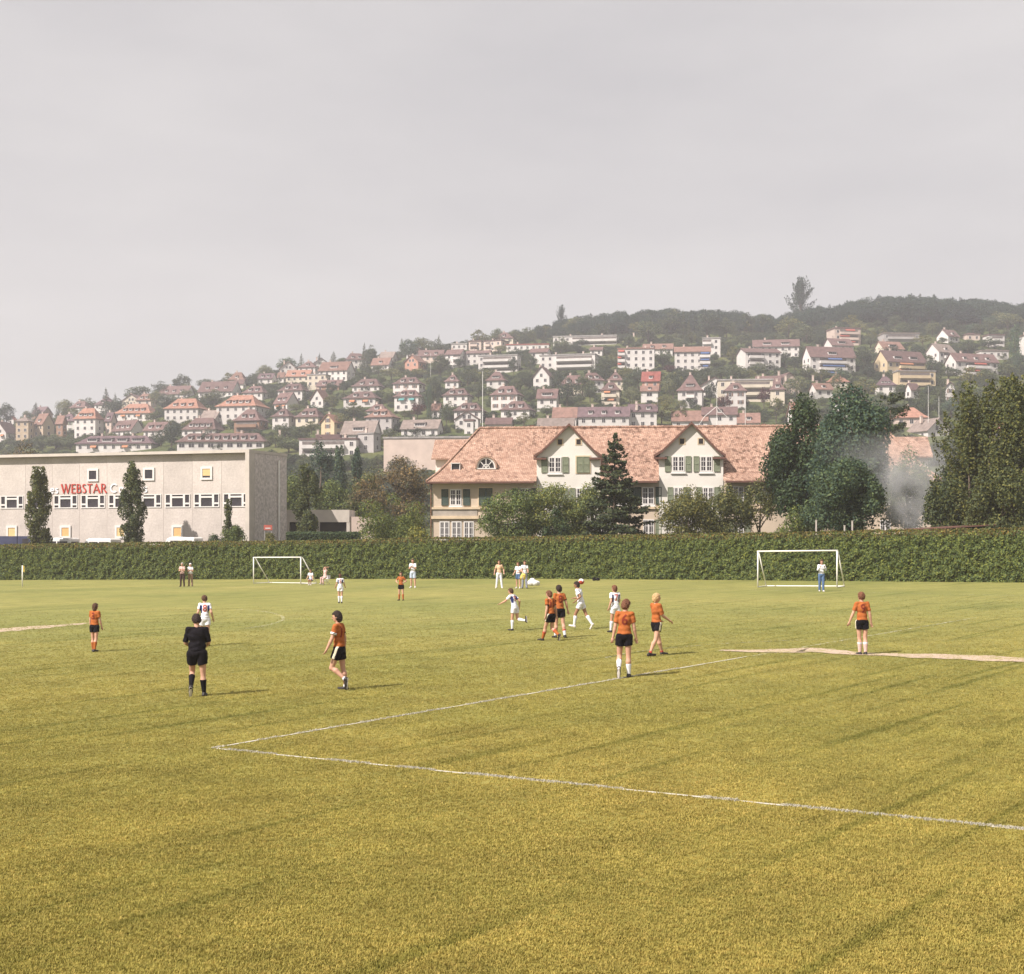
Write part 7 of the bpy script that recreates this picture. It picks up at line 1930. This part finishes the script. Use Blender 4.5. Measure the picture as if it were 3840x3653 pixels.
van('white van parked beside the left poplar below the factory windows', 212, 152.6, 160, 2.3)
van('white van parked under the lower windows between the two poplars', 370, 151.6, 156, 2.26)
van('white van parked left of the small thin poplar', 674, 149.2, 160, 2.42)
Xt = (30 - CX) / F * 154
tk = empty('box_truck', (Xt, 154, Tz(Xt, 154)), math.radians(-12)); tag(tk, 'dark blue tarpaulin covered lorry by the factory wall', 'lorry')
MB().box(-3.6, 1.7, -1.15, 1.15, 0.9, 2.46).build('load_box', [M['truck_blue']], tk)
MB().prism([(1.75, 0.5), (3.4, 0.5), (3.45, 1.3), (3.1, 2.4), (1.75, 2.45)], 1, -1.1, 1.1).build('cab', [M['truck_blue']], tk)
MB().box(2.3, 3.0, -1.12, -1.09, 1.4, 2.2).build('side_window', [M['pane']], tk)
MB().add([(3.44, -0.95, 1.38), (3.44, 0.95, 1.38), (3.16, 0.95, 2.25), (3.16, -0.95, 2.25), (3.47, -0.95, 1.39), (3.47, 0.95, 1.39), (3.19, 0.95, 2.26), (3.19, -0.95, 2.26)], [(4, 5, 6, 7), (0, 3, 2, 1), (0, 1, 5, 4), (1, 2, 6, 5), (2, 3, 7, 6), (3, 0, 4, 7)]).build('windscreen', [M['pane']], tk)
MB().box(-3.6, 3.3, -0.5, 0.5, 0.45, 0.89).build('chassis', [M['tyre']], tk)
wheels(tk, (-2.2, 2.5), 1.0, 0.48)

# low pale garage between the factory and the house
gx = (1240 - CX) / F * 160
ga = empty('garage', (gx, 160, Tz(gx, 160)), 0); tag(ga, 'low pale flat-roofed garage with dark openings behind the poplar', 'garage')
zt_ = CAMZ + (HY - 1912) / F * 160 - ga.location.z
wl = (1340 - 1070) / F * 160
MB().box(-wl * 0.62, wl * 0.26, 0, 6, zt_ - 1.35, zt_).build('parapet', [M['conc_light']], ga)
MB().box(-wl * 0.60, wl * 0.24, 0.4, 5.6, -1, zt_ - 1.35).build('wall', [M['dark']], ga)
for xx in (-wl * 0.62, -wl * 0.2, wl * 0.22): MB().box(xx, xx + 0.35, 0.02, 5.9, -1, zt_ - 1.351).build('pier', [M['conc_light']], ga)
MB().box(wl * 0.22 + 0.36, wl * 0.62, 0.15, 5, -1, zt_ - 0.75).build('side_wall', [M['wP']], ga)
# trimmed low hedge in front of it
rng = np.random.default_rng(31)
lx0, lx1, ld = (1075 - CX) / F * 142, (1352 - CX) / F * 142, 142
lh = empty('low_hedge', ((lx0 + lx1) / 2, ld, Tz((lx0 + lx1) / 2, ld))); tag(lh, 'low trimmed dark hedge before the garage', 'hedge')
zt_ = CAMZ + (HY - 1999) / F * ld - lh.location.z
n_ = 9000
wl = lx1 - lx0
P = np.stack([(rng.random(n_) - 0.5) * wl, np.where(rng.random(n_) < 0.6, -0.5 + rng.normal(0, 0.05, n_), rng.uniform(-0.5, 0.5, n_)), rng.random(n_) * zt_], 1)
P[P[:, 1] > -0.35, 2] = zt_ + rng.normal(0, 0.05, (P[:, 1] > -0.35).sum())
V, Q = leaf_quads(P, np.tile([0, -0.6, 0.6], (n_, 1)), 0.16, rng)
tag(link('foliage', mesh_np('foliage', V, Q, [M['l_dark']]), lh), kind='stuff')
MB().box(-wl / 2, wl / 2, -0.42, 0.42, -1, zt_ - 0.08).build('twig_core', [M['twig']], lh)
# garden shed roof edge and posts behind the hedge on the right
sp_ = px(3580, 1984, 102)
sd = empty('garden_shed', (sp_.x, 102, Tz(sp_.x, 102))); tag(sd, 'low dark shed with a pale roof edge just over the hedge', 'shed')
zt_ = sp_.z - sd.location.z
MB().box(-2.2, 3.0, 0, 2.5, -0.5, zt_ - 0.1).build('wall', [M['wood']], sd)
MB().add([(-2.7, -0.4, zt_ - 0.08), (3.3, -0.4, zt_ + 0.28), (3.3, 2.8, zt_ + 0.30), (-2.7, 2.8, zt_ - 0.04), (-2.7, -0.4, zt_ - 0.0), (3.3, -0.4, zt_ + 0.36), (3.3, 2.8, zt_ + 0.38), (-2.7, 2.8, zt_ + 0.04)],
         [(0, 1, 5, 4), (1, 2, 6, 5), (2, 3, 7, 6), (3, 0, 4, 7), (4, 5, 6, 7), (3, 2, 1, 0)]).build('roof', [M['h_fascia']], sd)
for u_, yt_, lb in ((3094, 1952, 'pale fence post over the hedge nearest the big dark tree'), (3204, 1972, 'short pale fence post over the hedge below the blue green tree'), (3234, 1955, 'white capped post over the hedge beside the smoke')):
    d_ = 100.5 if u_ > 3150 else 102.5
    q = px(u_, yt_, d_); o = empty('fence_post', (q.x, d_ + 3, Tz(q.x, d_ + 3))); tag(o, lb, 'post')
    zz_ = CAMZ + (HY - yt_) / F * (d_ + 3) - o.location.z
    MB().box(-0.045, 0.045, -0.045, 0.045, -0.3, zz_).build('post', [M['conc_light']], o)
    MB().box(-0.06, 0.06, -0.06, 0.06, zz_, zz_ + 0.04).build('cap', [M['conc_light']], o)

# ------------------------------------------------------------------ air
m = bpy.data.materials.new('summer_haze'); m.use_nodes = True
nt = m.node_tree; nt.nodes.clear()
out = nt.nodes.new('ShaderNodeOutputMaterial'); pv = nt.nodes.new('ShaderNodeVolumePrincipled')
pv.inputs['Color'].default_value = (0.90, 0.88, 0.96, 1)
pv.inputs['Density'].default_value = 0.00032
pv.inputs['Anisotropy'].default_value = 0.1
nt.links.new(pv.outputs[0], out.inputs['Volume'])
hzo = MB().box(-1250, 1250, -110, 1180, -6, 190).build('haze', [m])
tag(hzo, 'thin pale summer haze over pitch and hillside', 'haze', kind='stuff')

# smoke from a garden fire behind the hedge
d_ = 112.0
m = bpy.data.materials.new('wood_smoke'); m.use_nodes = True
nt = m.node_tree; nt.nodes.clear()
out = nt.nodes.new('ShaderNodeOutputMaterial'); pv = nt.nodes.new('ShaderNodeVolumePrincipled')
pv.inputs['Color'].default_value = (0.96, 0.96, 0.985, 1)
tc = nt.nodes.new('ShaderNodeTexCoord')
n1 = noise_node(nt, 0.42, 5, 0.6, tc.outputs['Object'])
r1 = ramp(nt, n1.outputs['Fac'], [(0.34, 0.0), (0.60, 1.0)])
at = nt.nodes.new('ShaderNodeSeparateXYZ'); nt.links.new(tc.outputs['Object'], at.inputs[0])
def mth(op, a, b_=None, clamp=False):
    n = nt.nodes.new('ShaderNodeMath'); n.operation = op; n.use_clamp = clamp
    for i, v in enumerate((a, b_)):
        if v is None: continue
        if isinstance(v, bpy.types.NodeSocket): nt.links.new(v, n.inputs[i])
        else: n.inputs[i].default_value = v
    return n.outputs[0]
SX, SY, SZ = at.outputs[0], at.outputs[1], at.outputs[2]
wob = noise_node(nt, 0.22, 3, 0.5, tc.outputs['Object']); wob = mth('MULTIPLY', mth('SUBTRACT', wob.outputs['Fac'], 0.5), 3.0)
axis = mth('ADD', mth('MULTIPLY', mth('POWER', mth('MAXIMUM', mth('MULTIPLY', SZ, 0.1), 0.0), 1.4), -2.6), wob)      # the plume bends as it climbs
dx = mth('SUBTRACT', SX, axis)
rad_ = mth('ADD', 1.1, mth('MULTIPLY', mth('MINIMUM', mth('MAXIMUM', SZ, 0.0), 6.0), 0.78))
rr = mth('DIVIDE', mth('SQRT', mth('ADD', mth('MULTIPLY', dx, dx), mth('MULTIPLY', SY, SY))), rad_)
fall = mth('POWER', mth('SUBTRACT', 1.0, rr, True), 0.8)
top_ = mth('SUBTRACT', 1.0, mth('MULTIPLY', SZ, 0.125), True)
dens = mth('MULTIPLY', mth('MULTIPLY', fall, top_), r1.outputs['Color'])
nt.links.new(mth('MULTIPLY', dens, 0.50), pv.inputs['Density'])
nt.links.new(pv.outputs[0], out.inputs['Volume'])
c0 = px(3412, 2010, d_)
so = MB().box(-9.5, 7.5, -6, 6, -0.2, 9.0).build('smoke', [m], loc=(c0.x, d_, c0.z))
tag(so, 'grey smoke drifting up from a garden fire behind the hedge', 'smoke', kind='stuff')
